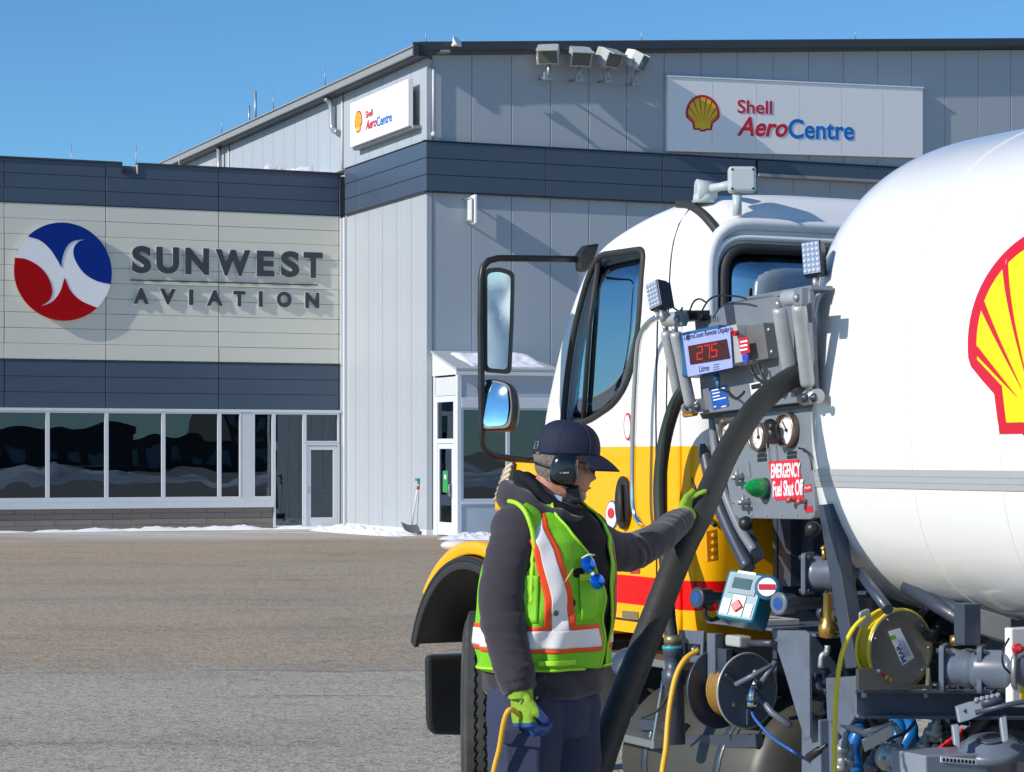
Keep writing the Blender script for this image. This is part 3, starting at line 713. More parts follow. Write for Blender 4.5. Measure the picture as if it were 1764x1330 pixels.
# ================================================================== floodlights
M_flood = mat('floodlight_grey', (.50, .52, .50), .45, .2, var=.12, vscale=12)
M_lens = mat('floodlight_glass', (.10, .12, .11), .12, coat=.4)
def floodlight(px, py, yaw, label, roll=0):
    c = pl_front.hit(px, py, .50); root = empty('floodlight', c, label, 'floodlight', 'floodlights bracketed to the hangar eave')
    f = (bn * math.cos(R(yaw)) + bw * math.sin(R(yaw)) - Z * .55).normalized(); x = f.cross(Z).normalized(); y = x.cross(f)
    w, h, d = .24, .19, .25; m = MB()
    vs = [c + x * (sx * w * k) + y * (sy * h * k) + f * (dd) for k, dd in ((.72, -d), (1, -.05), (1, .2)) for sx, sy in ((-1, -1), (1, -1), (1, 1), (-1, 1))]
    fs2 = [(0, 1, 2, 3)] + [(i * 4 + j, i * 4 + (j + 1) % 4, i * 4 + 4 + (j + 1) % 4, i * 4 + 4 + j) for i in range(2) for j in range(4)] + [(8, 9, 10, 11)]
    m.add(vs, fs2, False); hs = m.build('housing', M_flood, root, bevel=.012)
    m = MB(); m.box(c + f * .202, x * (w - .03), y * (h - .03), f * .004); m.build('lens', M_lens, root)
    m = MB(); m.prism([c + x * w * 1.02 + y * h * 1.03 + f * .2, c + x * w * 1.02 + y * h * 1.03 + f * .34, c - x * w * 1.02 + y * h * 1.03 + f * .34, c - x * w * 1.02 + y * h * 1.03 + f * .2], y * -.02)
    m.build('visor', M_flood, root)
    m = MB(); b0 = c - Z * .2; 
    m.tube([c + x * (w + .02), c + x * (w + .02) - Z * .24, c - x * (w + .02) - Z * .24, c - x * (w + .02)], .018, 6)
    m.tube([c - Z * .24, c - Z * .52], .035, 8); m.tube([c - Z * .50, c - Z * .50 - bn * .48], .03, 8)
    m.box(c - Z * .5 - bn * .04, bw * .09, bn * .04, Z * .09)
    m.build('bracket', M_galv, root)
floodlight(945, 92, -30, 'leftmost of the four eave floodlights, tilted down')
floodlight(998, 96, -8, 'second eave floodlight from the left, facing straight out')
floodlight(1048, 98, 22, 'third eave floodlight from the left, turned a little right')
floodlight(1096, 103, 48, 'rightmost eave floodlight, turned most to the right')
# flat panel on arms lower on the front wall
c = pl_front.hit(816, 361, .26); root = empty('wall_panel_antenna', c, 'slim white panel seen edge-on, held off the hangar front by two arms', 'wall panel')
dv = (bn * .985 + bw * .0 - Z * .0).normalized()
m = MB(); m.box(c, bw * .03, (bn * .93 - bw * .05) * .17, Z * .32); m.build('housing', M_white, root, bevel=.015)
m = MB(); m.box(c - bw * .09, bw * .015, bn * .12, Z * .27); m.build('back_plate', M_trim, root, bevel=.01)
m = MB()
for z_ in (.24, -.24): m.tube([c - bw * .1 + Z * z_ + bn * .1, c - bw * .12 + Z * z_ - bn * .25], .022, 8)
m.build('arm', M_galv, root)

# ================================================================== snow shovel
sb = B(-.22, LQ - .55, 0); top = P(722, 826, 51.6)
root = empty('snow_shovel', P(712, 912, 51.5), 'grey snow shovel with white shaft and teal grip leaning on the pale wall corner', 'shovel')
foot = P(709, 905, 51.7)
m = MB(); m.tube([foot, top], .02, 8); m.build('shaft', mat('shovel_shaft', (.7, .68, .62), .5), root)
m = MB(); m.tube([top - bw * .09, top + bw * .09], .03, 8); m.tube([top, top - (top - foot).normalized() * .1], .03, 8); m.build('grip', mat('teal_plastic', (.02, .3, .32), .4), root)
q = (top - foot).normalized(); t2 = top - q * .22; m = MB(); m.tube([t2, t2 + q * .08], .028, 8); m.build('collar', mat('red_plastic', (.5, .05, .04), .4), root)
m = MB()
def fn(u, v): return foot + bw * ((u - .5) * .5) + (Vector((.25, -.75, -.42)).normalized()) * (v * .36) + Z * (.10 * abs(u - .5) ** 2 * 3 - .03 * math.sin(v * 3))
m.grid(fn, [i / 10 for i in range(11)], [i / 6 for i in range(7)]); m.build('blade', mat('shovel_blade_grey', (.12, .12, .13), .6), root, solid=.012)

# ================================================================== the far side of the apron, behind the camera (seen only in glass and mirrors)
def skyline():
    M_far = mat('far_brick', (.10, .09, .08), .8); M_tree = mat('bare_tree_bark', (.05, .045, .04), .9)
    rr = random.Random(3)
    k = 0
    for (x, y, w_, d_, h), lb in zip(((96, -144, 70, 20, 4.6), (190, -190, 60, 30, 3.8), (300, -110, 60, 30, 5.2), (150, -210, 10, 10, 9.5), (225, -230, 9, 9, 11), (60, -190, 26, 14, 6.5), (250, -60, 50, 20, 4.2), (30, -230, 60, 20, 4.8)), ('long dark shed nearest across the apron', 'low dark shed with the flattest roof across the apron', 'dark shed far to the side, higher than its neighbour', 'narrow tower block across the apron, the shorter one', 'narrow tower block across the apron, the tallest of all', 'small square dark block across the apron', 'dark shed at the side edge of the apron', 'long dark shed farthest behind the snow berms')):
        root = empty('storage_building', (x, y, 0), lb + ', mirrored in the glass', 'building', 'dark buildings across the apron')
        m = MB(); m.box((x, y, h / 2), (w_ / 2, 0, 0), (0, d_ / 2, 0), (0, 0, h / 2)); m.build('wall', M_far, root)
        m = MB(); m.box((x, y, h + .2), (w_ / 2 + .3, 0, 0), (0, d_ / 2 + .3, 0), (0, 0, .2)); m.build('roof', M_roof, root)
        m = MB()
        for i in range(int(w_ // 4)):
            for j in range(int(h // 3.2)):
                for sg in (1,): m.box((x - w_ / 2 + 2 + i * 4, y + d_ / 2 + .05, 1.8 + j * 3.2), (1.1, 0, 0), (0, .04, 0), (0, 0, .8))
        m.build('window_row', mat('far_window', (.2, .3, .35), .2), root)
    # ploughed snow berms
    for i, (x, y, ax, h) in enumerate(((18, -22, 14, 1.1), (40, -20, 12, .9), (-7.5, -46, 9, 4.2), (-22, -60, 12, 3.5), (62, -14, 12, 1.1))):
        snow_lump('snow', (x, y, 0), (ax, 2, 0), (-.6, 4.5, 0), h, 40 + i, 'ploughed snow berm across the apron', 40, .8)
skyline()
# ================================================================== refuelling truck
TH = R(26); fw_ = Vector((-math.sin(TH), math.cos(TH), 0)); lf = Vector((-math.cos(TH), -math.sin(TH), 0)); TO = Vector((.80, 9.6, 0))
def T(u, v, z): return TO + fw_ * u + lf * v + Z * z        # u forward from the cab's back, v outboard from the cab's left side
def pv(v): return Plane(T(0, v, 0), lf)
def pu(u): return Plane(T(u, 0, 0), -fw_)
def uvz(p): d = p - TO; return d.dot(fw_), d.dot(lf), p.z
truck = empty('refuelling_truck', T(-1, -1.1, 0), 'white, yellow and red airport refuelling truck with a big white tank and grey pumping gear', 'truck')

def paint_mat():
    m = mat('banded_cab_paint', (.82, .82, .82), .28, coat=.6, var=.01); nt = m.node_tree; N = nt.nodes; L = nt.links; b = N['Principled BSDF']
    g = N.new('ShaderNodeNewGeometry'); s = N.new('ShaderNodeSeparateXYZ'); L.new(g.outputs['Position'], s.inputs[0])
    def step(z0):
        q = N.new('ShaderNodeMath'); q.operation = 'GREATER_THAN'; q.inputs[1].default_value = z0; L.new(s.outputs[2], q.inputs[0]); return q.outputs[0]
    def mx(a, bb, f):
        q = N.new('ShaderNodeMix'); q.data_type = 'RGBA'; L.new(f, q.inputs['Factor'])
        for k, c in (('A', a), ('B', bb)):
            if isinstance(c, tuple): q.inputs[k].default_value = (*c, 1)
            else: L.new(c, q.inputs[k])
        return q.outputs['Result']
    Y = (1.0, .46, .0); RD = (.80, .001, .001); W = (.82, .82, .82)
    c = mx(mx(mx(Y, RD, step(1.10)), Y, step(1.225)), W, step(1.79))
    L.new(c, b.inputs['Base Color']); b.inputs['Coat Weight'].default_value = .25; b.inputs['Specular IOR Level'].default_value = .3; return m
M_paint = paint_mat()
M_yel = mat('yellow_paint', (1.0, .46, .0), .3, coat=.25, var=.01, spec=.3)
M_wht = mat('white_paint', (.84, .84, .83), .22, coat=.7, var=.012, vscale=1.5)
M_rub = mat('black_rubber', (.028, .029, .028), .62, var=.2, vscale=12)
M_blk = mat('black_plastic', (.016, .017, .018), .42, var=.2)
M_chr = mat('chrome', (.75, .76, .78), .12, 1.0, var=.03)
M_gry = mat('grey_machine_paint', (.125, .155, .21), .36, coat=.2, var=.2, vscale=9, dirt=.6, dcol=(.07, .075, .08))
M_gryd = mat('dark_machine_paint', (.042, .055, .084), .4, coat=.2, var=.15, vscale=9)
M_glc = glass('teal_cab_glass', (.50, .86, .95), refl=.42)
M_mir = mat('mirror_glass', (.72, .86, .86), .01, 1.0, var=.0)
M_alum = mat('brushed_aluminium', (.52, .52, .50), .34, .85, var=.14, vscale=5, dirt=.3, dcol=(.2, .19, .17))
M_brass = mat('brass', (.70, .42, .10), .28, .9, var=.1)
M_roll = mat('zinc_roller', (.46, .48, .50), .38, .3, var=.18, vscale=16, dirt=.3, dcol=(.18, .19, .2))
M_seat = mat('cab_seat_cloth', (.05, .05, .06), .8)

# ------------------------------------------------------------------ tank
VC, TA, TB, ZC, TN = -1.10, 1.15, .95, 2.07, 3.8
U1, UH, UP = -1.04, .52, 3.0
def t_s(u):
    k = (u - U1) / UH
    return 1.0 if k <= 0 else max(0.0, 1 - min(1, k) ** UP) ** (1 / UP)
def tank_pt(phi, u, s=None, off=0):
    s = t_s(u) if s is None else s; c, w = math.cos(phi), math.sin(phi); TN = 2.55 if w > 0 else 3.8
    return T(u, VC + (TA * s + off) * math.copysign(abs(c) ** (2 / TN), c), ZC + (TB * s + off) * math.copysign(abs(w) ** (2 / TN), w))
def tank_side(u, z, off=.0):
    s = t_s(u); dz = min(.999, abs(z - ZC) / (TB * s)); TN = 2.55 if z > ZC else 3.8
    return T(u, VC + TA * s * (1 - dz ** TN) ** (1 / TN), z) + lf * off
phis = [2 * math.pi * i / 96 for i in range(96)]
usq = [U1 + UH * math.sin(math.pi / 2 * i / 22) for i in range(23)]
m = MB(); us = [-5.3 - UH * math.sin(math.pi / 2 * (1 - i / 10)) * .0 for i in range(1)] + [-5.3, -4, -3, -2.2, -1.8] + usq
def tf(u, p): return tank_pt(p, u)
m.grid(lambda u, p: tank_pt(p, u), us[1:], phis + [2 * math.pi])
# rear head
m.grid(lambda a, p: tank_pt(p, -5.3 - UH * math.sin(a), max(0, 1 - math.sin(a) ** UP) ** (1 / UP)), [math.pi / 2 * i / 12 for i in range(13)], phis + [2 * math.pi])
m.build('tank', mat('tank_paint', (.84, .84, .83), .2, coat=.7, var=.02, vscale=2, dirt=.10, dcol=(.55, .53, .48), bump=.02, bscale=1.2), truck, weld=1e-4); tank_o = COL.objects['tank']
m = MB()
M_tape = mat('reflective_tape', (.52, .54, .56), .35, .3, var=.06, vscale=60)
def strip(z0, z1, u0, u1, off, n=90): m.grid(lambda u, z: tank_side(u, z, off), [u0 + (u1 - u0) * i / n for i in range(n + 1)], [z0 + (z1 - z0) * j / 4 for j in range(5)])
strip(1.632, 1.70, -5.2, -.68, .004, 160); m.build('reflective_strip', M_tape, tank_o)
m = MB()
for z0 in (1.654, 1.676): strip(z0 - .0012, z0 + .0012, -5.2, -.69, .0055, 160)
m.build('strip_line', mat('tape_grey', (.36, .38, .4), .5), tank_o)
for us_ in (-1.50, -2.0, -3.2):
    m = MB(); m.tube([tank_pt(p, us_, off=.0005) for p in phis], .0028, 6, closed=True); m.build('weld_seam', M_wht, tank_o)
# scallop emblem bent onto the tank side
def on_tank(parent, poly, k, uc, z0, off, name, material):
    pts = [Vector(p) for p in poly]; dense = []
    for i, p in enumerate(pts):
        q = pts[(i + 1) % len(pts)]; n = max(1, int((q - p).length / .03)); dense += [p.lerp(q, j / n) for j in range(n)]
    x0, x1 = min(p.x for p in dense), max(p.x for p in dense); y0, y1 = min(p.y for p in dense), max(p.y for p in dense)
    N0 = len(dense); st = .045; extra = []
    yy = y0 + st / 2
    while yy < y1:
        xx = x0 + st / 2
        while xx < x1: extra.append(Vector((xx, yy))); xx += st
        yy += st
    vs, es, fs2, *_ = geometry.delaunay_2d_cdt([p.to_2d() if len(p) == 3 else p for p in dense] + extra, [], [list(range(N0))], 1, 1e-6)
    m = MB(); m.add([tank_side(uc - v.x * k, z0 + v.y * k, off) for v in vs], [list(f) for f in fs2], True)
    return m.build(name, material, parent)
ou, inn, ribs = pecten(); K = .745; UC_ = -2.205; Z0 = 1.808
on_tank(tank_o, ou, K, UC_, Z0, .003, 'scallop_logo', M_red)
on_tank(tank_o, inn, K, UC_, Z0, .0055, 'scallop_field', mat('logo_yellow', (.95, .72, .0), .3, var=.02))
for r_ in ribs: on_tank(tank_o, r_, K, UC_, Z0, .008, 'scallop_rib', M_red)
m = MB()
for v0 in (VC + .5, VC - .5): m.box(T(-3.6, v0, ZC + TB + .05), fw_ * 1.4, lf * .02, Z * .12)
m.prism([T(-2.12, VC + .5, ZC + TB - .08), T(-2.12, VC - .5, ZC + TB - .08), T(-2.28, VC - .5, ZC + TB + .18), T(-2.28, VC + .5, ZC + TB + .18)], fw_ * .03)
m.build('spill_rail', M_wht, truck, bevel=.01)
m = MB(); m.lathe(T(-3.4, VC, ZC + TB - .02), Z, [(0, .3), (.10, .3), (.12, .26), (.14, 0)], 24); m.build('manhole', M_alum, tank_o)
m = MB()
for v0 in (VC + .62, VC - .62):
    m.prism([T(-1.3, v0 - .05, 1.30), T(-5.0, v0 - .05, 1.30), T(-5.0, v0 - .05, .98), T(-1.3, v0 - .05, .98)], lf * .1)
m.build('tank_cradle', M_gry, truck)

# ------------------------------------------------------------------ chassis, axles, wheels
m = MB()
for v0 in (-.70, -1.50): m.box(T(-1.6, v0, .86), fw_ * 4.4, lf * .04, Z * .12)
for u0 in (2.6, .2, -1.5, -3.0, -4.6): m.box(T(u0, -1.1, .86), fw_ * .05, lf * .36, Z * .08)
m.build('chassis_rail', M_gryd, truck)
RW, WW = .495, .275
def tyre_mesh():
    m = MB(); na, nw = 224, 41
    def fn(a, t):
        w = (t - .5) * WW; e = abs(t - .5) * 2
        r = RW - .004 * e ** 2
        if e > .86: r -= ((e - .86) / .14) ** 2 * .045
        for g0 in (-.075, -.028, .028, .075):
            zz = g0 + .0055 * (0, 1, 0, -1)[int(round(a / (2 * math.pi) * 224)) % 4]
            if abs(w - zz) < .0046: r -= .016
        return Vector((math.cos(a) * r, w, math.sin(a) * r))
    m.grid(fn, [2 * math.pi * i / na for i in range(na)], [i / (nw * 2 - 2) for i in range(nw * 2 - 1)], smooth=False, closed_u=True)
    for sg in (1, -1):
        m.grid(lambda a, k: Vector((math.cos(a) * ([.450, .44, .40, .35, .31, .295][k]), sg * (WW / 2 + [.0, .006, .014, .012, .0, -.02][k]), math.sin(a) * ([.450, .44, .40, .35, .31, .295][k]))), [2 * math.pi * i / na for i in range(na)], range(6), closed_u=True)
    return m
def wheel(u, v, parent, name='wheel', out=1, steer=0):
    """out=1 faces left"""
    ax = lf * out; c = T(u, v, RW); X, Y_ = fw_, ax
    if steer: rt = Matrix.Rotation(R(steer), 3, 'Z'); X, Y_, ax = rt @ X, rt @ Y_, rt @ ax
    q = MB(); t = tyre_mesh(); q.v = [c + X * p.x + Y_ * p.y + Z * p.z for p in t.v]; q.f = t.f; q.m = t.m; q.sm = t.sm
    ty = q.build(name, M_rub2, parent)
    q = MB(); q.lathe(c, ax, [(-.10, .10), (-.10, .29), (-.11, .305), (.115, .305), (.12, .285), (.07, .27), (.02, .22), (.03, .12), (.10, .115), (.12, .09), (.155, .085), (.16, .0)], 40); rim = q.build('rim', M_wht, ty)
    for k in range(10):
        a = 2 * math.pi * k / 10; q = MB(); b0 = c + ax * .02 + (X * math.cos(a) + Z * math.sin(a)) * .17; q.cyl(b0, b0 + ax * .05, .017, 6, False); q.build('lug_nut', M_galv, ty)
    return ty
M_rub2 = mat('tyre_rubber', (.042, .043, .042), .8, var=.25, vscale=9, dirt=.5, dcol=(.12, .115, .11))
wheel(2.0, .01, truck, steer=-27); wheel(2.0, -2.14, truck, out=-1, steer=-27)
for u0 in (-3.9,):
    wheel(u0, -.06, truck); wheel(u0, -.37, truck); wheel(u0, -1.83, truck, out=-1); wheel(u0, -2.14, truck, out=-1)
m = MB(); m.cyl(T(2.0, -.2, .5), T(2.0, -2.0, .5), .07, 12); m.build('axle', M_gryd, truck)
m = MB(); m.cyl(T(-3.9, -.5, .5), T(-3.9, -1.7, .5), .09, 12); m.ball(T(-3.9, -1.1, .5), .22); m.build('axle', M_gryd, truck)

# ------------------------------------------------------------------ cab shell
HC = -1.06
RU = .05
lev = [  # z, front u, rear u, half width, front radius, rear radius
 (.985, 1.50, RU + .06, 1.05, .10, .10), (1.02, 1.53, RU + .04, 1.06, .12, .12), (1.5, 1.57, RU, 1.065, .14, .15), (1.80, 1.57, RU, 1.065, .14, .15),
 (1.92, 1.55, RU, 1.067, .13, .15), (2.14, 1.46, RU, 1.063, .13, .15), (2.35, 1.36, RU, 1.058, .14, .15), (2.52, 1.25, RU, 1.05, .15, .16), (2.62, 1.18, RU + .01, 1.04, .17, .18), (2.70, 1.09, RU + .02, 1.02, .20, .20),
 (2.77, .95, RU + .04, .985, .26, .22), (2.825, .80, RU + .08, .93, .30, .24), (2.865, .64, RU + .14, .84, .3, .22), (2.885, .5, RU + .25, .6, .2, .15)]
def ring(L_, ins=0.0):
    z, uf, ur, hw, rf, rr = L_; uf -= ins; ur += ins; hw -= ins; pts = []
    def corner(cu, cv, r, a0, n=8):
        for i in range(n + 1): a = R(a0 + 90 * i / n); pts.append((cu + r * math.cos(a), cv + r * math.sin(a)))
    rf = max(.03, rf - ins); rr = max(.03, rr - ins)
    corner(uf - rf, hw - rf, rf, 0); 
    for k in (1, 2, 3): t = k / 4; pts.append(((uf - rf) * (1 - t) + (ur + rr) * t, hw))
    corner(ur + rr, hw - rr, rr, 90); corner(ur + rr, -hw + rr, rr, 180)
    for k in (1, 2, 3): t = k / 4; pts.append(((ur + rr) * (1 - t) + (uf - rf) * t, -hw))
    corner(uf - rf, -hw + rf, rf, 270)
    return [T(a, HC + b, z) for a, b in pts]
def dens(lv):
    out = []
    for i in range(len(lv) - 1):
        for k in range(3):
            t = k / 3; a = lv[max(i - 1, 0)]; b = lv[i]; c = lv[i + 1]; d = lv[min(i + 2, len(lv) - 1)]
            out.append(tuple(.5 * (2 * q + (r_ - p) * t + (2 * p - 5 * q + 4 * r_ - s_) * t * t + (3 * q - p - 3 * r_ + s_) * t ** 3) for p, q, r_, s_ in zip(a, b, c, d)))
    return out + [lv[-1]]
LV = dens(lev)
def loft(levels, ins=0.0):
    m = MB(); rings = [ring(l, ins) for l in levels]; n = len(rings[0]); vs = [p for r_ in rings for p in r_]
    fs2 = [(i * n + k, i * n + (k + 1) % n, (i + 1) * n + (k + 1) % n, (i + 1) * n + k) for i in range(len(rings) - 1) for k in range(n)]
    fs2 += [list(range(n))[::-1], [(len(rings) - 1) * n + k for k in range(n)]]
    m.add(vs, fs2, True); return m
def hw_at(z):
    for a, b in zip(LV[:-1], LV[1:]):
        if a[0] <= z <= b[0]: t = (z - a[0]) / (b[0] - a[0] + 1e-9); return HC + a[3] + (b[3] - a[3]) * t
    return HC + LV[-1][3]
def uf_at(z):
    for a, b in zip(LV[:-1], LV[1:]):
        if a[0] <= z <= b[0]: t = (z - a[0]) / (b[0] - a[0] + 1e-9); return a[1] + (b[1] - a[1]) * t
    return 1
cab = loft(LV).build('cab', [M_paint], truck)
cuts = []
inner = [(l[0], l[1], l[2], l[3], l[4], l[5]) for l in LV if 1.05 < l[0] < 2.80]
cuts.append(loft(inner, .05).build('cut', M_blk))
WIN = [(.55, 2.65), (.56, 2.32), (.63, 2.09), (.76, 1.985), (1.04, 1.90), (1.27, 1.90), (1.23, 2.14), (1.16, 2.36), (1.05, 2.57), (.98, 2.655)]
WINR = round_poly([Vector((a, b)) for a, b in WIN], [.06, .1, .1, .1, .1, .03, .1, .1, .08, .08], 4)
m = MB(); m.prism([T(a, .3, b) for a, b in WINR], lf * -2.8); cuts.append(m.build('cut', M_blk))
RWN = round_poly([Vector(p) for p in ((-.115, 2.04), (-.115, 2.62), (-1.98, 2.62), (-1.98, 2.04))], .12, 6)
m = MB(); m.prism([T(-.3, a, b) for a, b in RWN], fw_ * .6); cuts.append(m.build('cut', M_blk))
WSC = round_poly([Vector(p) for p in ((-.20, 1.92), (-.28, 2.58), (-1.84, 2.58), (-1.92, 1.92))], .08, 5)
m = MB(); m.prism([T(.9, a, b) for a, b in WSC], fw_ * 1.2); cuts.append(m.build('cut', M_blk))
for c_ in cuts:
    q = cab.modifiers.new('b', 'BOOLEAN'); q.object = c_; q.operation = 'DIFFERENCE'; q.solver = 'EXACT'
cuts[0].location = -parent_origin(None)
dg = bpy.context.evaluated_depsgraph_get(); dg.update()
me = bpy.data.meshes.new_from_object(cab.evaluated_get(dg)); cab.modifiers.clear(); cab.data = me
for c_ in cuts: bpy.data.objects.remove(c_)
me.materials.clear(); me.materials.append(M_paint)
for p_ in me.polygons: p_.use_smooth = True
e_ = cab.modifiers.new('edge', 'EDGE_SPLIT'); e_.split_angle = R(35)
from mathutils.bvhtree import BVHTree
_o = parent_origin(truck); CAB_BVH = BVHTree.FromPolygons([v.co + _o for v in me.vertices], [list(p.vertices) for p in me.polygons])
def cab_hit(px, py, off=0.0):
    h, n, *_r = CAB_BVH.ray_cast(Vector((0, 0, EYE)), ray(px, py).normalized())
    if h is None: return None
    return h + n * off
def side_pt(u, z, off=0.0): return T(u, hw_at(z) + off, z)
def gasket(poly, r, name, mt, off=.0, fn=side_pt):
    m = MB(); m.tube([fn(a, b, off) for a, b in poly], r, 8, closed=True); return m.build(name, mt, cab)
def poly_sheet(poly, fn, name, mt, parent, n=1, solid=.004):
    m = MB(); c = Vector((sum(p[0] for p in poly) / len(poly), sum(p[1] for p in poly) / len(poly))); rings = []
    for k in (1, .66, .33): rings.append([fn(c.x + (p[0] - c.x) * k, c.y + (p[1] - c.y) * k) for p in poly])
    N_ = len(poly); vs = [p for r_ in rings for p in r_] + [fn(c.x, c.y)]
    fs2 = [(i * N_ + k, i * N_ + (k + 1) % N_, (i + 1) * N_ + (k + 1) % N_, (i + 1) * N_ + k) for i in range(2) for k in range(N_)] + [(2 * N_ + k, 2 * N_ + (k + 1) % N_, 3 * N_) for k in range(N_)]
    m.add(vs, fs2, True); return m.build(name, mt, parent, solid=solid)
gasket(WINR, .015, 'window_gasket', M_rub, .002)
poly_sheet(WINR, lambda a, b: side_pt(a, b, -.02), 'side_window', M_glc, cab)
poly_sheet(WINR, lambda a, b: T(a, 2 * HC - hw_at(b) + .02, b), 'side_window', M_glc, cab)
m = MB(); m.tube([side_pt(.99, 2.64, -.005), side_pt(1.035, 2.35, -.005), side_pt(1.08, 1.91, -.005)], .013, 6); m.build('window_divider', M_rub, cab)
rear_fn = lambda o: (lambda a, b, off=0: T(o - off, a, b))
m = MB(); m.tube([T(RU - .004, a, b) for a, b in RWN], .022, 8, closed=True); m.build('window_gasket', M_rub, cab)
poly_sheet(RWN, lambda a, b: T(RU + .02, a, b), 'rear_window', M_glc, cab)
RW2 = round_poly([Vector(p) for p in ((-.055, 1.88), (-.055, 2.725), (-2.06, 2.725), (-2.06, 1.88))], .2, 8)
m = MB(); m.tube([T(RU + .012, a, b) for a, b in RW2], .028, 8, closed=True); m.build('rear_moulding', M_wht, cab)
RW3 = round_poly([Vector(p) for p in ((-.075, 1.98), (-.075, 2.665), (-2.03, 2.665), (-2.03, 1.98))], .15, 8)
m = MB(); m.tube([T(RU + .0, a, b) for a, b in RW3], .014, 8, closed=True); m.build('rear_moulding', M_wht, cab)
ws = lambda a, b, off=0: T(uf_at(b) - .03 - .10 * (abs(a - HC) / .9) ** 2, a, b)
poly_sheet(WSC, ws, 'windscreen', M_glc, cab)
# roof gutter strip in black, seams, door
def roof_seam(u0, off, r, name, mt, z0, z1, thick=None):
    pts = []
    for i in range(25):
        z = z0 + (z1 - z0) * i / 24; pts.append(T(u0, hw_at(z) + off, z))
    m = MB(); m.tube(pts, r, 6); return m.build(name, mt, cab)
m = MB(); m.tube([q for q in (cab_hit(x, y, .004) for x, y in [tuple(p)[:2] for p in catmull([Vector(q + (0,)) for q in ((1170, 354), (1190, 356), (1209, 368), (1226, 386), (1243, 409))], 5)]) if q], .020, 10); m.build('roof_rubber_strip', M_rub, cab)
roof_seam(.31, .0015, .004, 'panel_seam', M_blk, 1.0, 2.81)
m = MB(); m.tube([side_pt(.40, z, .001) for z in [1.02 + .09 * i for i in range(17)]], .005, 6); m.build('door_seam', M_blk, cab)
m = MB(); m.tube([side_pt(u_, 1.03, .001) for u_ in [.40 + .1 * i for i in range(11)]], .005, 6); m.build('door_seam', M_blk, cab)
m = MB(); m.tube([side_pt(.20, z, .0) for z in [1.0 + .1 * i for i in range(15)]], .012, 8); m.build('pillar_rib', M_paint, cab)
# door handle recess, stickers, data plate
pc = Plane(side_pt(.6, 1.5, 0), lf)
def side_px(px, py, off=0): h = pc.hit(px, py); u, v, z = uvz(h); return side_pt(u, z, off)
m = MB(); hp = [side_px(1078 + 12 * math.cos(a), 866 + 46 * math.sin(a) * (1 if True else 1), .004) for a in [2 * math.pi * i / 28 for i in range(28)]]
m.prism(hp, lf * .02); m.build('door_handle', M_blk, cab, bevel=.006)
m = MB(); m.tube([side_px(1080, 835, .035), side_px(1083, 900, .035)], .012, 8); m.build('door_latch', M_rub, cab)
def disc_px(px, py, rx, ry, off, name, mt, parent=None, th=.002):
    m = MB(); m.prism([side_px(px + rx * math.cos(a), py + ry * math.sin(a), off) for a in [2 * math.pi * i / 32 for i in range(32)]], lf * th); return m.build(name, mt, parent or cab)
M_stk = mat('white_sticker', (.78, .78, .78), .5); M_stb = mat('sticker_blue', (.05, .1, .35), .5); M_str = mat('sticker_red', (.6, .03, .04), .5)
disc_px(1055, 887, 10.5, 25, .002, 'sticker', M_stb); disc_px(1055, 887, 9, 22.5, .0045, 'sticker', M_stk); disc_px(1055, 884, 5.5, 9, .007, 'sticker', M_str)
disc_px(1083, 735, 7, 24, .002, 'sticker', M_str); disc_px(1083, 735, 5, 20, .0045, 'sticker', M_stk)
m = MB(); m.prism([side_px(a, b, .002) for a, b in ((1072, 1052), (1099, 1054), (1099, 1068), (1072, 1066))], lf * .004); m.build('data_plate', mat('plate_bronze', (.25, .2, .12), .5, .3, var=.4, vscale=80), cab)
m = MB(); m.prism([side_px(a, b, .003) for a, b in ((1086, 972), (1102, 972), (1102, 988), (1086, 988))], lf * .002); m.build('sticker', M_str, cab)
# interior
m = MB(); m.box(T(1.15, HC, 1.72), fw_ * .25, lf * .95, Z * .16); m.build('dashboard', M_blk, cab, bevel=.04)
for v0 in (-.55, -1.6):
    m = MB(); m.box(T(.35, v0, 1.72), fw_ * .08, lf * .24, Z * .30); m.box(T(.6, v0, 1.55), fw_ * .28, lf * .25, Z * .1); m.build('seat', M_seat, cab, bevel=.05)
m = MB(); m.tube([T(.98 + .06 * math.cos(a), -.55 + .22 * math.sin(a), 1.95 + .19 * math.cos(a)) for a in [2 * math.pi * i / 24 for i in range(24)]], .014, 8, closed=True); m.build('steering_wheel', M_blk, cab)

# ------------------------------------------------------------------ hood, fender, bumper
hl = [(1.50, 1.00, 1.80, 1.0), (1.8, .93, 1.79, .9), (2.2, .82, 1.73, .9), (2.7, .72, 1.62, .85), (3.0, .66, 1.50, .8), (3.12, .60, 1.36, .75)]
m = MB()
def hood(i, a):
    u, hw, zt, zb = hl[i]; c, s = math.cos(a), math.sin(a); n = 3.2
    return T(u, HC + hw * math.copysign(abs(c) ** (2 / n), c), .95 + (zt - .95) * abs(s) ** (2 / n))
m.grid(hood, range(len(hl)), [math.pi * i / 40 for i in range(41)]); n0 = [hood(5, math.pi * i / 40) for i in range(41)]
m.add(n0, [list(range(41))], False); m.build('hood', M_yel, truck)
M_slot = mat('cream_louvre', (.62, .55, .40), .5)
m = MB(); m.prism([pv(-.03).hit(*p) for p in ((936, 793), (886, 796), (862, 822), (853, 850), (850, 880), (935, 880))], lf * -.04); m.build('hood_side', M_yel, truck, bevel=.015)
for k in range(6):
    t = k / 5; m = MB(); a = pv(-.02).hit(886 - 2 * k - 2, 798 + 9 * k); b_ = pv(-.02).hit(868 - 3.2 * k, 812 + 9.5 * k + 2); m.tube([a, a.lerp(b_, .5) + lf * .008, b_], .010, 6); m.build('louvre', M_slot, truck)
m = MB(); m.prism([pv(-.022).hit(*p) for p in ((884, 795), (866, 812), (853, 850), (858, 858), (880, 858), (888, 798))], lf * .004); m.build('louvre_backing', M_blk, truck)
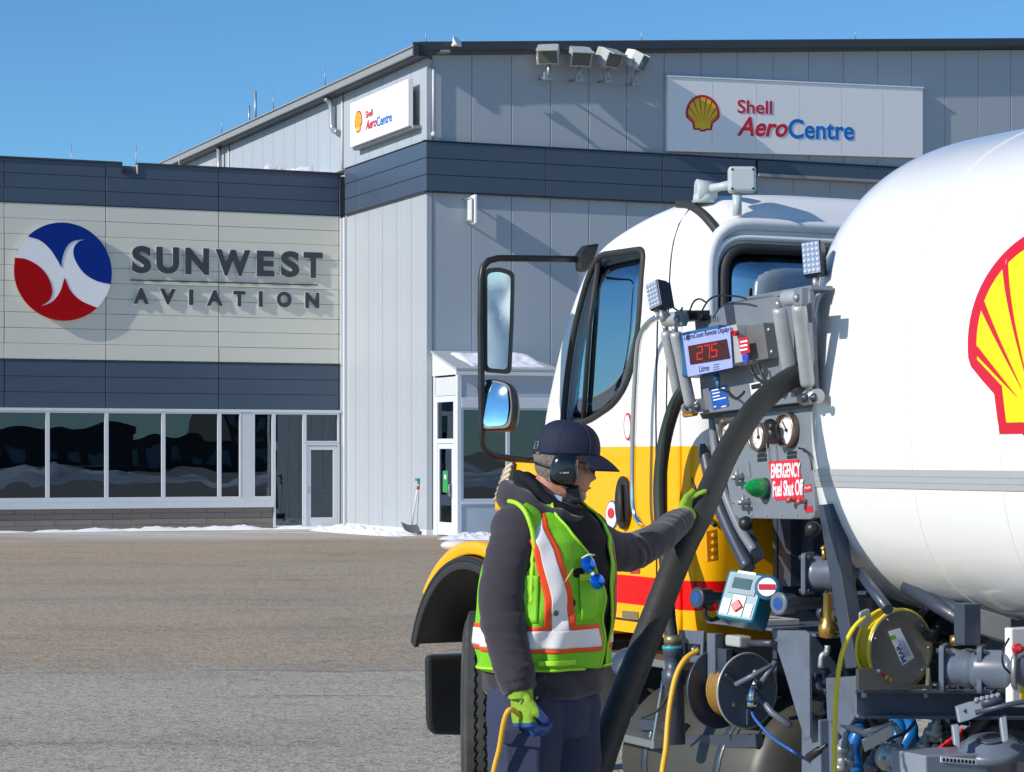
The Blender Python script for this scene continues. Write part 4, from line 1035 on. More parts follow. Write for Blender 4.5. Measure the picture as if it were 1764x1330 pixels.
UCW, ZCW = 1.96, .55
def arcstrip(a0, a1, r0, r1, v0, v1, n=30):
    m = MB(); pts = []
    for i in range(n + 1):
        a = R(a0 + (a1 - a0) * i / n); c, s = math.cos(a), math.sin(a)
        pts.append([T(UCW + r * c, v, ZCW + r * s * .98) for r, v in ((r0, v0), (r1, v0), (r1, v1), (r0, v1))])
    vs = [p for q in pts for p in q]; fs2 = [(i * 4 + j, i * 4 + (j + 1) % 4, i * 4 + 4 + (j + 1) % 4, i * 4 + 4 + j) for i in range(n) for j in range(4)] + [(0, 1, 2, 3), (n * 4, n * 4 + 1, n * 4 + 2, n * 4 + 3)]
    m.add(vs, fs2, True); return m
fd = arcstrip(40, 150, .732, .80, -.50, .15).build('fender', M_yel, truck, bevel=.012)
arcstrip(20, 152, .695, .725, -.5, .185).build('fender_flare', M_blk, truck, bevel=.01)
arcstrip(20, 44, .727, .755, -.5, .15).build('fender_flare', M_blk, truck, bevel=.01)
arcstrip(20, 152, .66, .70, .16, .185).build('flare_lip', M_rub, truck, bevel=.005)
arcstrip(21, 150, .62, .699, -.50, -.44).build('splash_guard', M_rub, truck)
m = MB(); m.prism([T(1.50, -.50, .8), T(2.66, -.50, .82), T(2.5, -.5, 1.16), T(1.5, -.5, 1.2)], lf * .05); m.build('inner_guard', M_rub, truck)
m = MB(); ctr = pv(.14).hit(800, 940); m.ball(T(2.32, .06, 1.30), .06, 16, (1.5, 1, .5)); m.build('marker_lamp', mat('lamp_clear', (.75, .72, .68), .15, coat=.5), truck)
m = MB(); p_ = round_poly([Vector(q) for q in ((-.02, .30), (.13, .34), (.13, .72), (-.02, .76))], .05, 4)
m = MB(); pts = [pu(3.0).hit(*q) for q in ((737, 1133), (742, 1130), (830, 1127), (830, 1268), (752, 1266), (742, 1258), (739, 1240))]
m.prism(pts, fw_ * .06); m.box(T(3.12, -1.1, .52), fw_ * .06, lf * .95, Z * .16); m.build('bumper', M_blk, truck, bevel=.02)
m = MB(); m.box(T(3.14, -1.06, 1.05), fw_ * .03, lf * .45, Z * .3); m.build('grille', M_chr, truck, bevel=.02)

# ------------------------------------------------------------------ mirrors on their tube frame
mp_ = pu(1.22)
def mirror_tube(pts, r, name, mt, parent): m = MB(); m.tube(pts, r, 12); return m.build(name, mt, parent)
loop = [(1012, 447), (960, 446), (880, 445), (858, 445)] + [(842, 449), (832, 460), (829, 480)] + [(828, 560), (829, 640), (830, 740)] + [(831, 765), (838, 778), (852, 786)] + [(880, 790), (925, 793)]
root_arm = mirror_tube([mp_.hit(*q) for q in loop], .0155, 'mirror_arm', M_blk, truck)
m = MB(); hh = [mp_.hit(*q, -.02) for q in ((1000, 424), (1022, 421), (1016, 440), (1003, 470), (990, 468), (988, 440))]; m.prism(hh, fw_ * -.07); m.build('mirror_mount', M_blk, truck, bevel=.012)
mn = Vector((-.08, -.992, -.026)).normalized()
def mirror(poly, inner_, name, r, th, bulge=0, mn=mn):
    c = mp_.hit(sum(p[0] for p in poly) / len(poly), sum(p[1] for p in poly) / len(poly)); pl = Plane(c + mn * .05, mn)
    P2 = round_poly([Vector(p) for p in poly], r, 6); m = MB(); pts = [pl.hit(p.x, p.y) for p in P2]
    cc = sum(pts, Vector()) / len(pts); n_ = len(pts)
    back = [cc + (p - cc) * .8 - mn * th for p in pts]; mid_ = [p - mn * th * .5 for p in pts]
    m.add(pts + mid_ + back, [list(range(n_)), [2 * n_ + i for i in range(n_)][::-1]] + [(k * n_ + i, k * n_ + (i + 1) % n_, (k + 1) * n_ + (i + 1) % n_, (k + 1) * n_ + i) for k in range(2) for i in range(n_)], False)
    h = m.build(name, M_blk, truck, bevel=.008)
    I2 = round_poly([Vector(p) for p in inner_], r * .8, 8); ip = [pl.hit(p.x, p.y) for p in I2]; ic = sum(ip, Vector()) / len(ip); rmax = max((p - ic).length for p in ip)
    m = MB(); K_ = 12; rows = []
    for k in range(K_ + 1):
        t = 1 - k / K_
        rows.append([ic + (p - ic) * max(t, .001) + mn * (.003 + bulge * (1 - ((p - ic).length * t / rmax) ** 2)) for p in ip])
    N_ = len(ip); m.add([p for r_ in rows for p in r_], [(i * N_ + k, i * N_ + (k + 1) % N_, (i + 1) * N_ + (k + 1) % N_, (i + 1) * N_ + k) for i in range(K_) for k in range(N_)], True)
    m.build('mirror_glass', M_mir, h)
mirror([(834, 463), (860, 460), (886, 468), (884, 560), (880, 645), (833, 641)], [(840, 471), (860, 468), (880, 475), (878, 560), (874, 637), (840, 634)], 'mirror', 10, .07)
mirror([(820, 657), (850, 651), (880, 660), (885, 700), (880, 740), (828, 742)], [(826, 662), (850, 657), (875, 665), (879, 700), (873, 733), (834, 736)], 'convex_mirror', 14, .09, .012, Vector((-.50, -.85, .19)).normalized())

# ------------------------------------------------------------------ grab rail beside the door, roof horn and antenna box
m = MB(); g_ = pv(.10); m.tube(bez([g_.hit(*q) for q in ((1135, 545), (1118, 556), (1105, 575), (1098, 610), (1092, 720), (1090, 840), (1094, 885), (1106, 905))], 6), .0135, 10); m.build('grab_rail', M_chr, truck)
m = MB(); hp = Plane(T(.35, -.45, 0), -fw_)
c = P(1213, 330, 9.9); m.lathe(c, Vector((-.95, -.1, -.05)), [(-.05, .04), (.0, .048), (.03, .055), (.035, .048)], 20); m.lathe(c + Z * -.05, Z, [(0, .05), (.04, .045)], 16); horn = m.build('roof_horn', mat('pale_grey_plastic', (.50, .56, .56), .4, var=.05), truck)
m = MB(); m.tube([P(1222, 326, 9.88), P(1240, 322, 9.85), P(1262, 318, 9.8)], [.022, .018, .022], 10); m.build('horn_arm', MATS['pale_grey_plastic'], horn)
bx = P(1278, 310, 9.75); m = MB(); m.box(bx, (.058, .004, 0), (0, .035, 0), (0, .0, .054)); bo = m.build('antenna_box', MATS['pale_grey_plastic'], truck, bevel=.012)
for sx in (-1, 1):
    for sz in (-1, 1): m = MB(); m.cyl(bx + Vector((sx * .044, -.034, sz * .040)), bx + Vector((sx * .044, -.04, sz * .040)), .005, 8); m.build('screw', M_blk, bo)
m = MB(); m.cyl(bx + Vector((-.02, .0, -.06)), bx + Vector((-.02, 0, -.15)), .02, 10); m.build('antenna_foot', MATS['pale_grey_plastic'], bo)

# ------------------------------------------------------------------ fuel tank of the truck itself, steps
m = MB(); m.lathe(T(-.42, -.32, .42), fw_, [(0, .001), (.01, .2), (.03, .29), (.08, .33), (1.12, .33), (1.17, .29), (1.2, .001)], 48); ft = m.build('aluminium_fuel_tank', mat('shaded_tank_metal', (.085, .083, .072), .5, .35, var=.15, vscale=3, dirt=.3, dcol=(.12, .11, .09)), truck)  # aluminium given a darker colour to stand for the shade on it
for u0 in (-.1, .5): m = MB(); m.lathe(T(u0, -.32, .42), fw_, [(-.025, .334), (.025, .334)], 48); m.build('tank_strap', M_gryd, ft)
m = MB(); stp = pv(-.02)
m.prism([T(.35, -.06, .83), T(.95, -.06, .83), T(.95, -.34, .83), T(.35, -.34, .83)], Z * .035); m.prism([T(.35, .05, .50), T(.95, .05, .50), T(.95, -.25, .50), T(.35, -.25, .50)], Z * .035); m.build('cab_step', M_alum, truck, bevel=.005)
for u0 in (.36, .94): m = MB(); m.prism([T(u0, -.02, .87), T(u0, .05, .50), T(u0, -.1, .50), T(u0, -.2, .87)], fw_ * .015); m.build('step_bracket', M_alum, truck)
m = MB(); m.lathe(P(1080, 1143, 9.9), Vector((-.5, -.75, .5)), [(-.02, .066), (.02, .066), (.03, .055), (.03, 0)], 20); m.build('filler_cap', M_gryd, truck)
m = MB(); m.tube(bez([T(.15, -.1, .7), T(.1, -.05, .45), T(-.2, .0, .3)], 6), .02, 8); m.build('air_line', M_rub, truck)
# ================================================================== control panel, rollers and pumping gear behind the cab
def pri(pl, pts, d, name, mt, parent=None, bevel=0.0, off=0.0, r=0):
    parent = parent or truck
    P2 = round_poly([Vector(p) for p in pts], r, 4) if r else pts
    m = MB(); m.prism([pl.hit(p[0], p[1], off) for p in P2], d); return m.build(name, mt, parent, bevel=bevel)
def tub(pl, pts, r, name, mt, parent=None, sm=0, off=0.0, seg=10):
    q = [pl.hit(p[0], p[1], off) for p in pts]
    if sm: q = catmull(q, sm)
    m = MB(); m.tube(q, r, seg); return m.build(name, mt, parent or truck)
def cyl(a, b, r, name, mt, parent=None, seg=24, bevel=0.0):
    m = MB(); m.cyl(a, b, r, seg); return m.build(name, mt, parent or truck, bevel=bevel)
def txt(pl, s, x0, y0, x1, y1, yt, name, mt, parent, depth=.002, off=.002, **kw):
    a, b, t = pl.hit(x0, y0, off), pl.hit(x1, y1, off), pl.hit(x0, yt, off)
    xv = (b - a).normalized(); yv = (t - a); hh = yv.length; yv = yv.normalized(); m = MB()
    text_on(m, s, a, xv, yv, (b - a).length, hh, pl.n, depth, **kw); return m.build(name, mt, parent)
M_pan = mat('panel_grey_paint', (.19, .215, .25), .38, coat=.15, var=.08, vscale=8, dirt=.25, dcol=(.09, .09, .09))
tilt_n = (lf * math.cos(R(6.5)) - Z * math.sin(R(6.5))).normalized()
PB = Plane(pv(.08).hit(1300, 712), tilt_n)            # upper board, leaning out at the top
PL_ = pv(.02)                                          # lower gauge panel
up_ = pri(PB, [(1196, 552), (1226, 541), (1246, 524), (1262, 518), (1328, 504), (1340, 512), (1395, 497), (1406, 690), (1210, 713)], lf * -.02, 'control_board', M_pan, bevel=.004)
pri(PB, [(1248, 526), (1263, 520), (1268, 560), (1254, 562)], lf * .003, 'shade_slot', M_gryd, up_)
pri(PB, [(1262, 516), (1330, 503), (1396, 491), (1398, 499), (1334, 512), (1262, 524)], lf * -.10, 'board_flange', M_pan, up_, bevel=.003)
# remote display box
dz = .09
dsp = pri(PB, [(1192, 577), (1270, 560), (1276, 632), (1204, 652)], lf * dz, 'display_box', mat('display_box_blue', (.02, .12, .28), .4), up_, bevel=.008)
PD = Plane(PB.o + tilt_n * (dz + .004), tilt_n)
M_face = mat('display_face', (.36, .42, .78), .4)
fc = pri(PD, [(1177, 578), (1258, 562), (1263, 633), (1186, 649)], tilt_n * .003, 'display_face', M_face, dsp)
M_lcd = mat('dark_red_window', (.045, .006, .008), .15, coat=.5)
pri(PD, [(1186, 596), (1252, 584), (1258, 617), (1190, 628)], tilt_n * .003, 'display_window', M_lcd, dsp, off=.004)
M_led = mat('red_led', (.5, .02, .02), .5, emit=(1, .02, .03, .55))
seg7 = {'2': [(0, 2), (1, 2), (1, 1), (0, 1), (0, 0), (1, 0)], '7': [(0, 2), (1, 2), (1, 1), (1, 0)], '5': [(1, 2), (0, 2), (0, 1), (1, 1), (1, 0), (0, 0)]}
m = MB()
def disp(a, b):   # 0..1 coordinates in the window to photo pixels
    x = 1188 + 66 * a; return x, 596 - 12 * a + (30 - 0 * a) * b
for k, ch in enumerate('275'):
    pts = [(.20 + .19 * k + .13 * a, .86 - .36 * b) for a, b in seg7[ch]]
    for (a0_, b0_), (a1_, b1_) in zip(pts[:-1], pts[1:]):
        for j in range(5):
            t = j / 4; x, y = disp(a0_ + (a1_ - a0_) * t, b0_ + (b1_ - b0_) * t); q = PD.hit(x, y, .0078); m.box(q, fw_ * .0026, tilt_n * .0008, Z * .0026)
m.build('led_digits', M_led, dsp)
M_ink = mat('navy_ink', (.01, .015, .10), .5)
txt(PD, 'LectroCount Remote Display', 1179, 589, 1256, 574, 577, 'display_text', M_ink, dsp, off=.0035, depth=.001)
txt(PD, 'Litres', 1205, 641, 1222, 638, 631, 'display_text', M_ink, dsp, off=.0035, depth=.001)
for k in range(3): m = MB(); m.tube([PD.hit(1229, 629 + k * 4, .004), PD.hit(1239, 627 + k * 4, .004)], .0012, 4); m.build('display_text', M_ink, dsp)
# switch box and junction box
sb_ = pri(PB, [(1271, 566), (1300, 559), (1312, 624), (1283, 631)], lf * .085, 'switch_box', mat('switch_box_grey', (.45, .46, .47), .4, .1), up_, bevel=.004)
PS = Plane(PB.o + tilt_n * .087, tilt_n); PS2 = Plane(PB.o + tilt_n * .089, tilt_n)
pri(PS, [(1272, 583), (1288, 580), (1293, 607), (1277, 611)], tilt_n * .002, 'red_label', M_red, sb_)
for k in range(3): pri(PS2, [(1275, 588 + k * 7), (1287, 585.5 + k * 7), (1288, 588.5 + k * 7), (1276, 591 + k * 7)], tilt_n * .001, 'label_text', M_white, sb_, off=.001)
m = MB(); m.lathe(PS.hit(1285.5, 617), tilt_n, [(0, .021), (.006, .02)], 24); m.build('blue_button', mat('button_blue', (.05, .06, .5), .4), sb_)
m = MB(); q = PS.hit(1271, 574); m.lathe(q, tilt_n, [(0, .011), (.02, .010)], 14); m.tube([q + tilt_n * .02, q + tilt_n * .028 + Z * .018], .005, 8); m.build('toggle_switch', M_red, sb_)
jb = pri(PB, [(1303, 563), (1333, 556), (1342, 618), (1312, 624)], lf * .05, 'junction_box', mat('junction_box_grey', (.22, .225, .22), .42, .4), up_, bevel=.003)
for x, y in ((1325, 568), (1330, 606)): m = MB(); m.lathe(PB.hit(x, y, .055), tilt_n, [(0, .009), (.006, .007), (.008, 0)], 12); m.build('bolt', M_galv, jb)
# stickers
pri(PB, [(1223, 669), (1250, 663), (1256, 699), (1229, 706)], tilt_n * .002, 'blue_placard', mat('placard_blue', (.01, .10, .45), .45), up_, off=.001)
for k, (w0, w1) in enumerate(((1226, 1249), (1227, 1240), (1228, 1240), (1229, 1251), (1230, 1234), (1243, 1251))):
    yy = 672 + 5.5 * min(k, 4) + (6 if k > 3 else 0); pri(PB, [(w0, yy), (w1, yy - (w1 - w0) * .22), (w1, yy + 2 - (w1 - w0) * .22), (w0, yy + 2)], tilt_n * .001, 'placard_line', M_white, up_, off=.0035)
pri(PB, [(1292, 661), (1312, 657), (1317, 694), (1298, 699)], tilt_n * .002, 'white_placard', M_white, up_, off=.001)
pri(PB, [(1294, 663), (1311, 659.5), (1312, 668), (1295, 671)], tilt_n * .001, 'placard_line', M_blk, up_, off=.0035)
# rollers
def roller(a, b, r, cap=True):
    a, b = Vector(a), Vector(b); d = (b - a).normalized(); m = MB(); m.lathe(a, d, [(0, r * .6), (.004, r * .95), (.02, r), ((b - a).length - .02, r), ((b - a).length - .004, r * .95), ((b - a).length, r * .6)], 24); rr = m.build('roller', M_roll, truck)
    for p, s_ in ((a, -1), (b, 1)):
        m = MB(); m.cyl(p, p + d * s_ * .025, .012, 10); m.build('axle_pin', M_galv, rr)
    return rr
PR = Plane(PB.o + lf * .06 + tilt_n * 0, tilt_n)
PR0 = Plane(pv(.10).hit(1190, 700), (lf * math.cos(R(17)) - Z * math.sin(R(17))).normalized())
roller(PR0.hit(1147, 570), PR0.hit(1171, 690), .024); roller(PR0.hit(1163, 572, .03), PR0.hit(1190, 700, .03), .024)
roller(PR0.hit(1342, 530), PR0.hit(1366, 672), .028); roller(PR0.hit(1376, 525, .01), PR0.hit(1392, 665, .01), .028)
for (x, y) in ((1147, 551), (1354, 514)):
    q = PR0.hit(x, y); m = MB(); m.cyl(q, PR0.hit(x + 30, y - 3), .030, 16); bk = m.build('roller_bracket', M_roll, truck, bevel=.004)
    q2 = PR0.hit(x + 26, y - 2, .03); m = MB(); m.box(q2, fw_ * .028, tilt_n * .016, Z * .032); m.build('bracket_plate', M_pan, bk, bevel=.006)
    m = MB(); m.lathe(q2 + tilt_n * .016, tilt_n, [(0, .014), (.012, .012), (.014, 0)], 8); m.build('bolt', M_galv, bk)
for (x, y) in ((1183, 702), (1384, 686)):
    q2 = PR0.hit(x, y, .0); m = MB(); m.cyl(q2, PR0.hit(x + 26, y - 4), .028, 16); bk = m.build('roller_bracket', M_roll, truck)
    for k in (4, 20): m = MB(); m.lathe(PR0.hit(x + k, y - 1, .028), tilt_n, [(0, .018), (.01, .018), (.012, .010), (.022, .009)], 8); m.build('bolt', M_gryd, bk)
m = MB(); q = PR0.hit(1180, 714); m.cyl(q, PR0.hit(1198, 711), .014, 10); m.build('orange_bush', mat('bush_orange', (.7, .3, .02), .5), truck)
# work lamps with cube lenses
def lamp(px, py, D, w, h, nrm, up):
    c = P(px, py, D); n = Vector(nrm).normalized(); u_ = (Vector(up) - n * Vector(up).dot(n)).normalized(); x = u_.cross(n)
    m = MB(); m.box(c - n * .03, x * w, u_ * h, n * .03); b_ = m.build('work_lamp', M_blk, truck, bevel=.006)
    for k in range(5): m = MB(); m.box(c - n * .066, x * (w * (-.8 + .4 * k)) * 0 + x * .003, u_ * (h * .9), n * .012); m.v = [v + x * (w * (-.8 + .4 * k)) for v in m.v]; m.build('cooling_fin', M_blk, b_)
    m = MB(); m.box(c + n * .002, x * (w * .88), u_ * (h * .92), n * .003); m.build('lens', mat('lamp_reflector', (.62, .63, .66), .15, .8, var=.05), b_)
    M_l = mat('led_lens', (.9, .9, .92), .08, .2, coat=.8)
    for i in range(4):
        for j in range(6):
            m = MB(); m.lathe(c + n * .005 + x * (w * .88 * (-.75 + .5 * i)) + u_ * (h * .92 * (-.83 + .333 * j)), n, [(0, w * .19), (.005, w * .14), (.007, 0)], 8); m.build('led', M_l, b_)
    m = MB(); m.tube([c - u_ * h - n * .03, c - u_ * (h + .05) - n * .03], .012, 8); m.build('lamp_foot', M_galv, b_)
lamp(1126, 508, 9.25, .034, .058, (-.72, -.66, .1), (-.36, .1, 1))
lamp(1398, 444, 8.75, .038, .066, (-.42, -.9, .12), (-.12, 0, 1))
m = MB(); m.tube([P(1131, 530, 9.3), P(1150, 548, 9.3)], .02, 8); m.build('lamp_bracket', M_roll, truck)
# cable block and wires on the top edge
kb = pri(PB, [(1178, 543), (1184, 534), (1220, 536), (1226, 546), (1220, 552), (1178, 556)], lf * .04, 'cable_gland_block', M_blk, None, bevel=.006, off=.0)
for i in range(6): m = MB(); m.box(PB.hit(1199 + 4.2 * i, 538, .045), fw_ * .003, lf * .006, Z * .008); m.build('gland', M_blk, kb)
def wire(pts, r, name='wire', mt=None, parent=None, pl=None, off=.05): return tub(pl or PB, pts, r, name, mt or M_blk, parent, sm=6, off=off, seg=6)
wire([(1146, 522), (1160, 530), (1170, 536), (1176, 530)], .004)
wire([(1188, 536), (1195, 520), (1205, 515), (1215, 520)], .004)
wire([(1210, 534), (1220, 518), (1235, 510), (1265, 510), (1285, 514)], .004)
wire([(1293, 630), (1298, 645), (1315, 660), (1335, 672)], .006); wire([(1306, 626), (1312, 645), (1322, 658), (1338, 668)], .006)
wire([(1236, 648), (1238, 668), (1255, 676), (1268, 686), (1280, 678), (1282, 674)], .005)
m = MB(); m.cyl(PB.hit(1233, 645, .05), PB.hit(1236, 655, .05), .014, 12); m.cyl(PB.hit(1236, 655, .05), PB.hit(1238, 668, .05), .009, 12); m.build('cable_plug', mat('plug_teal', (.03, .15, .3), .4), truck)

# lower gauge panel
lp_ = pri(PL_, [(1228, 715), (1396, 699), (1404, 880), (1402, 892), (1394, 895), (1272, 893), (1262, 884), (1246, 800)], lf * -.03, 'gauge_panel', M_pan, bevel=.004)
pri(PL_, [(1205, 712), (1408, 688), (1410, 700), (1210, 722)], lf * -.06, 'panel_lip', M_gryd, truck, off=.01)
def gauge(px, py, ry, ang):
    c = PL_.hit(px, py); r = ry / (F / c.y); m = MB(); m.lathe(c, lf, [(0, r * 1.0), (.025, r * 1.0), (.035, r * .93), (.03, r * .84), (.012, r * .82), (.012, 0)], 40); g = m.build('gauge', mat('bronze_bezel', (.26, .21, .17), .35, .7, var=.2), truck)
    m = MB(); m.lathe(c + lf * .0125, lf, [(0, r * .81), (.002, r * .81)], 40); m.build('gauge_dial', M_stk, g)
    for k in range(21):
        a = R(-225 + 270 * k / 20); d = (-fw_ * math.cos(a) - Z * math.sin(a)); l = .13 if k % 5 == 0 else .07
        m = MB(); m.box(c + lf * .0155 + d * r * (.74 - l / 2), d * r * l / 2, d.cross(lf) * .0012, lf * .0005); m.build('tick', M_blk, g)
    d = (-fw_ * math.cos(R(ang)) - Z * math.sin(R(ang))); m = MB(); m.box(c + lf * .018 + d * r * .25, d * r * .38, d.cross(lf) * .002, lf * .0008); m.lathe(c + lf * .016, lf, [(0, .007), (.006, .006)], 12); m.build('needle', M_blk, g)
gauge(1361, 741, 31, -130); gauge(1262, 747, 27, -160); gauge(1313, 753, 25, -100)
m = MB(); m.tube(bez([PL_.hit(*p, .05) for p in ((1243, 727), (1258, 724), (1275, 722), (1286, 728))], 4), .012, 8); m.ball(PL_.hit(1247, 727, .05), .018, 10); m.ball(PL_.hit(1278, 720, .05), .02, 10); m.build('gauge_valve', mat('old_bronze', (.14, .11, .09), .5, .5), truck)
m = MB(); m.cyl(PL_.hit(1325, 727, .05), PL_.hit(1334, 760, .06), .022, 10); m.ball(PL_.hit(1330, 735, .06), .02, 10); m.build('black_cock', M_blk, truck)
pri(PL_, [(1324, 795), (1376, 791), (1385, 858), (1336, 862)], lf * .003, 'emergency_sign', mat('emergency_red', (.72, .02, .05), .45), lp_, off=.001)
txt(PL_, 'EMERGENCY', 1329, 824, 1379, 822, 799, 'sign_text', M_white, lp_, off=.0045, bold=.02)
txt(PL_, 'Fuel Shut Off', 1332, 856, 1384, 853, 829, 'sign_text', M_white, lp_, off=.0045, bold=.02)
pri(PL_, [(1385, 836), (1397, 834), (1399, 846), (1387, 848)], lf * .002, 'red_tag', M_red, lp_, off=.001); pri(PL_, [(1387, 872), (1399, 871), (1401, 882), (1388, 883)], lf * .002, 'red_tag', M_red, lp_, off=.001)
txt(PL_, 'Push', 1386.5, 843, 1396.5, 841, 838.5, 'sign_text', M_white, lp_, off=.0035, depth=.001)
for x, y in ((1313, 783), (1364, 778)):
    for k in (0, 7): pri(PL_, [(x - 8, y + k), (x + 8, y - 1.5 + k), (x + 8.5, y + 4 + k), (x - 7.5, y + 5.5 + k)], lf * .002, 'name_plate', M_blk, lp_, off=.001)
gb = PL_.hit(1318, 842); m = MB(); m.lathe(gb, lf + Vector((-.35, -.5, .15)), [(0, .036), (.03, .040), (.055, .036), (.085, .024), (.105, .010), (.11, 0)], 28); m.build('green_beacon', mat('green_plastic', (.0, .30, .07), .22, coat=.4, var=.1), truck)
m = MB(); m.lathe(gb, lf, [(0, .044), (.012, .042)], 28); m.build('beacon_base', M_gryd, truck)
for x, y in ((1372, 861), (1389, 864)):
    q = PL_.hit(x, y); m = MB(); m.cyl(q, q + lf * .03, .009, 12); m.lathe(q + lf * .03, lf, [(0, .012), (.010, .014), (.014, 0)], 16); m.build('shutoff_knob', mat('knob_red_white', (.55, .12, .1), .3, .2), truck)
for x, y in ((1280, 822), (1291, 865)):
    q = PL_.hit(x, y); m = MB(); m.cyl(q, q + lf * .06, .012, 8); m.tube([q + lf * .05 - fw_ * .03, q + lf * .05 + fw_ * .05], .008, 8); m.tube([q + lf * .03 + Z * .03, q + lf * .03 - Z * .03], .007, 8); m.build('small_tap', M_galv, truck)
for x in range(1295, 1400, 26): m = MB(); m.lathe(PL_.hit(x, 887), lf, [(0, .006), (.004, .005)], 8); m.build('rivet', M_galv, lp_)
for x0, y0, y1 in ((1241, 732, 790), (1333, 762, 795), (1320, 762, 800), (1287, 795, 822)):
    m = MB(); n = int((y1 - y0) / 3)
    for k in range(n): m.ball(PL_.hit(x0 + (y0 - 700) * .0 + k * .35, y0 + 3 * k, .012), .0035, 6)
    o = m.build('bead_chain', M_galv, lp_); o['kind'] = 'stuff'
wire([(1376, 772), (1388, 776), (1396, 790), (1399, 810)], .004, pl=PL_, off=.02)
# structure behind and under the panel
for x0, x1, y0, y1, v0, nm in ((1337, 1362, 893, 1010, -.25, 'support_post'), (1362, 1400, 893, 1010, -.3, 'support_post')): pri(pv(v0), [(x0, y0), (x1, y0), (x1, y1), (x0, y1)], lf * -.1, nm, M_gryd, None)
pri(pv(.04), [(1408, 870), (1428, 868), (1476, 1150), (1456, 1152)], lf * -.06, 'support_strut', M_gryd, None, bevel=.004)
tub(pv(-.06), [(1204, 700), (1215, 780), (1232, 850), (1258, 915), (1290, 980)], .030, 'hose_bow', M_gryd, None, sm=8)
tub(pv(-.02), [(1228, 716), (1232, 770), (1243, 830), (1270, 900), (1300, 950)], .020, 'hose_bow', M_pan, None, sm=8)
tub(pv(-.02), [(1187, 770), (1195, 830), (1206, 880), (1232, 905)], .010, 'hose_bow', M_rub, None, sm=8)
for x, y in ((1285, 902), (1400, 911)): m = MB(); m.ball(PL_.hit(x, y, .04), .030, 20); m.tube([PL_.hit(x, y, .02), PL_.hit(x - 10, y + 10, -.1)], .01, 8); m.build('lever_knob', M_blk, truck)
pri(pu(-.16), [(1338, 700), (1560, 690), (1620, 1000), (1620, 1200), (1338, 1200)], fw_ * .03, 'back_plate', M_gryd, None)
pri(pv(-.10), [(1200, 714), (1236, 712), (1248, 800), (1272, 900), (1300, 960), (1280, 975), (1240, 900), (1212, 820)], lf * -.05, 'hoop_guard', M_gryd, None)
# second, thinner hose up to the left rollers
root = None
h2 = tub(pv(.13), [(1182, 668), (1162, 700), (1145, 760), (1137, 830), (1139, 900), (1148, 980), (1152, 1060), (1158, 1104)], .0285, 'delivery_hose', M_rub, None, sm=8, seg=14)
m = MB(); ln = catmull([pv(.13).hit(*p, .001) + lf * .029 for p in ((1184, 668), (1166, 700), (1150, 760), (1144, 830), (1146, 900), (1154, 980), (1158, 1060))], 8); m.tube(ln, .0014, 4); m.build('green_line', mat('hose_green', (.0, .22, .06), .6), h2)
q = pv(.13).hit(1159, 1106); m = MB(); m.lathe(q, -Z + fw_ * -.06, [(-.03, .03), (-.02, .036), (.01, .036), (.015, .042), (.055, .042), (.06, .036), (.11, .036), (.12, .05), (.17, .05), (.18, .04), (.42, .04)], 20); cp = m.build('hose_coupling', M_gryd, truck)
m = MB(); m.lathe(q, -Z, [(.015, .0435), (.03, .0435)], 20); m.build('coupling_band', mat('band_teal', (.02, .35, .36), .4), cp); m = MB(); m.lathe(q, -Z, [(-.028, .037), (.008, .037)], 20); m.build('ferrule', mat('dull_brass', (.3, .26, .14), .4, .6), cp)

# ------------------------------------------------------------------ shelf, meter head, left reel
SH = pv(.06)
sh = pri(Plane(T(-.3, 0, SH.hit(1250, 1083).z), Z), [(1173, 1078), (1385, 1083), (1392, 1075), (1182, 1071)], Z * -.01, 'gear_shelf', M_gry, None) if False else None
zs_ = SH.hit(1260, 1083).z
def shelf(u0, u1, v0, v1, z, t, name, mt, bev=.003): m = MB(); m.box(T((u0 + u1) / 2, (v0 + v1) / 2, z), fw_ * ((u1 - u0) / 2), lf * ((v1 - v0) / 2), Z * t); return m.build(name, mt, truck, bevel=bev)
uA = uvz(SH.hit(1175, 1083))[0]; uB = uvz(SH.hit(1386, 1083))[0]
shelf(uB, uA, -.5, -.05, zs_, .006, 'gear_shelf', M_gry)
pri(SH, [(1328, 1086), (1386, 1086), (1394, 1092), (1395, 1270), (1385, 1272), (1352, 1160)], lf * -.012, 'gusset_plate', M_gry, None, bevel=.002)
pri(pv(-.25), [(1386, 1088), (1398, 1088), (1440, 1145), (1440, 1160), (1386, 1160)], lf * -.012, 'gusset_plate', M_gry, None, bevel=.002)
pri(SH, [(1173, 1085), (1216, 1087), (1214, 1138), (1206, 1142), (1174, 1138)], lf * .012, 'guide_plate', M_gry, None, bevel=.003)
pri(SH, [(1182, 1108), (1206, 1110), (1205, 1128), (1183, 1127)], lf * .006, 'guide_slot', M_blk, None, off=.013); 
m = MB(); m.ball(SH.hit(1196, 1119, .02), .016, 12, (1, 1, 1)); m.build('guide_eye', M_chr, truck)
pri(SH, [(1232, 1090), (1246, 1091), (1246, 1178), (1232, 1176)], lf * .04, 'reel_arm', M_gry, None, bevel=.003)
pri(SH, [(1246, 1116), (1262, 1118), (1260, 1170), (1248, 1168)], lf * .03, 'reel_arm', M_gryd, None, bevel=.003)
m = MB(); q = SH.hit(1232, 1105); m.box(SH.hit(1272, 1104, .02), fw_ * .055, lf * .03, Z * .022); m.build('reel_motor', mat('motor_grey', (.40, .42, .42), .4), truck, bevel=.008)
m = MB(); m.cyl(SH.hit(1290, 1108, .02), SH.hit(1332, 1108, .02), .014, 10); m.build('reel_shaft', M_gryd, truck)
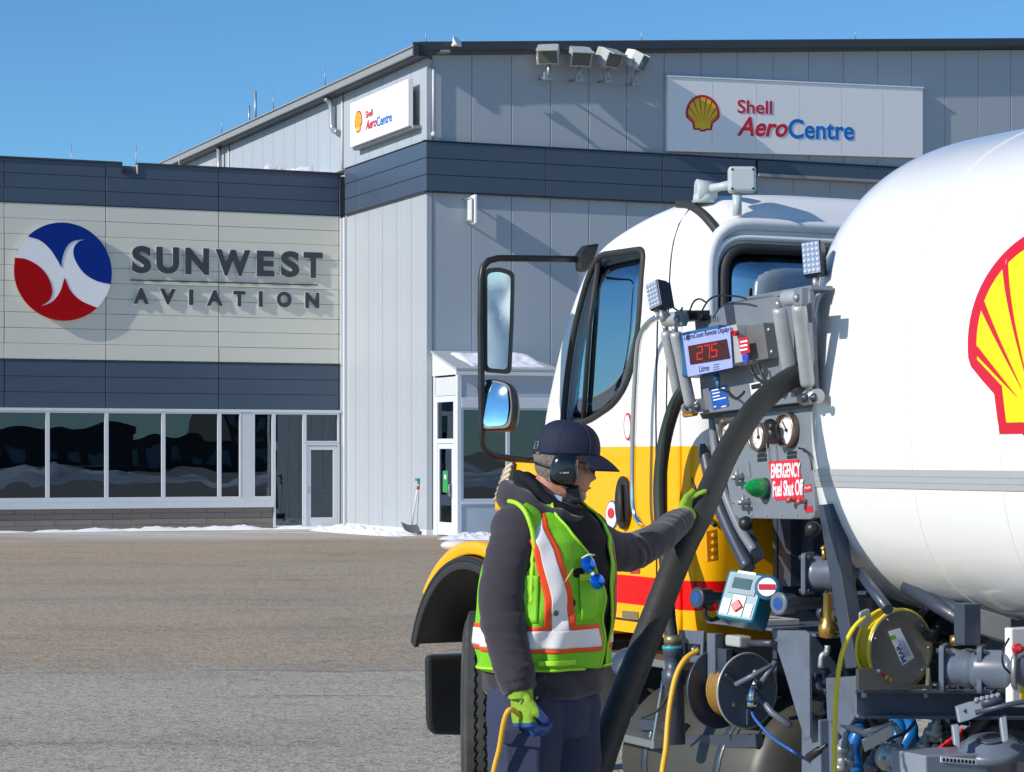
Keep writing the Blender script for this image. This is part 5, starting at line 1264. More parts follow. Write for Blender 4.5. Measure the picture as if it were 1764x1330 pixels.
# reel: two discs and a drum; axis between rear-facing and outboard
ra = (-fw_ * .99 - lf * .12).normalized(); rc_ = P(1287, 1190, 9.32)
def disc(c, ax, r, t, name, mt, parent, holes=0):
    m = MB(); m.lathe(c, ax, [(-t, r * .995), (-t, r), (0, r), (.004, r * .985), (.001, r * .95), (.0, .0)], 56); return m.build(name, mt, parent)
reel = empty('x', (0, 0, 0)); bpy.data.objects.remove(reel)
rl = disc(rc_, ra, .15, .005, 'hose_reel', M_gry, truck)
disc(rc_ - ra * .13 - Vector((.03, 0, 0)), ra, .165, .005, 'reel_flange', M_gryd, rl)
m = MB(); m.cyl(rc_ - ra * .125, rc_ - ra * .006, .10, 32); m.build('reel_drum', M_yel, rl)
m = MB()
for k in range(8): m.tube([rc_ - ra * (.12 - .0145 * k) + (ortho(ra)[0] * math.cos(a) + ortho(ra)[1] * math.sin(a)) * .108 for a in [2 * math.pi * i / 30 for i in range(30)]], .008, 6, closed=True)
o = m.build('wound_cable', mat('shaded_cable', (.30, .17, .03), .6), rl); o['kind'] = 'stuff'  # cable colour darkened to stand for the shade inside the reel
m = MB(); m.tube([rc_ + (ortho(ra)[0] * math.cos(a) + ortho(ra)[1] * math.sin(a)) * .15 for a in [2 * math.pi * i / 56 for i in range(56)]], .005, 8, closed=True); m.build('reel_rim', M_roll, rl)
for k in range(3):
    x_, y_ = ortho(ra); a = 2 * math.pi * k / 3 + .5; m = MB(); m.box(rc_ + ra * .006 + (x_ * math.cos(a) + y_ * math.sin(a)) * .075, (x_ * math.cos(a) + y_ * math.sin(a)) * .06, (x_ * -math.sin(a) + y_ * math.cos(a)) * .006, ra * .005); m.build('disc_rib', M_gry, rl)
for px, py in ((1262, 1213), (1300, 1158)): m = MB(); m.lathe(P(px, py, 9.29), ra, [(0, .012), (.012, .01), (.013, 0)], 8); m.build('bolt', M_galv, rl)
arm0 = P(1300, 1192, 9.2); m = MB(); m.tube([arm0, P(1338, 1137, 9.18)], .012, 8); m.tube([arm0, P(1330, 1228, 9.15), P(1362, 1250, 9.1)], .014, 8); m.tube([P(1266, 1180, 9.2), P(1330, 1146, 9.18)], .010, 8); m.build('reel_brace', M_gry, truck)
m = MB(); e0 = P(1298, 1190, 9.18); m.lathe(P(1300, 1180, 9.2), ra, [(0, .026), (.02, .026), (.03, .02)], 16); m.tube(bez([P(1299, 1184, 9.18), P(1297, 1192, 9.15), P(1295, 1208, 9.15)], 4), .017, 12); m.lathe(P(1295, 1208, 9.15), -Z, [(0, .022), (.02, .022)], 8); m.build('swivel_elbow', M_chr, truck)
m = MB(); m.cyl(P(1294, 1214, 9.15), P(1293, 1222, 9.15), .018, 12); m.build('cable_gland', M_blk, truck)
# meter head: teal box with screen and keypad, standing tilted on a white plate
mh = P(1276, 1026, 9.0); mn_ = Vector((-.50, -.76, .36)).normalized(); mx_ = Vector((.84, -.52, -.13)); mx_ = (mx_ - mn_ * mx_.dot(mn_)).normalized(); my_ = mn_.cross(mx_)
if my_.z < 0: my_ = -my_
m = MB(); p_ = round_poly([Vector((a, b)) for a, b in ((-.085, -.10), (.085, -.10), (.085, .10), (-.085, .10))], .02, 5)
m.prism([mh + mx_ * p.x + my_ * p.y for p in p_], -mn_ * .12); hd = m.build('meter_head', mat('teal_casting', (.0, .16, .24), .3, coat=.3), truck, bevel=.01)
PM = Plane(mh, mn_)
def mrect(x0, x1, y0, y1, t, name, mt, off=.001): m = MB(); m.box(mh + mx_ * ((x0 + x1) / 2) + my_ * ((y0 + y1) / 2) + mn_ * (off + t / 2), mx_ * ((x1 - x0) / 2), my_ * ((y1 - y0) / 2), mn_ * (t / 2)); return m.build(name, mt, hd)
mrect(-.060, .060, .005, .082, .004, 'bezel', mat('bezel_bluegrey', (.09, .19, .25), .4)); mrect(-.045, .035, .025, .068, .002, 'screen', mat('meter_screen', (.06, .12, .14), .1, coat=.6), .006)
mrect(-.070, -.035, -.082, -.02, .003, 'key_label', M_white); mrect(.035, .066, -.082, -.03, .003, 'key_label', M_white); mrect(-.028, .028, -.085, .0, .003, 'key_label', mat('key_cream', (.7, .68, .6), .5)); 
m = MB(); m.box(mh + my_ * -.045 + mn_ * .008, (mx_ + my_) * .013, (mx_ - my_) * .013, mn_ * .005); m.build('stop_key', M_red, hd, bevel=.003)
mrect(-.04, .04, .088, .098, .002, 'key_label', M_white)
m = MB(); m.box(T(-.22, -.16, zs_ + .02), fw_ * .12, lf * .08, Z * .012); m.build('white_plate', mat('dirty_white_plate', (.5, .52, .53), .5, var=.3, vscale=40), truck, bevel=.003)
q = P(1322, 1012, 8.95); m = MB(); m.lathe(q, Vector((-.25, -.9, .25)), [(-.08, .05), (0, .05), (.006, .046), (.006, 0)], 32); db = m.build('tag_drum', mat('drum_blue', (.02, .12, .22), .4), truck)
qn = Vector((-.25, -.9, .25)).normalized(); m = MB(); m.lathe(q + qn * .007, qn, [(0, .036), (.002, .036)], 28); m.build('round_label', M_white, db); m = MB(); m.box(q + qn * .012, Vector((.031, -.008, 0)), Vector((.0, .003, .010)), qn * .001); m.build('label_bar', M_red, db)
# sensors with round ends
for (a, b, r, fr) in (((1199, 1030), (1238, 1031), .042, 9.2), ((1340, 1040), (1378, 1040), .044, 8.8)):
    A_, B_ = P(*a, fr), P(*b, fr + .03); d = (B_ - A_).normalized(); d = (d + Vector((0, .45, 0))).normalized(); m = MB(); m.lathe(A_, d, [(0, r * .86), (.004, r), (.012, r), (.014, r * .9), (.07, r * .9), (.075, r * .6), (.25, r * .55)], 28); s_ = m.build('sensor', M_gryd if fr > 9 else M_gry, truck)
    m = MB(); m.lathe(A_ - d * .002, d, [(0, r * .55), (.003, r * .55)], 20); m.build('sensor_face', mat('sensor_blue', (.02, .08, .3), .3), s_)
m = MB(); m.tube(bez([P(1215, 1045, 9.2), P(1215, 1060, 9.2), P(1225, 1068, 9.2), P(1238, 1064, 9.25)], 5), .009, 8); m.build('sensor_lead', M_blk, truck)
shelf(uvz(SH.hit(1448, 1040))[0], uvz(SH.hit(1378, 1040))[0], -.16, -.08, SH.hit(1400, 1040).z, .028, 'sensor_arm', M_gryd)

# ------------------------------------------------------------------ flanged pumps
def flanged(c, ax, L_, r, n=4, name='pump'):
    ax = Vector(ax).normalized(); x = ax.cross(Z).normalized(); y = x.cross(ax); m = MB()
    m.lathe(c, ax, [(0, r * .82), (L_ * .3, r * .9), (L_ * .5, r * .82), (L_ * .7, r * .9), (L_, r * .82)], 28); p = m.build(name, M_gry, truck)
    for h in (0, L_):
        m = MB(); m.prism([c + ax * h + x * (q.x * r) + y * (q.y * r) for q in round_poly([Vector(v) for v in ((-1.05, -1.05), (1.05, -1.05), (1.05, 1.05), (-1.05, 1.05))], .25, 4)], ax * .018); m.build('flange', M_gry, p, bevel=.003)
        for sx in (-1, 1):
            for sy in (-1, 1): m = MB(); b_ = c + ax * (h - .01) + x * sx * r * .82 + y * sy * r * .82; m.cyl(b_, b_ + ax * .04, r * .13, 6, False); m.build('bolt', M_gryd, p)
    return p
flanged(P(1388, 988, 8.95), Vector((.93, -.35, 0)), .15, .078)
m = MB(); m.lathe(P(1460, 985, 8.9), Vector((.93, .25, 0)), [(0, .06), (.03, .075), (.28, .07), (.32, .04)], 24); m.build('pump_motor', M_gryd, truck)
flanged(P(1622, 1150, 8.15), Vector((.95, -.30, 0)), .13, .078)
m = MB(); ax = Vector((.95, -.30, 0)).normalized(); c0 = P(1672, 1152, 8.1); m.lathe(c0, ax, [(0, .055), (.02, .068), (.12, .068), (.125, .074), (.145, .074), (.15, .066), (.40, .064)], 32); pp = m.build('main_pipe', M_gry, truck)
m = MB(); m.tube([c0 + ax * .155 + (ortho(ax)[0] * math.cos(a) + ortho(ax)[1] * math.sin(a)) * .078 for a in [2 * math.pi * i / 40 for i in range(40)]], .011, 8, closed=True); m.build('clamp_ring', M_alum, pp)
m = MB(); m.cyl(P(1646, 1112, 8.15), P(1646, 1095, 8.15), .02, 12); m.lathe(P(1658, 1105, 8.1), Z, [(0, .018), (.03, .018), (.034, .011), (.045, .01)], 12); m.build('brass_plug', M_brass, truck)
# brass valve and golden fittings
m = MB(); q = P(1426, 1100, 8.75); m.lathe(q, Z, [(0, .018), (.01, .034), (.05, .036), (.06, .028), (.075, .028), (.08, .02), (.17, .016)], 24); m.build('brass_valve', M_brass, truck)
m = MB(); m.tube(bez([P(1426, 1112, 8.75), P(1424, 1125, 8.75), P(1416, 1130, 8.75), P(1414, 1150, 8.75)], 4), .012, 8); m.build('drain_tube', M_galv, truck)
for a, b, r in (((1456, 972), (1462, 1012), .016), ((1472, 986), (1464, 1030), .012), ((1419, 925 + 20), (1421, 965), .01)):
    m = MB(); m.cyl(P(*a, 8.8), P(*b, 8.8), r, 10); m.ball(P(*a, 8.8), r * 1.3, 10); m.build('brass_fitting', M_brass, truck)
# pipes and diagonals under the tank
for a, b, r in (((1560, 1010), (1700, 1095), .028), ((1592, 1018), (1690, 1072), .026), ((1480, 985), (1530, 1050), .02)):
    m = MB(); m.tube([P(*a, 8.6), P(*b, 8.3)], r, 10); m.build('diagonal_brace', M_gryd, truck)
pri(pu(-1.75), [(1661, 1040), (1690, 1040), (1690, 1112), (1661, 1112)], fw_ * .06, 'hanger_post', M_gryd, None, bevel=.004)
m = MB(); m.lathe(P(1465, 985, 9.1), fw_ * -.2 + lf * -1, [(0, .06), (.5, .06)], 20); m.build('cross_pipe', M_gryd, truck)
# grey box and beam under the yellow reel
PBm = pv(-.02)
pri(PBm, [(1421, 1168), (1474, 1164), (1476, 1230), (1450, 1270), (1424, 1240)], lf * -.06, 'side_cabinet', M_gry, None, bevel=.006)
pri(pu(-1.37), [(1476, 1190), (1764, 1193), (1764, 1231), (1476, 1233)], fw_ * .01, 'beam', M_gry, None)
PU2 = pu(-1.37)
for y0, y1 in ((1186, 1192), (1230, 1236)): pri(PU2, [(1474, y0), (1800, y0 + 2), (1800, y1 + 2), (1474, y1)], fw_ * -.05, 'beam_flange', M_gry, None, bevel=.002)
for x in (1489, 1594): 
    for y in (1186, 1196): m = MB(); m.lathe(PU2.hit(x, y, .03), Z, [(-.012, .012), (.012, .012)], 6); m.build('bolt', M_galv, truck)
pri(PU2, [(1474, 1152), (1500, 1150), (1530, 1180), (1594, 1180), (1596, 1150), (1600, 1186), (1474, 1188)], fw_ * -.02, 'reel_cradle', mat('stainless_plate', (.34, .31, .26), .35, .7, var=.1), None, off=.06)
# yellow static reel: stainless disc in front, yellow rim behind
ra2 = (-fw_ * .96 + lf * -.05).normalized(); c2 = P(1552, 1118, 8.42); M_st = mat('stainless_disc', (.36, .33, .28), .33, .75, var=.12, vscale=4, stretch=(1, 1, 6))
ys = disc(c2, ra2, .142, .004, 'grounding_reel', M_st, truck)
for k, h in enumerate((-.075, -.005)):
    m = MB(); x_, y_ = ortho(ra2); m.tube([c2 + ra2 * h + (x_ * math.cos(a) + y_ * math.sin(a)) * .143 for a in [2 * math.pi * i / 56 for i in range(56)]], .006, 8, closed=True); m.build('reel_rim', mat('reel_yellow', (.80, .62, .02), .4), ys)
m = MB(); m.lathe(c2 - ra2 * .08, ra2, [(0, .143), (.002, .143), (.002, .11), (.074, .11)], 48); m.build('reel_drum', MATS['reel_yellow'], ys)
x_, y_ = ortho(ra2)
for k in range(9): a = 2 * math.pi * k / 9; m = MB(); m.lathe(c2 + (x_ * math.cos(a) + y_ * math.sin(a)) * .125, ra2, [(0, .005), (.006, .004)], 8); m.build('bolt', M_galv, ys)
Pr = Plane(c2, ra2)
m = MB(); q = Pr.hit(1592, 1094); m.lathe(q, ra2, [(0, .012), (.02, .012), (.022, .022), (.05, .024), (.06, .018), (.062, 0)], 20); m.build('crank_knob', M_blk, ys)
pri(Pr, [(1530, 1088), (1550, 1082), (1575, 1133), (1555, 1146)], ra2 * .001, 'maker_label', M_white, ys, off=.002)
a, b = Pr.hit(1562, 1138, .004), Pr.hit(1549, 1109, .004); xv = (b - a).normalized(); yv = ra2.cross(xv)
m = MB(); text_on(m, 'PEAR', a, xv, yv, (b - a).length, .020, ra2, .001, bold=.03); m.build('label_text', mat('label_navy', (.02, .06, .2), .5), ys)
for k in range(3): m = MB(); a = Pr.hit(1562 + k * 3, 1132 - k * 1.5, .004); b = Pr.hit(1548 + k * 3, 1104 - k * 1.5, .004); m.tube([a, b], .0011, 4); m.build('label_text', MATS['label_navy'], ys)
pri(Pr, [(1533, 1096), (1541, 1093), (1544, 1100), (1536, 1103)], ra2 * .001, 'label_mark', mat('label_green', (.2, .5, .05), .5), ys, off=.004)
pri(Pr, [(1478, 1054), (1496, 1047), (1500, 1070), (1480, 1085)], ra2 * .01, 'cable_guide', M_galv, ys, off=.03, bevel=.003, r=6)
for k, (dx, dy, mt_) in enumerate(((1513, 1156, M_white), (1520, 1162, M_red), (1527, 1167, M_yel), (1534, 1172, M_yel))): m = MB(); m.ball(Pr.hit(dx, dy, .012), .008, 8); m.build('cable_clip', mt_, ys)
# white bracket and white switch cabinet at the right edge
pri(pu(-1.6), [(1688, 1048), (1742, 1066), (1742, 1108), (1688, 1092)], fw_ * .06, 'white_bracket', mat('bracket_white', (.6, .57, .54), .4), None, bevel=.003)
wb_ = pri(pu(-1.85), [(1742, 1082), (1790, 1080), (1790, 1220), (1744, 1218)], fw_ * .04, 'switch_cabinet', M_wht, None, bevel=.006)
q = pu(-1.85).hit(1750, 1117); m = MB(); m.lathe(q, -fw_, [(0, .018), (.012, .018), (.012, .013), (.03, .012), (.034, 0)], 20); m.build('red_button', mat('button_red', (.5, .01, .02), .2, coat=.5), wb_)
pri(pu(-1.85), [(1758, 1148), (1780, 1148), (1780, 1204), (1758, 1204)], -fw_ * .002, 'yellow_label', M_yellow, wb_)
m = MB(); m.tube(bez([P(1738, 1100, 7.9), P(1728, 1120, 7.85), P(1728, 1145, 7.85), P(1740, 1160, 7.9)], 5), .004, 6); m.build('wire', M_blk, truck)
# lower gear: lever post, levers, valves, hatch coupling
pri(pv(.02), [(1380, 1242), (1394, 1237), (1412, 1240), (1414, 1345), (1380, 1345)], lf * -.05, 'lever_post', M_gry, None, bevel=.006)
m = MB(); m.ball(pv(.0).hit(1396, 1236), .022, 14); m.build('post_cap', mat('cap_teal', (.1, .32, .34), .3), truck)
pri(pv(-.02), [(1414, 1245), (1442, 1236), (1442, 1345), (1414, 1345)], lf * -.06, 'lever_post', M_gry, None, bevel=.006)
A_, B_ = pv(.12).hit(1392, 1306), pv(.12).hit(1434, 1276); m = MB(); d = (B_ - A_).normalized(); m.lathe(A_, d, [(-.004, .0), (0, .012), (.008, .017), (.085, .015), (.09, .008), (.14, .007)], 16); m.build('valve_handle', M_blk, truck)
pri(pv(-.1), [(1467, 1252), (1492, 1252), (1492, 1320), (1467, 1320)], lf * -.03, 'black_cover', M_blk, None, bevel=.005)
for x0, w_ in ((1474, 14), (1540, 30), (1562, 26)):
    m = MB(); m.tube(bez([P(x0, 1236, 8.75), P(x0 + w_ * .3, 1262, 8.7), P(x0 - 6, 1290, 8.7), P(x0 + 4, 1330, 8.7)], 5), .028, 12); m.build('blue_hose', mat('hose_blue', (.0, .12, .40), .35, coat=.3), truck)
# steel valve
vc = P(1535, 1305, 8.3); m = MB(); m.lathe(vc, Vector((.3, -.95, .1)), [(-.05, .03), (-.03, .05), (.02, .052), (.03, .038), (.05, .036), (.055, .02), (.056, 0)], 24); vv = m.build('steel_valve', M_galv, truck)
for k in range(6): a = 2 * math.pi * k / 6; n_ = Vector((.3, -.95, .1)).normalized(); xx, yy = ortho(n_); m = MB(); m.lathe(vc + n_ * .022 + (xx * math.cos(a) + yy * math.sin(a)) * .044, n_, [(0, .008), (.014, .007)], 6); m.build('bolt', M_galv, vv)
m = MB(); m.tube(bez([P(1545, 1290, 8.3), P(1550, 1270, 8.32), P(1542, 1250, 8.33), P(1532, 1248, 8.34)], 5), .010, 10); m.tube([P(1490, 1262, 8.3), P(1540, 1245, 8.3)], .010, 8); m.build('steel_tube', M_galv, truck)
m = MB(); m.box(P(1512, 1272, 8.3), (.05, -.02, .03), (0, .004, 0), (-.006, 0, .022)); m.build('steel_bracket', M_galv, truck, bevel=.003)
m = MB(); m.tube(bez([P(1575, 1245, 8.3), P(1560, 1262, 8.25), P(1540, 1270, 8.2), P(1528, 1278, 8.2)], 5), .006, 8); m.build('black_tube', M_blk, truck)
for px, py, r in ((1452, 1290, .02), (1462, 1310, .016), (1590, 1285, .018), (1500, 1320, .02), (1575, 1310, .017), (1448, 1322, .02), (1608, 1262, .026)):
    m = MB(); m.lathe(P(px, py, 8.4), Z + Vector((.2, -.1, 0)), [(-.03, r), (-.01, r), (-.01, r * 1.3), (.01, r * 1.3), (.01, r), (.03, r), (.035, r * .6), (.06, r * .5)], 10); m.build('pipe_fitting', M_galv if py % 4 else M_gry, truck)
# red rag
m = MB()
def ragf(u, v):
    x = 1592 + 62 * u; y = 1300 - 38 * u * .9 - 18 * math.sin(math.pi * v) * (.4 + .8 * u) + 22 * v * (1 - .2 * u); return P(x, y, 8.1) + Vector((0, -.05 * math.sin(math.pi * v), 0)) + Vector((.0, 1, .6)) * .012 * noise.noise(Vector((u * 6, v * 5, 2)))
m.grid(ragf, [i / 20 for i in range(21)], [i / 12 for i in range(13)])
tag(m.build('rag', mat('rag_red', (.55, .005, .01), .7, var=.15), solid=.004), 'crumpled red rag tucked beside the round tank coupling', 'rag')
# round hatch coupling with handle and "4" bracket
hc = P(1708, 1290, 7.95); up2 = Vector((-.10, -.22, .97)).normalized(); m = MB(); m.lathe(hc, up2, [(-.12, .085), (-.03, .085), (-.02, .115), (.0, .118), (.012, .11), (.014, .095), (.03, .085), (.034, 0)], 48); ht = m.build('hatch_coupling', M_gry, truck)
m = MB(); m.lathe(hc + up2 * .036, up2, [(0, .05), (.004, .045), (.005, 0)], 32); m.build('hatch_glass', M_gryd, ht)
M_lt = mat('lighter_machine_paint', (.22, .26, .32), .34, coat=.25, var=.12, vscale=9)
hb = Plane(P(1690, 1240, 7.86), Vector((-.15, -.95, .3)))
fb = pri(hb, [(1647, 1218), (1672, 1210), (1700, 1206), (1722, 1200), (1730, 1212), (1704, 1226), (1672, 1240), (1652, 1246)], Vector((0, .03, 0)), 'hatch_bracket', M_lt, None, bevel=.004)
pri(hb, [(1722, 1236), (1734, 1232), (1738, 1276), (1728, 1280)], Vector((0, .03, 0)), 'hatch_yoke', M_lt, None, bevel=.004)
pri(hb, [(1640, 1250), (1652, 1248), (1655, 1290), (1644, 1284)], Vector((0, .03, 0)), 'hatch_yoke', M_lt, None, bevel=.004)
txt(hb, '4', 1659, 1229, 1665, 1229, 1221, 'number', M_blk, fb, off=.002)
m = MB(); m.tube([hb.hit(1680, 1228, .03), hb.hit(1745, 1212, .03), hb.hit(1790, 1206, .03)], .009, 8); m.tube([hb.hit(1690, 1212, .03), hb.hit(1725, 1205, .03)], .014, 8); m.build('hatch_lever', M_gryd, truck)
for k in range(5): m = MB(); m.lathe(hb.hit(1682 + 9 * k, 1210 - 2 * k, .03), Vector((0, -.5, 1)), [(0, .009), (.016, .008)], 8); m.build('bolt', M_lt, ht)
bp = pu(-1.9)
bb = pri(bp, [(1594, 1302), (1790, 1294), (1790, 1400), (1596, 1400)], fw_ * .2, 'pump_housing', M_lt, None, bevel=.006)
pri(bp, [(1620, 1303), (1684, 1308), (1684, 1318), (1620, 1313)], -fw_ * .002, 'white_label', M_white, bb)
for k in range(9): pri(bp, [(1624 + 6.4 * k, 1306 + .5 * k), (1628 + 6.4 * k, 1306 + .5 * k), (1628 + 6.4 * k, 1312 + .5 * k), (1624 + 6.4 * k, 1312 + .5 * k)], -fw_ * .001, 'label_text', M_blk, bb, off=.003)
pri(bp, [(1728, 1312), (1790, 1310), (1790, 1400), (1728, 1400)], -fw_ * .01, 'steel_window', M_alum, bb)
# dark filler boxes added behind everything, so gaps read as shaded gear
m = MB(); m.box(T(-.9, -.95, .95), fw_ * .65, lf * .30, Z * .26); m.box(T(-2.2, -1.0, .62), fw_ * 1.3, lf * .35, Z * .42); m.build('dark_gap_fill', M_gryd, truck, bevel=.02)
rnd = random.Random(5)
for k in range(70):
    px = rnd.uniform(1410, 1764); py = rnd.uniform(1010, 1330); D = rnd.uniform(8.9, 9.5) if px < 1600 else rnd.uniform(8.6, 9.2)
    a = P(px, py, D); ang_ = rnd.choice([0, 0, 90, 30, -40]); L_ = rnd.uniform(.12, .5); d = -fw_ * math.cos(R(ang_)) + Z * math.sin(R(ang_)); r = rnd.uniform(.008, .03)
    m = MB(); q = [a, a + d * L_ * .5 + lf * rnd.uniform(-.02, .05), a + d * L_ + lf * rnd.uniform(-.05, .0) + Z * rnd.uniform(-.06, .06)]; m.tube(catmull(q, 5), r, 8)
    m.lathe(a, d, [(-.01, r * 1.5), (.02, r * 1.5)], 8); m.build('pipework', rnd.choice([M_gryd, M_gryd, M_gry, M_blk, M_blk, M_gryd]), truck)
for k in range(3): pri(pv(-.35), [(1175 + 0 * k, 1252 + k * 0), (1345, 1248), (1345, 1280), (1175, 1284)], lf * -.05, 'bumper_beam', M_gryd, None, bevel=.004) if k == 0 else None
pri(pv(.0), [(1095, 1238), (1172, 1246), (1170, 1262), (1100, 1258)], lf * -.04, 'bracket_beam', M_gryd, None, bevel=.004)
pri(pv(-.02), [(1132, 1268), (1300, 1264), (1302, 1288), (1136, 1294)], lf * -.04, 'bracket_beam', M_gryd, None, bevel=.004)
m = MB(); m.tube(bez([P(1106, 1236, 9.6), P(1135, 1222, 9.55), P(1150, 1200, 9.5), P(1155, 1190, 9.5)], 5), .007, 8); m.build('air_line', M_rub, truck)
# orange brackets with bolts on the cab's back corner
pri(pu(-.10), [(1212, 915), (1232, 910), (1234, 965), (1214, 968)], -fw_ * .02, 'hinge_bracket', mat('orange_yellow_paint', (.8, .33, .0), .35), None, bevel=.003)
for k in range(4): m = MB(); m.lathe(pu(-.12).hit(1228, 922 + 13 * k), -fw_, [(0, .010), (.016, .009)], 6); m.build('bolt', MATS['orange_yellow_paint'], truck)

# ================================================================== the loose hoses and cables
path = [(1373, 645, 8.78), (1337, 669, 8.70), (1302, 703, 8.60), (1274, 743, 8.5), (1248, 789, 8.38), (1226, 840, 8.24), (1206, 886, 8.12), (1179, 938, 8.03), (1151, 1004, 7.95), (1122, 1079, 7.88), (1098, 1141, 7.82), (1070, 1212, 7.74), (1042, 1288, 7.66), (1000, 1420, 7.5), (950, 1580, 7.3), (900, 1660, 6.9)]
pts = [P(*p) for p in path]
for p in pts: p.z = max(p.z, .055)
hq0 = P(1405, 628, 8.98); big = MB(); hp_ = catmull([hq0] + pts + [Vector((-.5, 6.2, .055)), Vector((-.6, 4.9, .055))], 8); big.tube(hp_, [(.0415 + .0075 * min(1, i / 90)) * (1 + .012 * math.sin(i * 2.1)) for i in range(len(hp_))], 20)
M_hose = mat('hose_rubber', (.022, .023, .022), .62, var=.3, vscale=10, dirt=.22, dcol=(.10, .10, .095), bump=.15, bscale=60)
tag(big.build('fuel_hose', M_hose), 'thick black fuel hose sweeping from the upper rollers down past the worker', 'hose')
M_cab = mat('yellow_cable', (.75, .42, .03), .45)
def cable(pts, r, label, mt=None, sm=8):
    q = catmull([P(*p) for p in pts], sm)
    for v in q: v.z = max(v.z, r)
    m = MB(); m.tube(q, r, 8); return tag(m.build('cable', mt or M_cab), label, 'cable')
cable([(1203, 1120, 9.0), (1180, 1136, 8.97), (1163, 1170, 8.95), (1152, 1230, 8.9), (1147, 1290, 8.85), (1140, 1340, 8.8), (1130, 1480, 8.7), (1110, 1600, 8.6), (1000, 1640, 8.2)], .011, 'orange-yellow cable hanging from the left reel guide to the ground')
cable([(1490, 1062, 8.3), (1468, 1086, 8.25), (1450, 1128, 8.2), (1441, 1190, 8.2), (1438, 1260, 8.2), (1438, 1340, 8.2), (1440, 1520, 8.1), (1400, 1640, 8.0)], .0085, 'bright yellow thin cable hanging from the stainless reel', mat('bright_yellow_cable', (.85, .68, .03), .4))
cable([(1293, 1222, 9.15), (1302, 1240, 9.1), (1330, 1270, 9.0), (1362, 1292, 8.83), (1384, 1306, 8.85)], .006, 'thin blue cable curving from the reel hub to the lever post', mat('blue_cable', (.03, .12, .45), .4))
# ================================================================== the worker
HD = 7.4
def M_(px, py, dy=0.0): return P(px, py, HD + dy)
def voxel(mb, size, smooth=0, fac=.5):
    o = mb.build('tmp', [], None); o.modifiers.new('r', 'REMESH').mode = 'VOXEL'; o.modifiers[0].voxel_size = size
    if smooth: q = o.modifiers.new('s', 'SMOOTH'); q.iterations = smooth; q.factor = fac
    dg = bpy.context.evaluated_depsgraph_get(); dg.update(); me = bpy.data.meshes.new_from_object(o.evaluated_get(dg)); old = o.data
    bpy.data.objects.remove(o); bpy.data.meshes.remove(old); return me
def finish(me, name, mats, parent, fn=None, mfn=None, label=None):
    if fn:
        nor = [v.normal.copy() for v in me.vertices]
        for v, n in zip(me.vertices, nor): v.co = v.co + n * fn(v.co, n)
    off = parent_origin(parent)
    for v in me.vertices: v.co -= off
    me.materials.clear()
    for q in (mats if isinstance(mats, (list, tuple)) else [mats]): me.materials.append(q)
    for p in me.polygons:
        p.use_smooth = True
        if mfn: p.material_index = mfn(p.center + off)
    me.name = name; o = bpy.data.objects.new(name, me); COL.objects.link(o)
    if parent: o.parent = parent
    return o
M_skin = mat('skin', (.50, .24, .165), .55, var=.18, vscale=45, bump=.25, bscale=260)
M_hood = mat('charcoal_fleece', (.046, .040, .052), .95, var=.12, vscale=14, bump=.12, bscale=160, spec=.15, sheen=.25)
M_hoodd = mat('black_lining', (.012, .013, .016), .85, var=.2, vscale=20, spec=.2)
M_lime = mat('lime_mesh', (.19, .57, .008), .6, var=.12, vscale=25, bump=.35, bscale=260)
M_lime2 = mat('lime_binding', (.42, .76, .03), .55, var=.05)
M_org = mat('orange_tape', (.88, .075, .006), .55, var=.06, vscale=30)
M_slv = mat('silver_reflective_tape', (.80, .77, .78), .5, .0, var=.08, vscale=12, bump=.06, bscale=40)
M_trou = mat('navy_work_cloth', (.030, .040, .085), .85, var=.12, vscale=18, bump=.3, bscale=150)
M_cap = mat('navy_cap_cloth', (.008, .013, .040), .8, var=.12, vscale=20, bump=.15, bscale=180)
M_gl1 = mat('lime_glove_knit', (.24, .42, .025), .8, var=.15, vscale=30, bump=.3, bscale=200)
M_gl2 = mat('blue_glove_rubber', (.02, .075, .26), .5, var=.2, vscale=25)
M_hair = mat('grey_hair', (.20, .165, .145), .8, var=.4, vscale=60, stretch=(1, 1, .3), bump=.6, bscale=220)
tf_ = Vector((.82, -.572, 0)); ts = Vector((-.572, -.82, 0))       # the chest's forward and the man's right side (towards the camera)

person_loc = M_(945, 785); person_loc.z = 0
# head in its own frame: forward, left, up
hf = Vector((.985, -.10, -.14)).normalized(); hl_ = Vector((.10, .995, 0)); hl_ = (hl_ - hf * hl_.dot(hf)).normalized(); hu = hf.cross(hl_)
if hu.z < 0: hu = -hu
HC_ = M_(976, 797)
def H(x, y, z): return HC_ + (hf * x + hl_ * y + hu * z) * 1.065
def lerp_tab(t, z):
    if z <= t[0][0]: return t[0][1]
    for (a, x), (b, y) in zip(t[:-1], t[1:]):
        if a <= z <= b:
            k = (z - a) / (b - a); k = k * k * (3 - 2 * k) * .4 + k * .6; return x + (y - x) * k
    return t[-1][1]
fr_t = [(-.118, .040), (-.110, .066), (-.095, .074), (-.080, .069), (-.070, .078), (-.062, .075), (-.054, .080), (-.045, .076), (-.02, .074), (.0, .071), (.018, .083), (.05, .086), (.085, .070), (.105, .045), (.118, .0)]
bk_t = [(-.118, -.005), (-.10, -.03), (-.07, -.062), (-.03, -.088), (.02, -.100), (.06, -.094), (.09, -.070), (.108, -.04), (.118, .0)]
wd_t = [(-.118, .012), (-.108, .034), (-.09, .050), (-.06, .062), (-.02, .070), (.02, .074), (.06, .072), (.09, .056), (.108, .032), (.118, .0)]
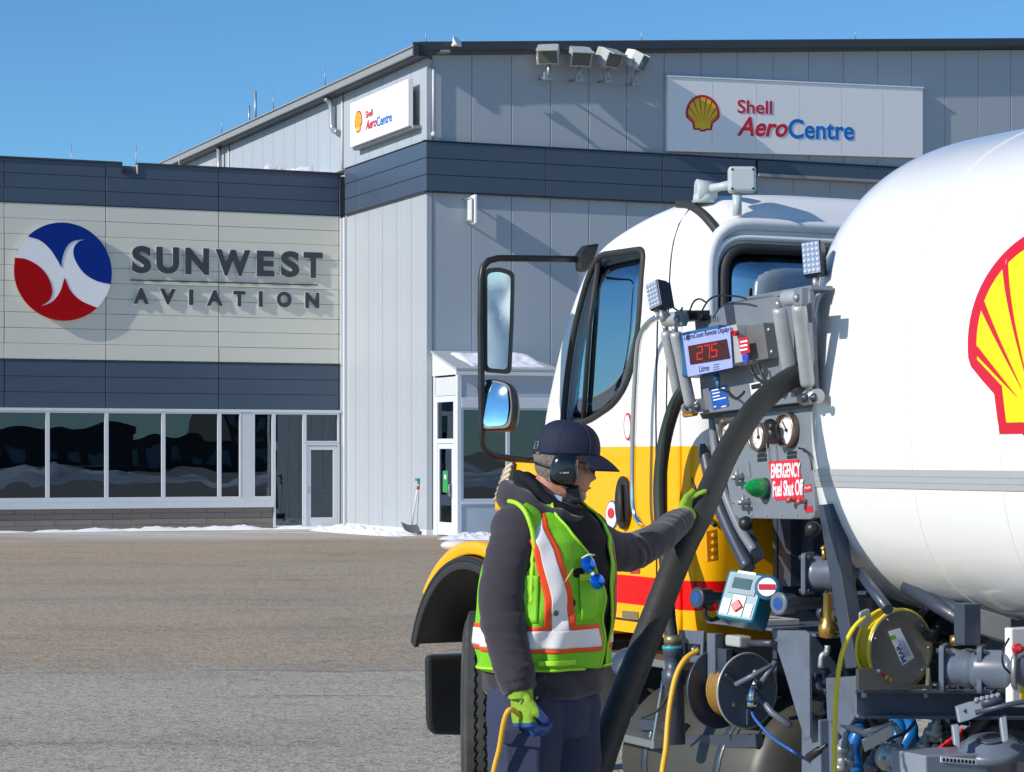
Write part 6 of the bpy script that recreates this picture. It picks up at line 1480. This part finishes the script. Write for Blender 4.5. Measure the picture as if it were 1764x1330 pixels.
def head_pt(a, z, off=0.0):
    c, s = math.cos(a), math.sin(a); fx = lerp_tab(fr_t, z); bx = lerp_tab(bk_t, z); w = lerp_tab(wd_t, z); cx = (fx + bx) / 2; rx = (fx - bx) / 2
    n = 2.25; x = cx + (rx + off) * math.copysign(abs(c) ** (2 / n), c); y = (w + off) * math.copysign(abs(s) ** (2 / n), s)
    if c > 0:
        nz = math.exp(-(y / .0105) ** 2) * (max(0, 1 - abs((z + .036) / .014)) * .022 if z < -.036 else max(0, 1 - (z + .036) / .048) * .023)
        sock = -.010 * math.exp(-((abs(y) - .032) / .014) ** 2 - ((z - .002) / .010) ** 2)
        cheek = .004 * math.exp(-((abs(y) - .038) / .016) ** 2 - ((z + .028) / .016) ** 2)
        wing = .006 * math.exp(-((abs(y) - .013) / .006) ** 2 - ((z + .040) / .008) ** 2)
        x += nz + sock + cheek + wing
    return H(x, y, z)
m = MB(); zsl = [-.118 + .236 * i / 90 for i in range(91)]; azs = [2 * math.pi * i / 120 for i in range(120)]
m.grid(lambda a, z: head_pt(a, z), azs, zsl[:-1], closed_u=True); m.add([head_pt(a, zsl[0]) for a in azs], [list(range(120))], False); m.add([head_pt(a, zsl[-2]) for a in azs], [list(range(120))], False)
neck0 = H(-.035, 0, -.03); neck1 = M_(948, 880, .0)
m.tube([neck0, (neck0 + neck1) / 2 + Vector((-.004, 0, 0)), neck1], [.052, .055, .066], 24)
tc_ = M_(937, 1000)
def torso_c(z): 
    k = max(0, min(1, (z - 1.15) / .45)); return Vector((tc_.x, HD, z)) + tf_ * (.035 * k) + ts * .0
m.tube([torso_c(.95), torso_c(1.2), torso_c(1.45), torso_c(1.56)], [.13, .13, .14, .07], 20)
ra_ = [M_(893, 915, -.15), M_(870, 1045, -.19), M_(893, 1185, -.25), M_(897, 1200, -.255)]; la_ = [M_(1005, 925, .12), M_(1080, 950, .28), M_(1172, 897, .60), M_(1180, 892, .64)]
for arm in (ra_, la_): m.tube([torso_c(1.48)] + arm, [.06, .055, .045, .032, .03], 16)
leg = {}
for sg, dx in ((1, -.02), (-1, .03)):
    hip = torso_c(.95) + ts * .10 * sg; knee = hip + Vector((dx, 0, -.45)); ank = Vector((knee.x - .0, knee.y, .09)); leg[sg] = (hip, knee, ank)
    m.tube([hip, knee, ank, ank + tf_ * .12 - Z * .04], [.09, .055, .04, .03], 16)
me = voxel(m, .0042, 2, .4)
person = finish(me, 'person', M_skin, None)
for v in person.data.vertices: v.co -= person_loc
person.location = person_loc
tag(person, 'worker in navy cap, ear defenders and lime vest, one hand on the black hose', 'person')
def hx(px, py): return M_(px, py)
# eye, brow, lips, glasses
for sg in (1, -1):
    m = MB(); m.ball(H(.0655, .031 * sg, .001), .0090, 16); m.build('eye', mat('eye_white', (.6, .58, .55), .2), person)
    m = MB(); m.ball(H(.0725, .0315 * sg, .0), .0040, 10); m.build('iris', mat('iris_dark', (.03, .03, .03), .2), person)
    m = MB(); m.tube([H(.070 + .012, .014 * sg, .018), H(.078, .034 * sg, .022), H(.062, .050 * sg, .017)], [.003, .004, .002], 8); m.build('eyebrow', M_hair, person)
m = MB(); m.tube([H(.066, .022, -.0665), H(.078, .010, -.066), H(.080, 0, -.0655), H(.078, -.010, -.066), H(.066, -.022, -.0665)], [.001, .0032, .004, .0032, .001], 8); m.build('lips', mat('lips', (.38, .14, .11), .45), person)
gl = empty('tmp', (0, 0, 0)); bpy.data.objects.remove(gl)
m = MB()
for sg in (1, -1):
    cpt = (.086, .032 * sg, -.004); ringp = [H(cpt[0] - .004 * abs(math.cos(a)) * (1 if math.cos(a) * sg > 0 else .2), cpt[1] + .024 * math.cos(a), cpt[2] + .017 * math.sin(a)) for a in [2 * math.pi * i / 24 for i in range(24)]]
    m.tube(ringp, .0021, 6, closed=True); m.tube([H(.082, .056 * sg, .006), H(.06, .075 * sg, .008), H(.0, .079 * sg, .006), H(-.02, .079 * sg, -.003)], .0034, 6)
m.tube([H(.088, .009, .002), H(.092, 0, .004), H(.088, -.009, .002)], .0014, 6)
gf = m.build('glasses', M_blk, person)
for sg in (1, -1): m = MB(); m.prism([H(.085, .032 * sg + .023 * math.cos(a), -.004 + .016 * math.sin(a)) for a in [2 * math.pi * i / 20 for i in range(20)]], hf * .0012); m.build('glasses_lens', glass('clear_lens', (.92, .94, .94), refl=.03), gf)
# hair: shell on the back and sides under the cap
def hair_fn(a, z):
    base = .0035 + .0022 * noise.noise(Vector((a * 9, z * 160, 0))) + .002 * noise.noise(Vector((a * 30, z * 60, 4))); return head_pt(a, z, base)
m = MB(); m.grid(hair_fn, [R(88) + R(184) * i / 90 for i in range(91)], [-.062 + .084 * i / 36 for i in range(37)])
hr = m.build('hair', M_hair, person)
for sg in (1, -1):
    m = MB(); m.grid(lambda a, z: head_pt(a * sg, z, .003 + .001 * noise.noise(Vector((a * 30, z * 90, 1)))), [R(66) + R(24) * i / 12 for i in range(13)], [-.012 + .05 * i / 16 for i in range(17)]); m.build('sideburn', M_hair, hr)
# cap
def cap_pt(a, t, off=0.0):   # t 0 rim .. 1 top
    c, s = math.cos(a), math.sin(a); z = .022 + .010 * c + (.104 - .010 * c) * math.sin(t * math.pi / 2) ** .92; k = math.cos(t * math.pi / 2) ** .72
    bulge = 1 + .02 * math.sin(t * math.pi)
    p = H(-.005 + (.101 * k * bulge + off) * c, (.083 * k * bulge + off) * s, z)
    return p + hu * (.0015 * noise.noise(Vector((c * 3, s * 3, t * 4))))
m = MB(); m.grid(lambda a, t: cap_pt(a, t), [2 * math.pi * i / 72 for i in range(73)], [i / 20 for i in range(21)]); cap = m.build('cap', M_cap, person, solid=.003)
def brim(u, v):
    a = R(-62 + 124 * u); e = .068 * math.cos(R(-62 + 124 * u) * .8) ** 1.2 * v
    p = H(-.005 + .099 * math.cos(a) + e, .083 * math.sin(a) * (1 + .05 * v), .037 - .020 * v - .010 * (abs(u - .5) * 2) ** 2 - .02 * v * v); return p
m = MB(); m.grid(brim, [i / 30 for i in range(31)], [i / 8 for i in range(9)]); m.build('brim', M_cap, cap, solid=.004)
for k in range(6):
    a = math.pi * 2 * k / 6 + .3; m = MB(); m.tube([cap_pt(a, t / 14, .0008) for t in range(15)], .0009, 4); m.build('seam', mat('cap_stitch', (.03, .04, .10), .7), cap)
m = MB(); m.ball(cap_pt(0, 1, .0), .006, 10); m.build('cap_button', M_cap, cap)
bkp = [head_pt(R(-150), .028, .012), head_pt(R(-140), .030, .012), head_pt(R(-140), .052, .013), head_pt(R(-150), .050, .013)]
m = MB(); m.tube(bkp, .0011, 6, closed=True); m.build('buckle', M_galv, cap)
# ear defenders
for sg in (-1, 1):
    c = H(.004, .092 * sg, -.022); ax = (hl_ * sg).normalized()
    xx = (hf * .97 - hu * .05).normalized(); yy = ax.cross(xx)
    def sup(a, r): n = 3.2; return xx * math.copysign(abs(math.cos(a)) ** (2 / n), math.cos(a)) * r + yy * math.copysign(abs(math.sin(a)) ** (2 / n), math.sin(a)) * r * 1.16
    m = MB(); aa = [2 * math.pi * i / 36 for i in range(37)]
    m.grid(lambda a, k: c + ax * ([-.022, -.018, -.002, .0, .014, .024, .028, .028][k]) + sup(a, [.036, .041, .041, .0445, .043, .036, .023, .0001][k]), aa, range(8))
    mu = m.build('ear_defender', mat('glossy_black', (.008, .009, .010), .18, coat=.6), person)
    if sg < 0:
        m = MB(); text_on(m, 'W', c + ax * .0285 - hf * .012 - hu * .012, hf, hu, .006, .006, ax, .0006); 
        for k in range(4): m.box(c + ax * .0285 + hf * (.0 + .005 * k) - hu * (.008 - .001 * k), hf * .0016, hu * .0022, ax * .0004)
        m.build('maker_mark', mat('mark_grey', (.5, .5, .5), .5), mu)
m = MB(); m.tube(catmull([H(.0, -.088, -.03), H(-.03, -.090, -.02), H(-.085, -.06, -.012), H(-.108, 0, -.010), H(-.085, .06, -.012), H(-.03, .090, -.02), H(.0, .088, -.03)], 6), .003, 8); m.build('neckband', M_blk, person)
m = MB(); q = M_(989, 852, -.045); m.box(q, Vector((.024, -.006, .003)), Vector((.004, .022, 0)), Vector((-.006, 0, .030))); m.build('microphone', M_blk, person, bevel=.012)
m = MB(); m.tube([M_(985, 825, -.07), M_(988, 842, -.06)], .004, 6); m.build('microphone_boom', M_blk, person)

# ------------------------------------------------------------------ hoodie
TR = [(.985, .150, .195), (1.0, .180, .217), (1.03, .186, .222), (1.07, .186, .224), (1.17, .192, .228), (1.30, .190, .232), (1.40, .182, .232), (1.48, .165, .222), (1.53, .140, .195), (1.565, .110, .150), (1.59, .085, .105), (1.61, .070, .075)]
TR = [(z_, a_ * .955, b_ * .95) for z_, a_, b_ in TR]
def tor(a, z, off=0.0):
    A_ = lerp_tab([(z_, x) for z_, x, y in TR], z) + off; B_ = lerp_tab([(z_, y) for z_, x, y in TR], z) + off; c, s = math.cos(a), math.sin(a); n = 2.3
    return torso_c(z) + tf_ * (A_ * math.copysign(abs(c) ** (2 / n), c)) + ts * (B_ * math.copysign(abs(s) ** (2 / n), s))
m = MB(); zz_ = [.985 + .625 * i / 60 for i in range(61)]; aa = [2 * math.pi * i / 72 for i in range(72)]
m.grid(lambda a, z: tor(a, z), aa, zz_, closed_u=True); m.add([tor(a, .985) for a in aa], [list(range(72))], False); m.add([tor(a, 1.61) for a in aa], [list(range(72))], False)
R_ARM = catmull([M_(905, 905, -.10), M_(891, 925, -.155), M_(873, 985, -.185), M_(866, 1045, -.20), M_(876, 1115, -.225), M_(889, 1165, -.245), M_(895, 1190, -.25)], 6)
rr_ = [.074, .080, .076, .073, .065, .061, .046]
def radii(n, lst): return [lst[min(int(t), len(lst) - 2)] + (lst[min(int(t), len(lst) - 2) + 1] - lst[min(int(t), len(lst) - 2)]) * (t - min(int(t), len(lst) - 2)) for t in [i * (len(lst) - 1) / (n - 1) for i in range(n)]]
m.tube(R_ARM, radii(len(R_ARM), rr_), 28)
L_ARM = catmull([M_(985, 905, .08), M_(1012, 925, .13), M_(1048, 945, .20), M_(1085, 950, .28), M_(1130, 930, .40), M_(1158, 908, .54), M_(1178, 894, .64)], 6)
m.tube(L_ARM, radii(len(L_ARM), [.072, .074, .068, .063, .055, .050, .042]), 28)
for c, r, s_ in ((M_(893, 912, -.14), .088, (1, 1, .95)), (M_(1008, 918, .12), .080, (1, 1, .95))): m.ball(c, r, 20, s_)
me = voxel(m, .0062, 4, .5)
def fold(p, n):
    d = .0018 * noise.noise(p * 9) + .0012 * noise.noise(p * 26)
    # creases across the sleeves
    for path_, k in ((R_ARM, 1.35), (L_ARM, .6)):
        best = None
        for i in range(0, len(path_), 3):
            q = (p - path_[i]).length
            if best is None or q < best[0]: best = (q, i)
        if best[0] < .10:
            L_ = len(path_) - 1; t = best[1] / L_; i = best[1]; ta = (path_[min(i + 1, L_)] - path_[max(i - 1, 0)]).normalized(); s_ = i + (p - path_[i]).dot(ta) / .03
            w = max(math.exp(-((t - .52) / .16) ** 2), math.exp(-((t - .92) / .14) ** 2) * 1.2, .25)
            u = s_ * 1.15 + 4.5 * noise.noise(p * 7) + (p.x + p.y) * 14
            d += k * w * .0085 * (1 - abs(math.sin(u))) ** .8 * (.6 + noise.noise(p * 7 + Vector((3, 1, 2)))) * 1.0
    if p.z < 1.10: d += .003 * math.sin(p.x * 60 + p.z * 40 + 3 * noise.noise(p * 8))
    return d
hood = finish(me, 'hoodie', M_hood, person, fold)
# cuffs and hem as ribbed bands
def band_tube(path_, r, i0, i1, name): m = MB(); pts = path_[i0:i1]; m.tube(pts, [r * (1 + .03 * (-1) ** k) for k in range(len(pts))], 24); return m.build(name, M_hood, hood)
def hood_roll(pts, r, name, mt, amp):
    m = MB(); m.tube(catmull(pts, 6), r, 18); me = voxel(m, .0055, 2, .5)
    return finish(me, name, mt, person, lambda p, n: amp * noise.noise(p * 18) + amp * .9 * math.sin(p.x * 55 + p.z * 70 + 5 * noise.noise(p * 10)))
hood_roll([M_(1004, 892, -.07), M_(984, 894, -.12), M_(946, 886, -.14), M_(905, 868, -.12), M_(878, 856, -.03), M_(886, 850, .06), M_(930, 852, .11), M_(985, 868, .11)], radii(43, [.010, .020, .028, .038, .046, .044, .036, .02]), 'hood', M_hood, .005)
hood_roll([M_(1002, 878, -.05), M_(984, 886, -.085), M_(955, 878, -.105), M_(922, 856, -.095), M_(902, 830, -.03), M_(908, 828, .05), M_(945, 838, .08)], radii(37, [.012, .020, .026, .030, .034, .03, .022]), 'hood_lining', M_hoodd, .006)
# bib of the vest over the near shoulder, laid on the sleeve top
HB_ = BVHTree.FromPolygons([v.co + parent_origin(hood) for v in hood.data.vertices], [list(p.vertices) for p in hood.data.polygons])
def on_hood(px, py, off):
    h, n, *_r = HB_.ray_cast(Vector((0, 0, EYE)), ray(px, py).normalized())
    return h + n * off if h else None
m = MB(); m.prism([M_(948, 850, -.06), M_(968, 856, -.09), M_(966, 876, -.09), M_(952, 866, -.07)], Vector((.004, .006, 0))); m.build('shirt_collar', mat('pale_blue_shirt', (.25, .33, .5), .8), person)
# black inner front between the vest's edges
m = MB(); m.grid(lambda a, z: tor(a, z, .006 + .004 * math.sin(z * 60)), [R(-24) + R(50) * i / 20 for i in range(21)], [1.12 + .465 * i / 40 for i in range(41)]); m.build('zip_front', M_hoodd, hood, solid=.004)

# ------------------------------------------------------------------ vest: a shell over the chest with armholes, open at the front
def vz(py): return EYE + (HZ - py) / F * HD
V0, V1 = 1.082, 1.603
def wr(a, z):   # soft folds of the light vest
    return .014 + .009 * noise.noise(Vector((math.cos(a) * 3.2, math.sin(a) * 3.2, z * 9))) + .0065 * math.sin(a * 9 + z * 19 + 3 * noise.noise(Vector((a, z * 5, 1)))) * max(0, min(1, (1.5 - z) * 4)) + .010 * max(0, 1.13 - z) * 5 * (.5 + .5 * math.sin(a * 7))
def vest_pt(a, z, off=0.0): return tor(a, z, wr(a, z) + off)
def a_open(z):  # half opening angle on the man's right at height z
    return lerp_tab([(1.03, 0), (1.12, -9), (1.30, -7), (1.42, 6), (1.52, 28), (1.603, 56)], z)
def arm_in(adeg, z):
    if z < 1.36: return False
    k = (z - 1.36) / .2; half = 34 * min(1, k * 2.2) ** .5
    if z > 1.548: return False
    return abs(adeg - 93) < half
m = MB(); nz, na_ = 96, 240; idx = {}; vs = []; fs_v = []
for side in (1, -1):
    idx = {}
    for i in range(na_ + 1):
        for j in range(nz + 1):
            z = V0 + (V1 - V0) * j / nz; a0 = a_open(z) if side == 1 else max(20, a_open(z) * .9 + 4); ad = a0 + (180 - a0) * i / na_
            zb = z + (.012 * math.sin(R(ad) * 3) if j == 0 else 0); idx[(i, j)] = (len(vs), ad, z); vs.append(vest_pt(R(ad) * side, zb))
    for i in range(na_):
        for j in range(nz):
            q = [idx[(i, j)], idx[(i + 1, j)], idx[(i + 1, j + 1)], idx[(i, j + 1)]]
            if any(arm_in(x[1], x[2]) for x in q): continue
            fs_v.append([x[0] for x in q])
m.add(vs, fs_v, True)
vest = m.build('vest', M_lime, person, solid=.0035, weld=1e-4)
def patch(name, material, side, afn0, afn1, z0, z1, off, n1=14, n2=50):
    m = MB()
    def fn(u, v): z = z0 + (z1 - z0) * v; a = afn0(z) + (afn1(z) - afn0(z)) * u; return vest_pt(R(a) * side, z, off)
    m.grid(fn, [i / n1 for i in range(n1 + 1)], [i / n2 for i in range(n2 + 1)]); return m.build(name, material, vest, solid=.0012)
# measured angles: a stripe of orange with a silver centre runs down each side of the chest
def lin(z0, a0, z1, a1): return lambda z: a0 + (a1 - a0) * (z - z0) / (z1 - z0)
def tab(*t): return lambda z: lerp_tab(sorted(t), z)
oc = tab((1.12, 36), (1.30, 40), (1.45, 52), (1.55, 68), (1.60, 85))
wo = tab((1.12, 15.5), (1.45, 13.5), (1.55, 13), (1.60, 14))
for side in (1, -1):
    patch('orange_stripe', M_org, side, lambda z: oc(z) - wo(z), lambda z: oc(z) + wo(z), 1.20, 1.60, .0022)
    patch('silver_stripe', M_slv, side, lambda z: oc(z) - wo(z) * .52, lambda z: oc(z) + wo(z) * .52, 1.205, 1.60, .0042)
    patch('orange_band', M_org, side, lambda z: (a_open(1.15) if side == 1 else 20) + 5, lambda z: 179.9, 1.138, 1.222, .0030, 100, 12)
    patch('silver_band', M_slv, side, lambda z: (a_open(1.15) if side == 1 else 20) + 7, lambda z: 179.9, 1.152, 1.208, .0052, 100, 8)
    m = MB(); m.tube([vest_pt(R((a_open(z) if side == 1 else max(20, a_open(z) * .9 + 4))) * side, z, .001) for z in [V0 + (V1 - V0) * i / 60 for i in range(61)]], .0045, 8); m.build('binding', M_lime2, vest)
    ring_ = []
    for t in range(40):
        z = 1.545 - (1.545 - 1.362) * abs(1 - t / 19.5); 
        k = (z - 1.36) / .2; half = 34 * min(1, max(0.0, k) * 2.2) ** .5; ring_.append(vest_pt(R(93 - half if t < 20 else 93 + half) * side, z if t < 20 else z, .001))
    front = [vest_pt(R(93 - 34 * min(1, max(0.0, (z - 1.36) / .2) * 2.2) ** .5) * side, z, .002) for z in [1.362 + .184 * i / 24 for i in range(25)]]
    m = MB(); m.tube([vest_pt(R(a) * side, V0 + .003, .001) for a in range(12, 181, 3)], .0045, 8); m.build('binding', M_lime2, vest)
outer = [(845, 888), (856, 876), (872, 869), (888, 871), (902, 882), (911, 902), (916, 930), (918, 965), (917, 1005), (915, 1040)]
inner_ = [(862, 872), (874, 862), (888, 858), (903, 860), (918, 868), (928, 885), (932, 915), (934, 950), (930, 1000), (926, 1040)]
oc2 = [Vector((a, b, 0)) for a, b in outer]; ic2 = [Vector((a, b, 0)) for a, b in inner_]
oo, ii = catmull(oc2, 5), catmull(ic2, 5); rows = []
for p_, q_ in zip(oo, ii):
    row = [on_hood(p_.x + (q_.x - p_.x) * t / 6, p_.y + (q_.y - p_.y) * t / 6, .008) for t in range(7)]
    if all(row) and max((row[0] - r_).length for r_ in row) < .16 and p_.y < 925: rows.append(row)
m = MB(); m.grid(lambda i, j: rows[i][j], range(len(rows)), range(7)); m.build('shoulder_strap', M_lime, vest, solid=.003)
bd = [on_hood(p_.x, p_.y, .010) for p_ in oo]; bd = [q for q in bd if q]; keep = [bd[0]]
for q in bd[1:]:
    if (q - keep[-1]).length < .05: keep.append(q)
m = MB(); m.tube(keep, .0075, 8); m.build('binding', M_lime2, vest)
# pockets, buttons, pen, seam
patch('chest_pocket', mat('lime_pocket', (.22, .64, .01), .55, bump=.3, bscale=240), 1, lambda z: 3, lambda z: 20, 1.235, 1.375, .006, 10, 12)
patch('pocket_flap', M_lime2, 1, lambda z: 2.5, lambda z: 20.5, 1.36, 1.382, .009, 10, 4)
patch('side_pocket', MATS['lime_pocket'], 1, lambda z: 60, lambda z: 84, 1.235, 1.38, .005, 10, 12)
patch('lower_pocket', M_lime2, 1, lambda z: 22, lambda z: 58, 1.10, 1.116, .012, 14, 4)
q = vest_pt(R(43), vz(1048), .006); nn = (q - torso_c(q.z)); nn.z = 0; nn.normalize()
m = MB(); m.lathe(q, nn, [(0, .009), (.003, .009), (.004, .006), (.004, 0)], 16); m.build('snap', mat('snap_green', (.02, .1, .03), .4), vest)
q = vest_pt(R(33), vz(985), .012); m = MB(); m.tube([q - Vector((.012, 0, .022)), q + Vector((.014, -.002, .020))], .0028, 8); m.build('pen', mat('pen_wood', (.55, .42, .15), .5), vest)
q = vest_pt(R(15), vz(968), .022)
# blue mirrored sunglasses hooked on the front
sgl = None
m = MB()
for k, (dx, dz_) in enumerate(((0, 0), (.028, -.052))):
    c = q + Vector((dx, -.004, dz_)); nrm_ = (tf_ + Vector((-.1, -.8, .25))).normalized(); xx, yy = ortho(nrm_); m2 = MB(); m2.lathe(c, nrm_, [(0, .0255), (.004, .024), (.009, .013), (.011, 0)], 20); lens = m2.build('sunglasses', mat('blue_mirror_lens', (.01, .16, .75), .06, .7), person)
m.tube([q + Vector((.012, -.01, -.025)), q + Vector((.018, -.012, -.032))], .006, 8); m.tube([q + Vector((-.02, 0, .02)), q + Vector((.0, -.01, .032)), q + Vector((.02, -.005, .03))], .003, 6); m.build('sunglasses_frame', mat('white_frame', (.7, .72, .75), .3), person)
# strap and clip near the shoulder
q = vest_pt(R(72), 1.575, .012); m = MB(); m.tube([q, q + Vector((.012, -.008, -.045)), q + Vector((.018, -.012, -.085))], [.010, .007, .003], 10); m.build('shoulder_clip', M_blk, vest)

# ------------------------------------------------------------------ trousers, boots
m = MB()
for sg in (1, -1):
    hip, knee, ank = leg[sg]; m.tube(catmull([hip + Z * .10 - ts * sg * .02, hip, (hip + knee) / 2, knee, (knee + ank) / 2, ank], 5), radii(26, [.12, .125, .112, .095, .088, .085]), 28)
m.grid(lambda a, z: tor(a, z + .0, -.016), aa, [.86, .90, .95, 1.0], closed_u=True) if False else None
m.tube([torso_c(1.0), torso_c(.86)], [.15, .14], 24)
me = voxel(m, .008, 3, .5)
finish(me, 'trousers', M_trou, person, lambda p, n: .004 * noise.noise(p * 10) + .004 * (1 - abs(math.sin(p.z * 26 + 3.5 * noise.noise(p * 6) + p.x * 18))) ** 1.5)
hip = leg[1][0]
for z0 in (.74,):
    m = MB(); pk = [M_(868, 1262, -.245), M_(930, 1272, -.25), M_(930, 1380, -.25), M_(872, 1380, -.24)]; m.prism(pk, Vector((0, .05, 0))); cp_ = m.build('cargo_pocket', M_trou, person, bevel=.01)
    m = MB(); m.prism([M_(865, 1258, -.256), M_(933, 1268, -.262), M_(933, 1290, -.262), M_(866, 1282, -.256)], Vector((0, .02, 0))); m.build('pocket_flap', M_trou, cp_, bevel=.006)
for sg in (1, -1):
    ank = leg[sg][2]; m = MB()
    def boot(u, a):
        x = -.09 + .29 * u; w = .045 + .01 * math.sin(u * 3); h = .11 - .06 * max(0, (u - .35)) * 1.3; return Vector((ank.x, ank.y, 0)) + tf_ * x + ts * (w * math.cos(a) * (1 if 0 < u < 1 else .6)) + Z * (h * .5 + h * .5 * math.sin(a))
    m.grid(boot, [i / 12 for i in range(13)], [2 * math.pi * i / 20 for i in range(21)])
    for u in (0, 1): m.add([boot(u, 2 * math.pi * i / 20) for i in range(20)], [list(range(20))])
    m.build('boot', M_rub, person)

# ------------------------------------------------------------------ gloved hands
def hand(base, d, palm_n, thumb_side, curl, name, parent, scale=1.0, green=.084):
    """base = wrist centre, d = along the palm, palm_n = the way the palm faces, fingers curl towards palm_n"""
    d = d.normalized(); palm_n = (palm_n - d * palm_n.dot(d)).normalized(); x = d.cross(palm_n) * thumb_side; k = scale; m = MB()
    m.tube([base - d * .05 * k, base, base + d * .02 * k], [.036 * k, .034 * k, .034 * k], 16)
    def palm(t, a): w = (.034 + .012 * math.sin(t * 2.2)) * k; th = (.021 - .004 * t) * k; return base + d * (.005 + .092 * t) * k + x * w * math.cos(a) + palm_n * th * math.sin(a)
    m.grid(palm, [i / 8 for i in range(9)], [2 * math.pi * i / 16 for i in range(17)]); m.add([palm(0, 2 * math.pi * i / 16) for i in range(16)], [list(range(16))]); m.add([palm(1, 2 * math.pi * i / 16) for i in range(16)], [list(range(16))])
    for i, (off, L_, r) in enumerate(((.031, .078, .0110), (.011, .088, .0115), (-.010, .082, .0110), (-.030, .064, .0098))):
        p = base + d * (.082 - .006 * abs(i - 1.2)) * k + x * off * k; a = R(curl * .4); pts = [p - d * .02 * k, p]
        for s_, f_ in enumerate((.45, .30, .25)):
            dd = d * math.cos(a) + palm_n * math.sin(a) + x * (off * 1.5); p = p + dd.normalized() * L_ * f_ * k; pts.append(p); a += R(curl * (.55, .45, .2)[s_])
        m.tube(pts, [r * k * q_ for q_ in (1.0, 1.12, 1.04, .96, .8)], 12); m.ball(pts[-1], r * .82 * k, 10)
    p = base + d * .030 * k + x * .034 * k; pts = [base + d * .012 * k + x * .018 * k, p]; a = R(35)
    for f_ in (.036, .030): dd = d * math.cos(a) * .9 + x * math.sin(a) * .7 + palm_n * (.35 if f_ > .033 else .7); p = p + dd.normalized() * f_ * k; pts.append(p); a -= R(18)
    m.tube(pts, [.016 * k, .0145 * k, .013 * k, .0105 * k], 12); m.ball(pts[-1], .0105 * k, 10)
    me = voxel(m, .0030, 2, .4)
    return finish(me, name, [M_gl1, M_gl2], parent, lambda p_, n: .0012 * noise.noise(p_ * 60), lambda c: 0 if ((c - base).dot(d) < green * k and (c - base).dot(palm_n) < (.012 if green < .1 else 1)) or (c - base).dot(d) < .025 else 1)
hw_ = M_(896, 1190, -.25)
g1 = hand(hw_, Vector((.10, -.05, -1)), Vector((.80, .55, 0)), 1, 84, 'glove', person, 1.16)
m = MB(); 
for k in range(5): q = M_(893 + 8 * k, 1208 - 1.5 * k, -.292); m.box(q, Vector((.004, 0, .001)), Vector((.0, 0, .004)), Vector((0, .001, 0)))
m.build('glove_print', mat('glove_print_dark', (.05, .09, .02), .7), g1)
wl = L_ARM[-1]; d_l = (P(1224, 848, 8.33) - wl)
g2 = hand(wl + d_l.normalized() * .012, d_l, Vector((.75, -.5, .35)), -1, 60, 'glove', person, 1.08, .125)
cable([(900, 1236, HD - .26), (880, 1222, HD - .30), (869, 1240, HD - .30), (860, 1290, HD - .28), (848, 1345, HD - .27), (835, 1480, HD - .25), (820, 1680, HD - .2), (700, 1700, HD - .3)], .0085, 'orange-yellow cable running down from the gloved hand of the worker')
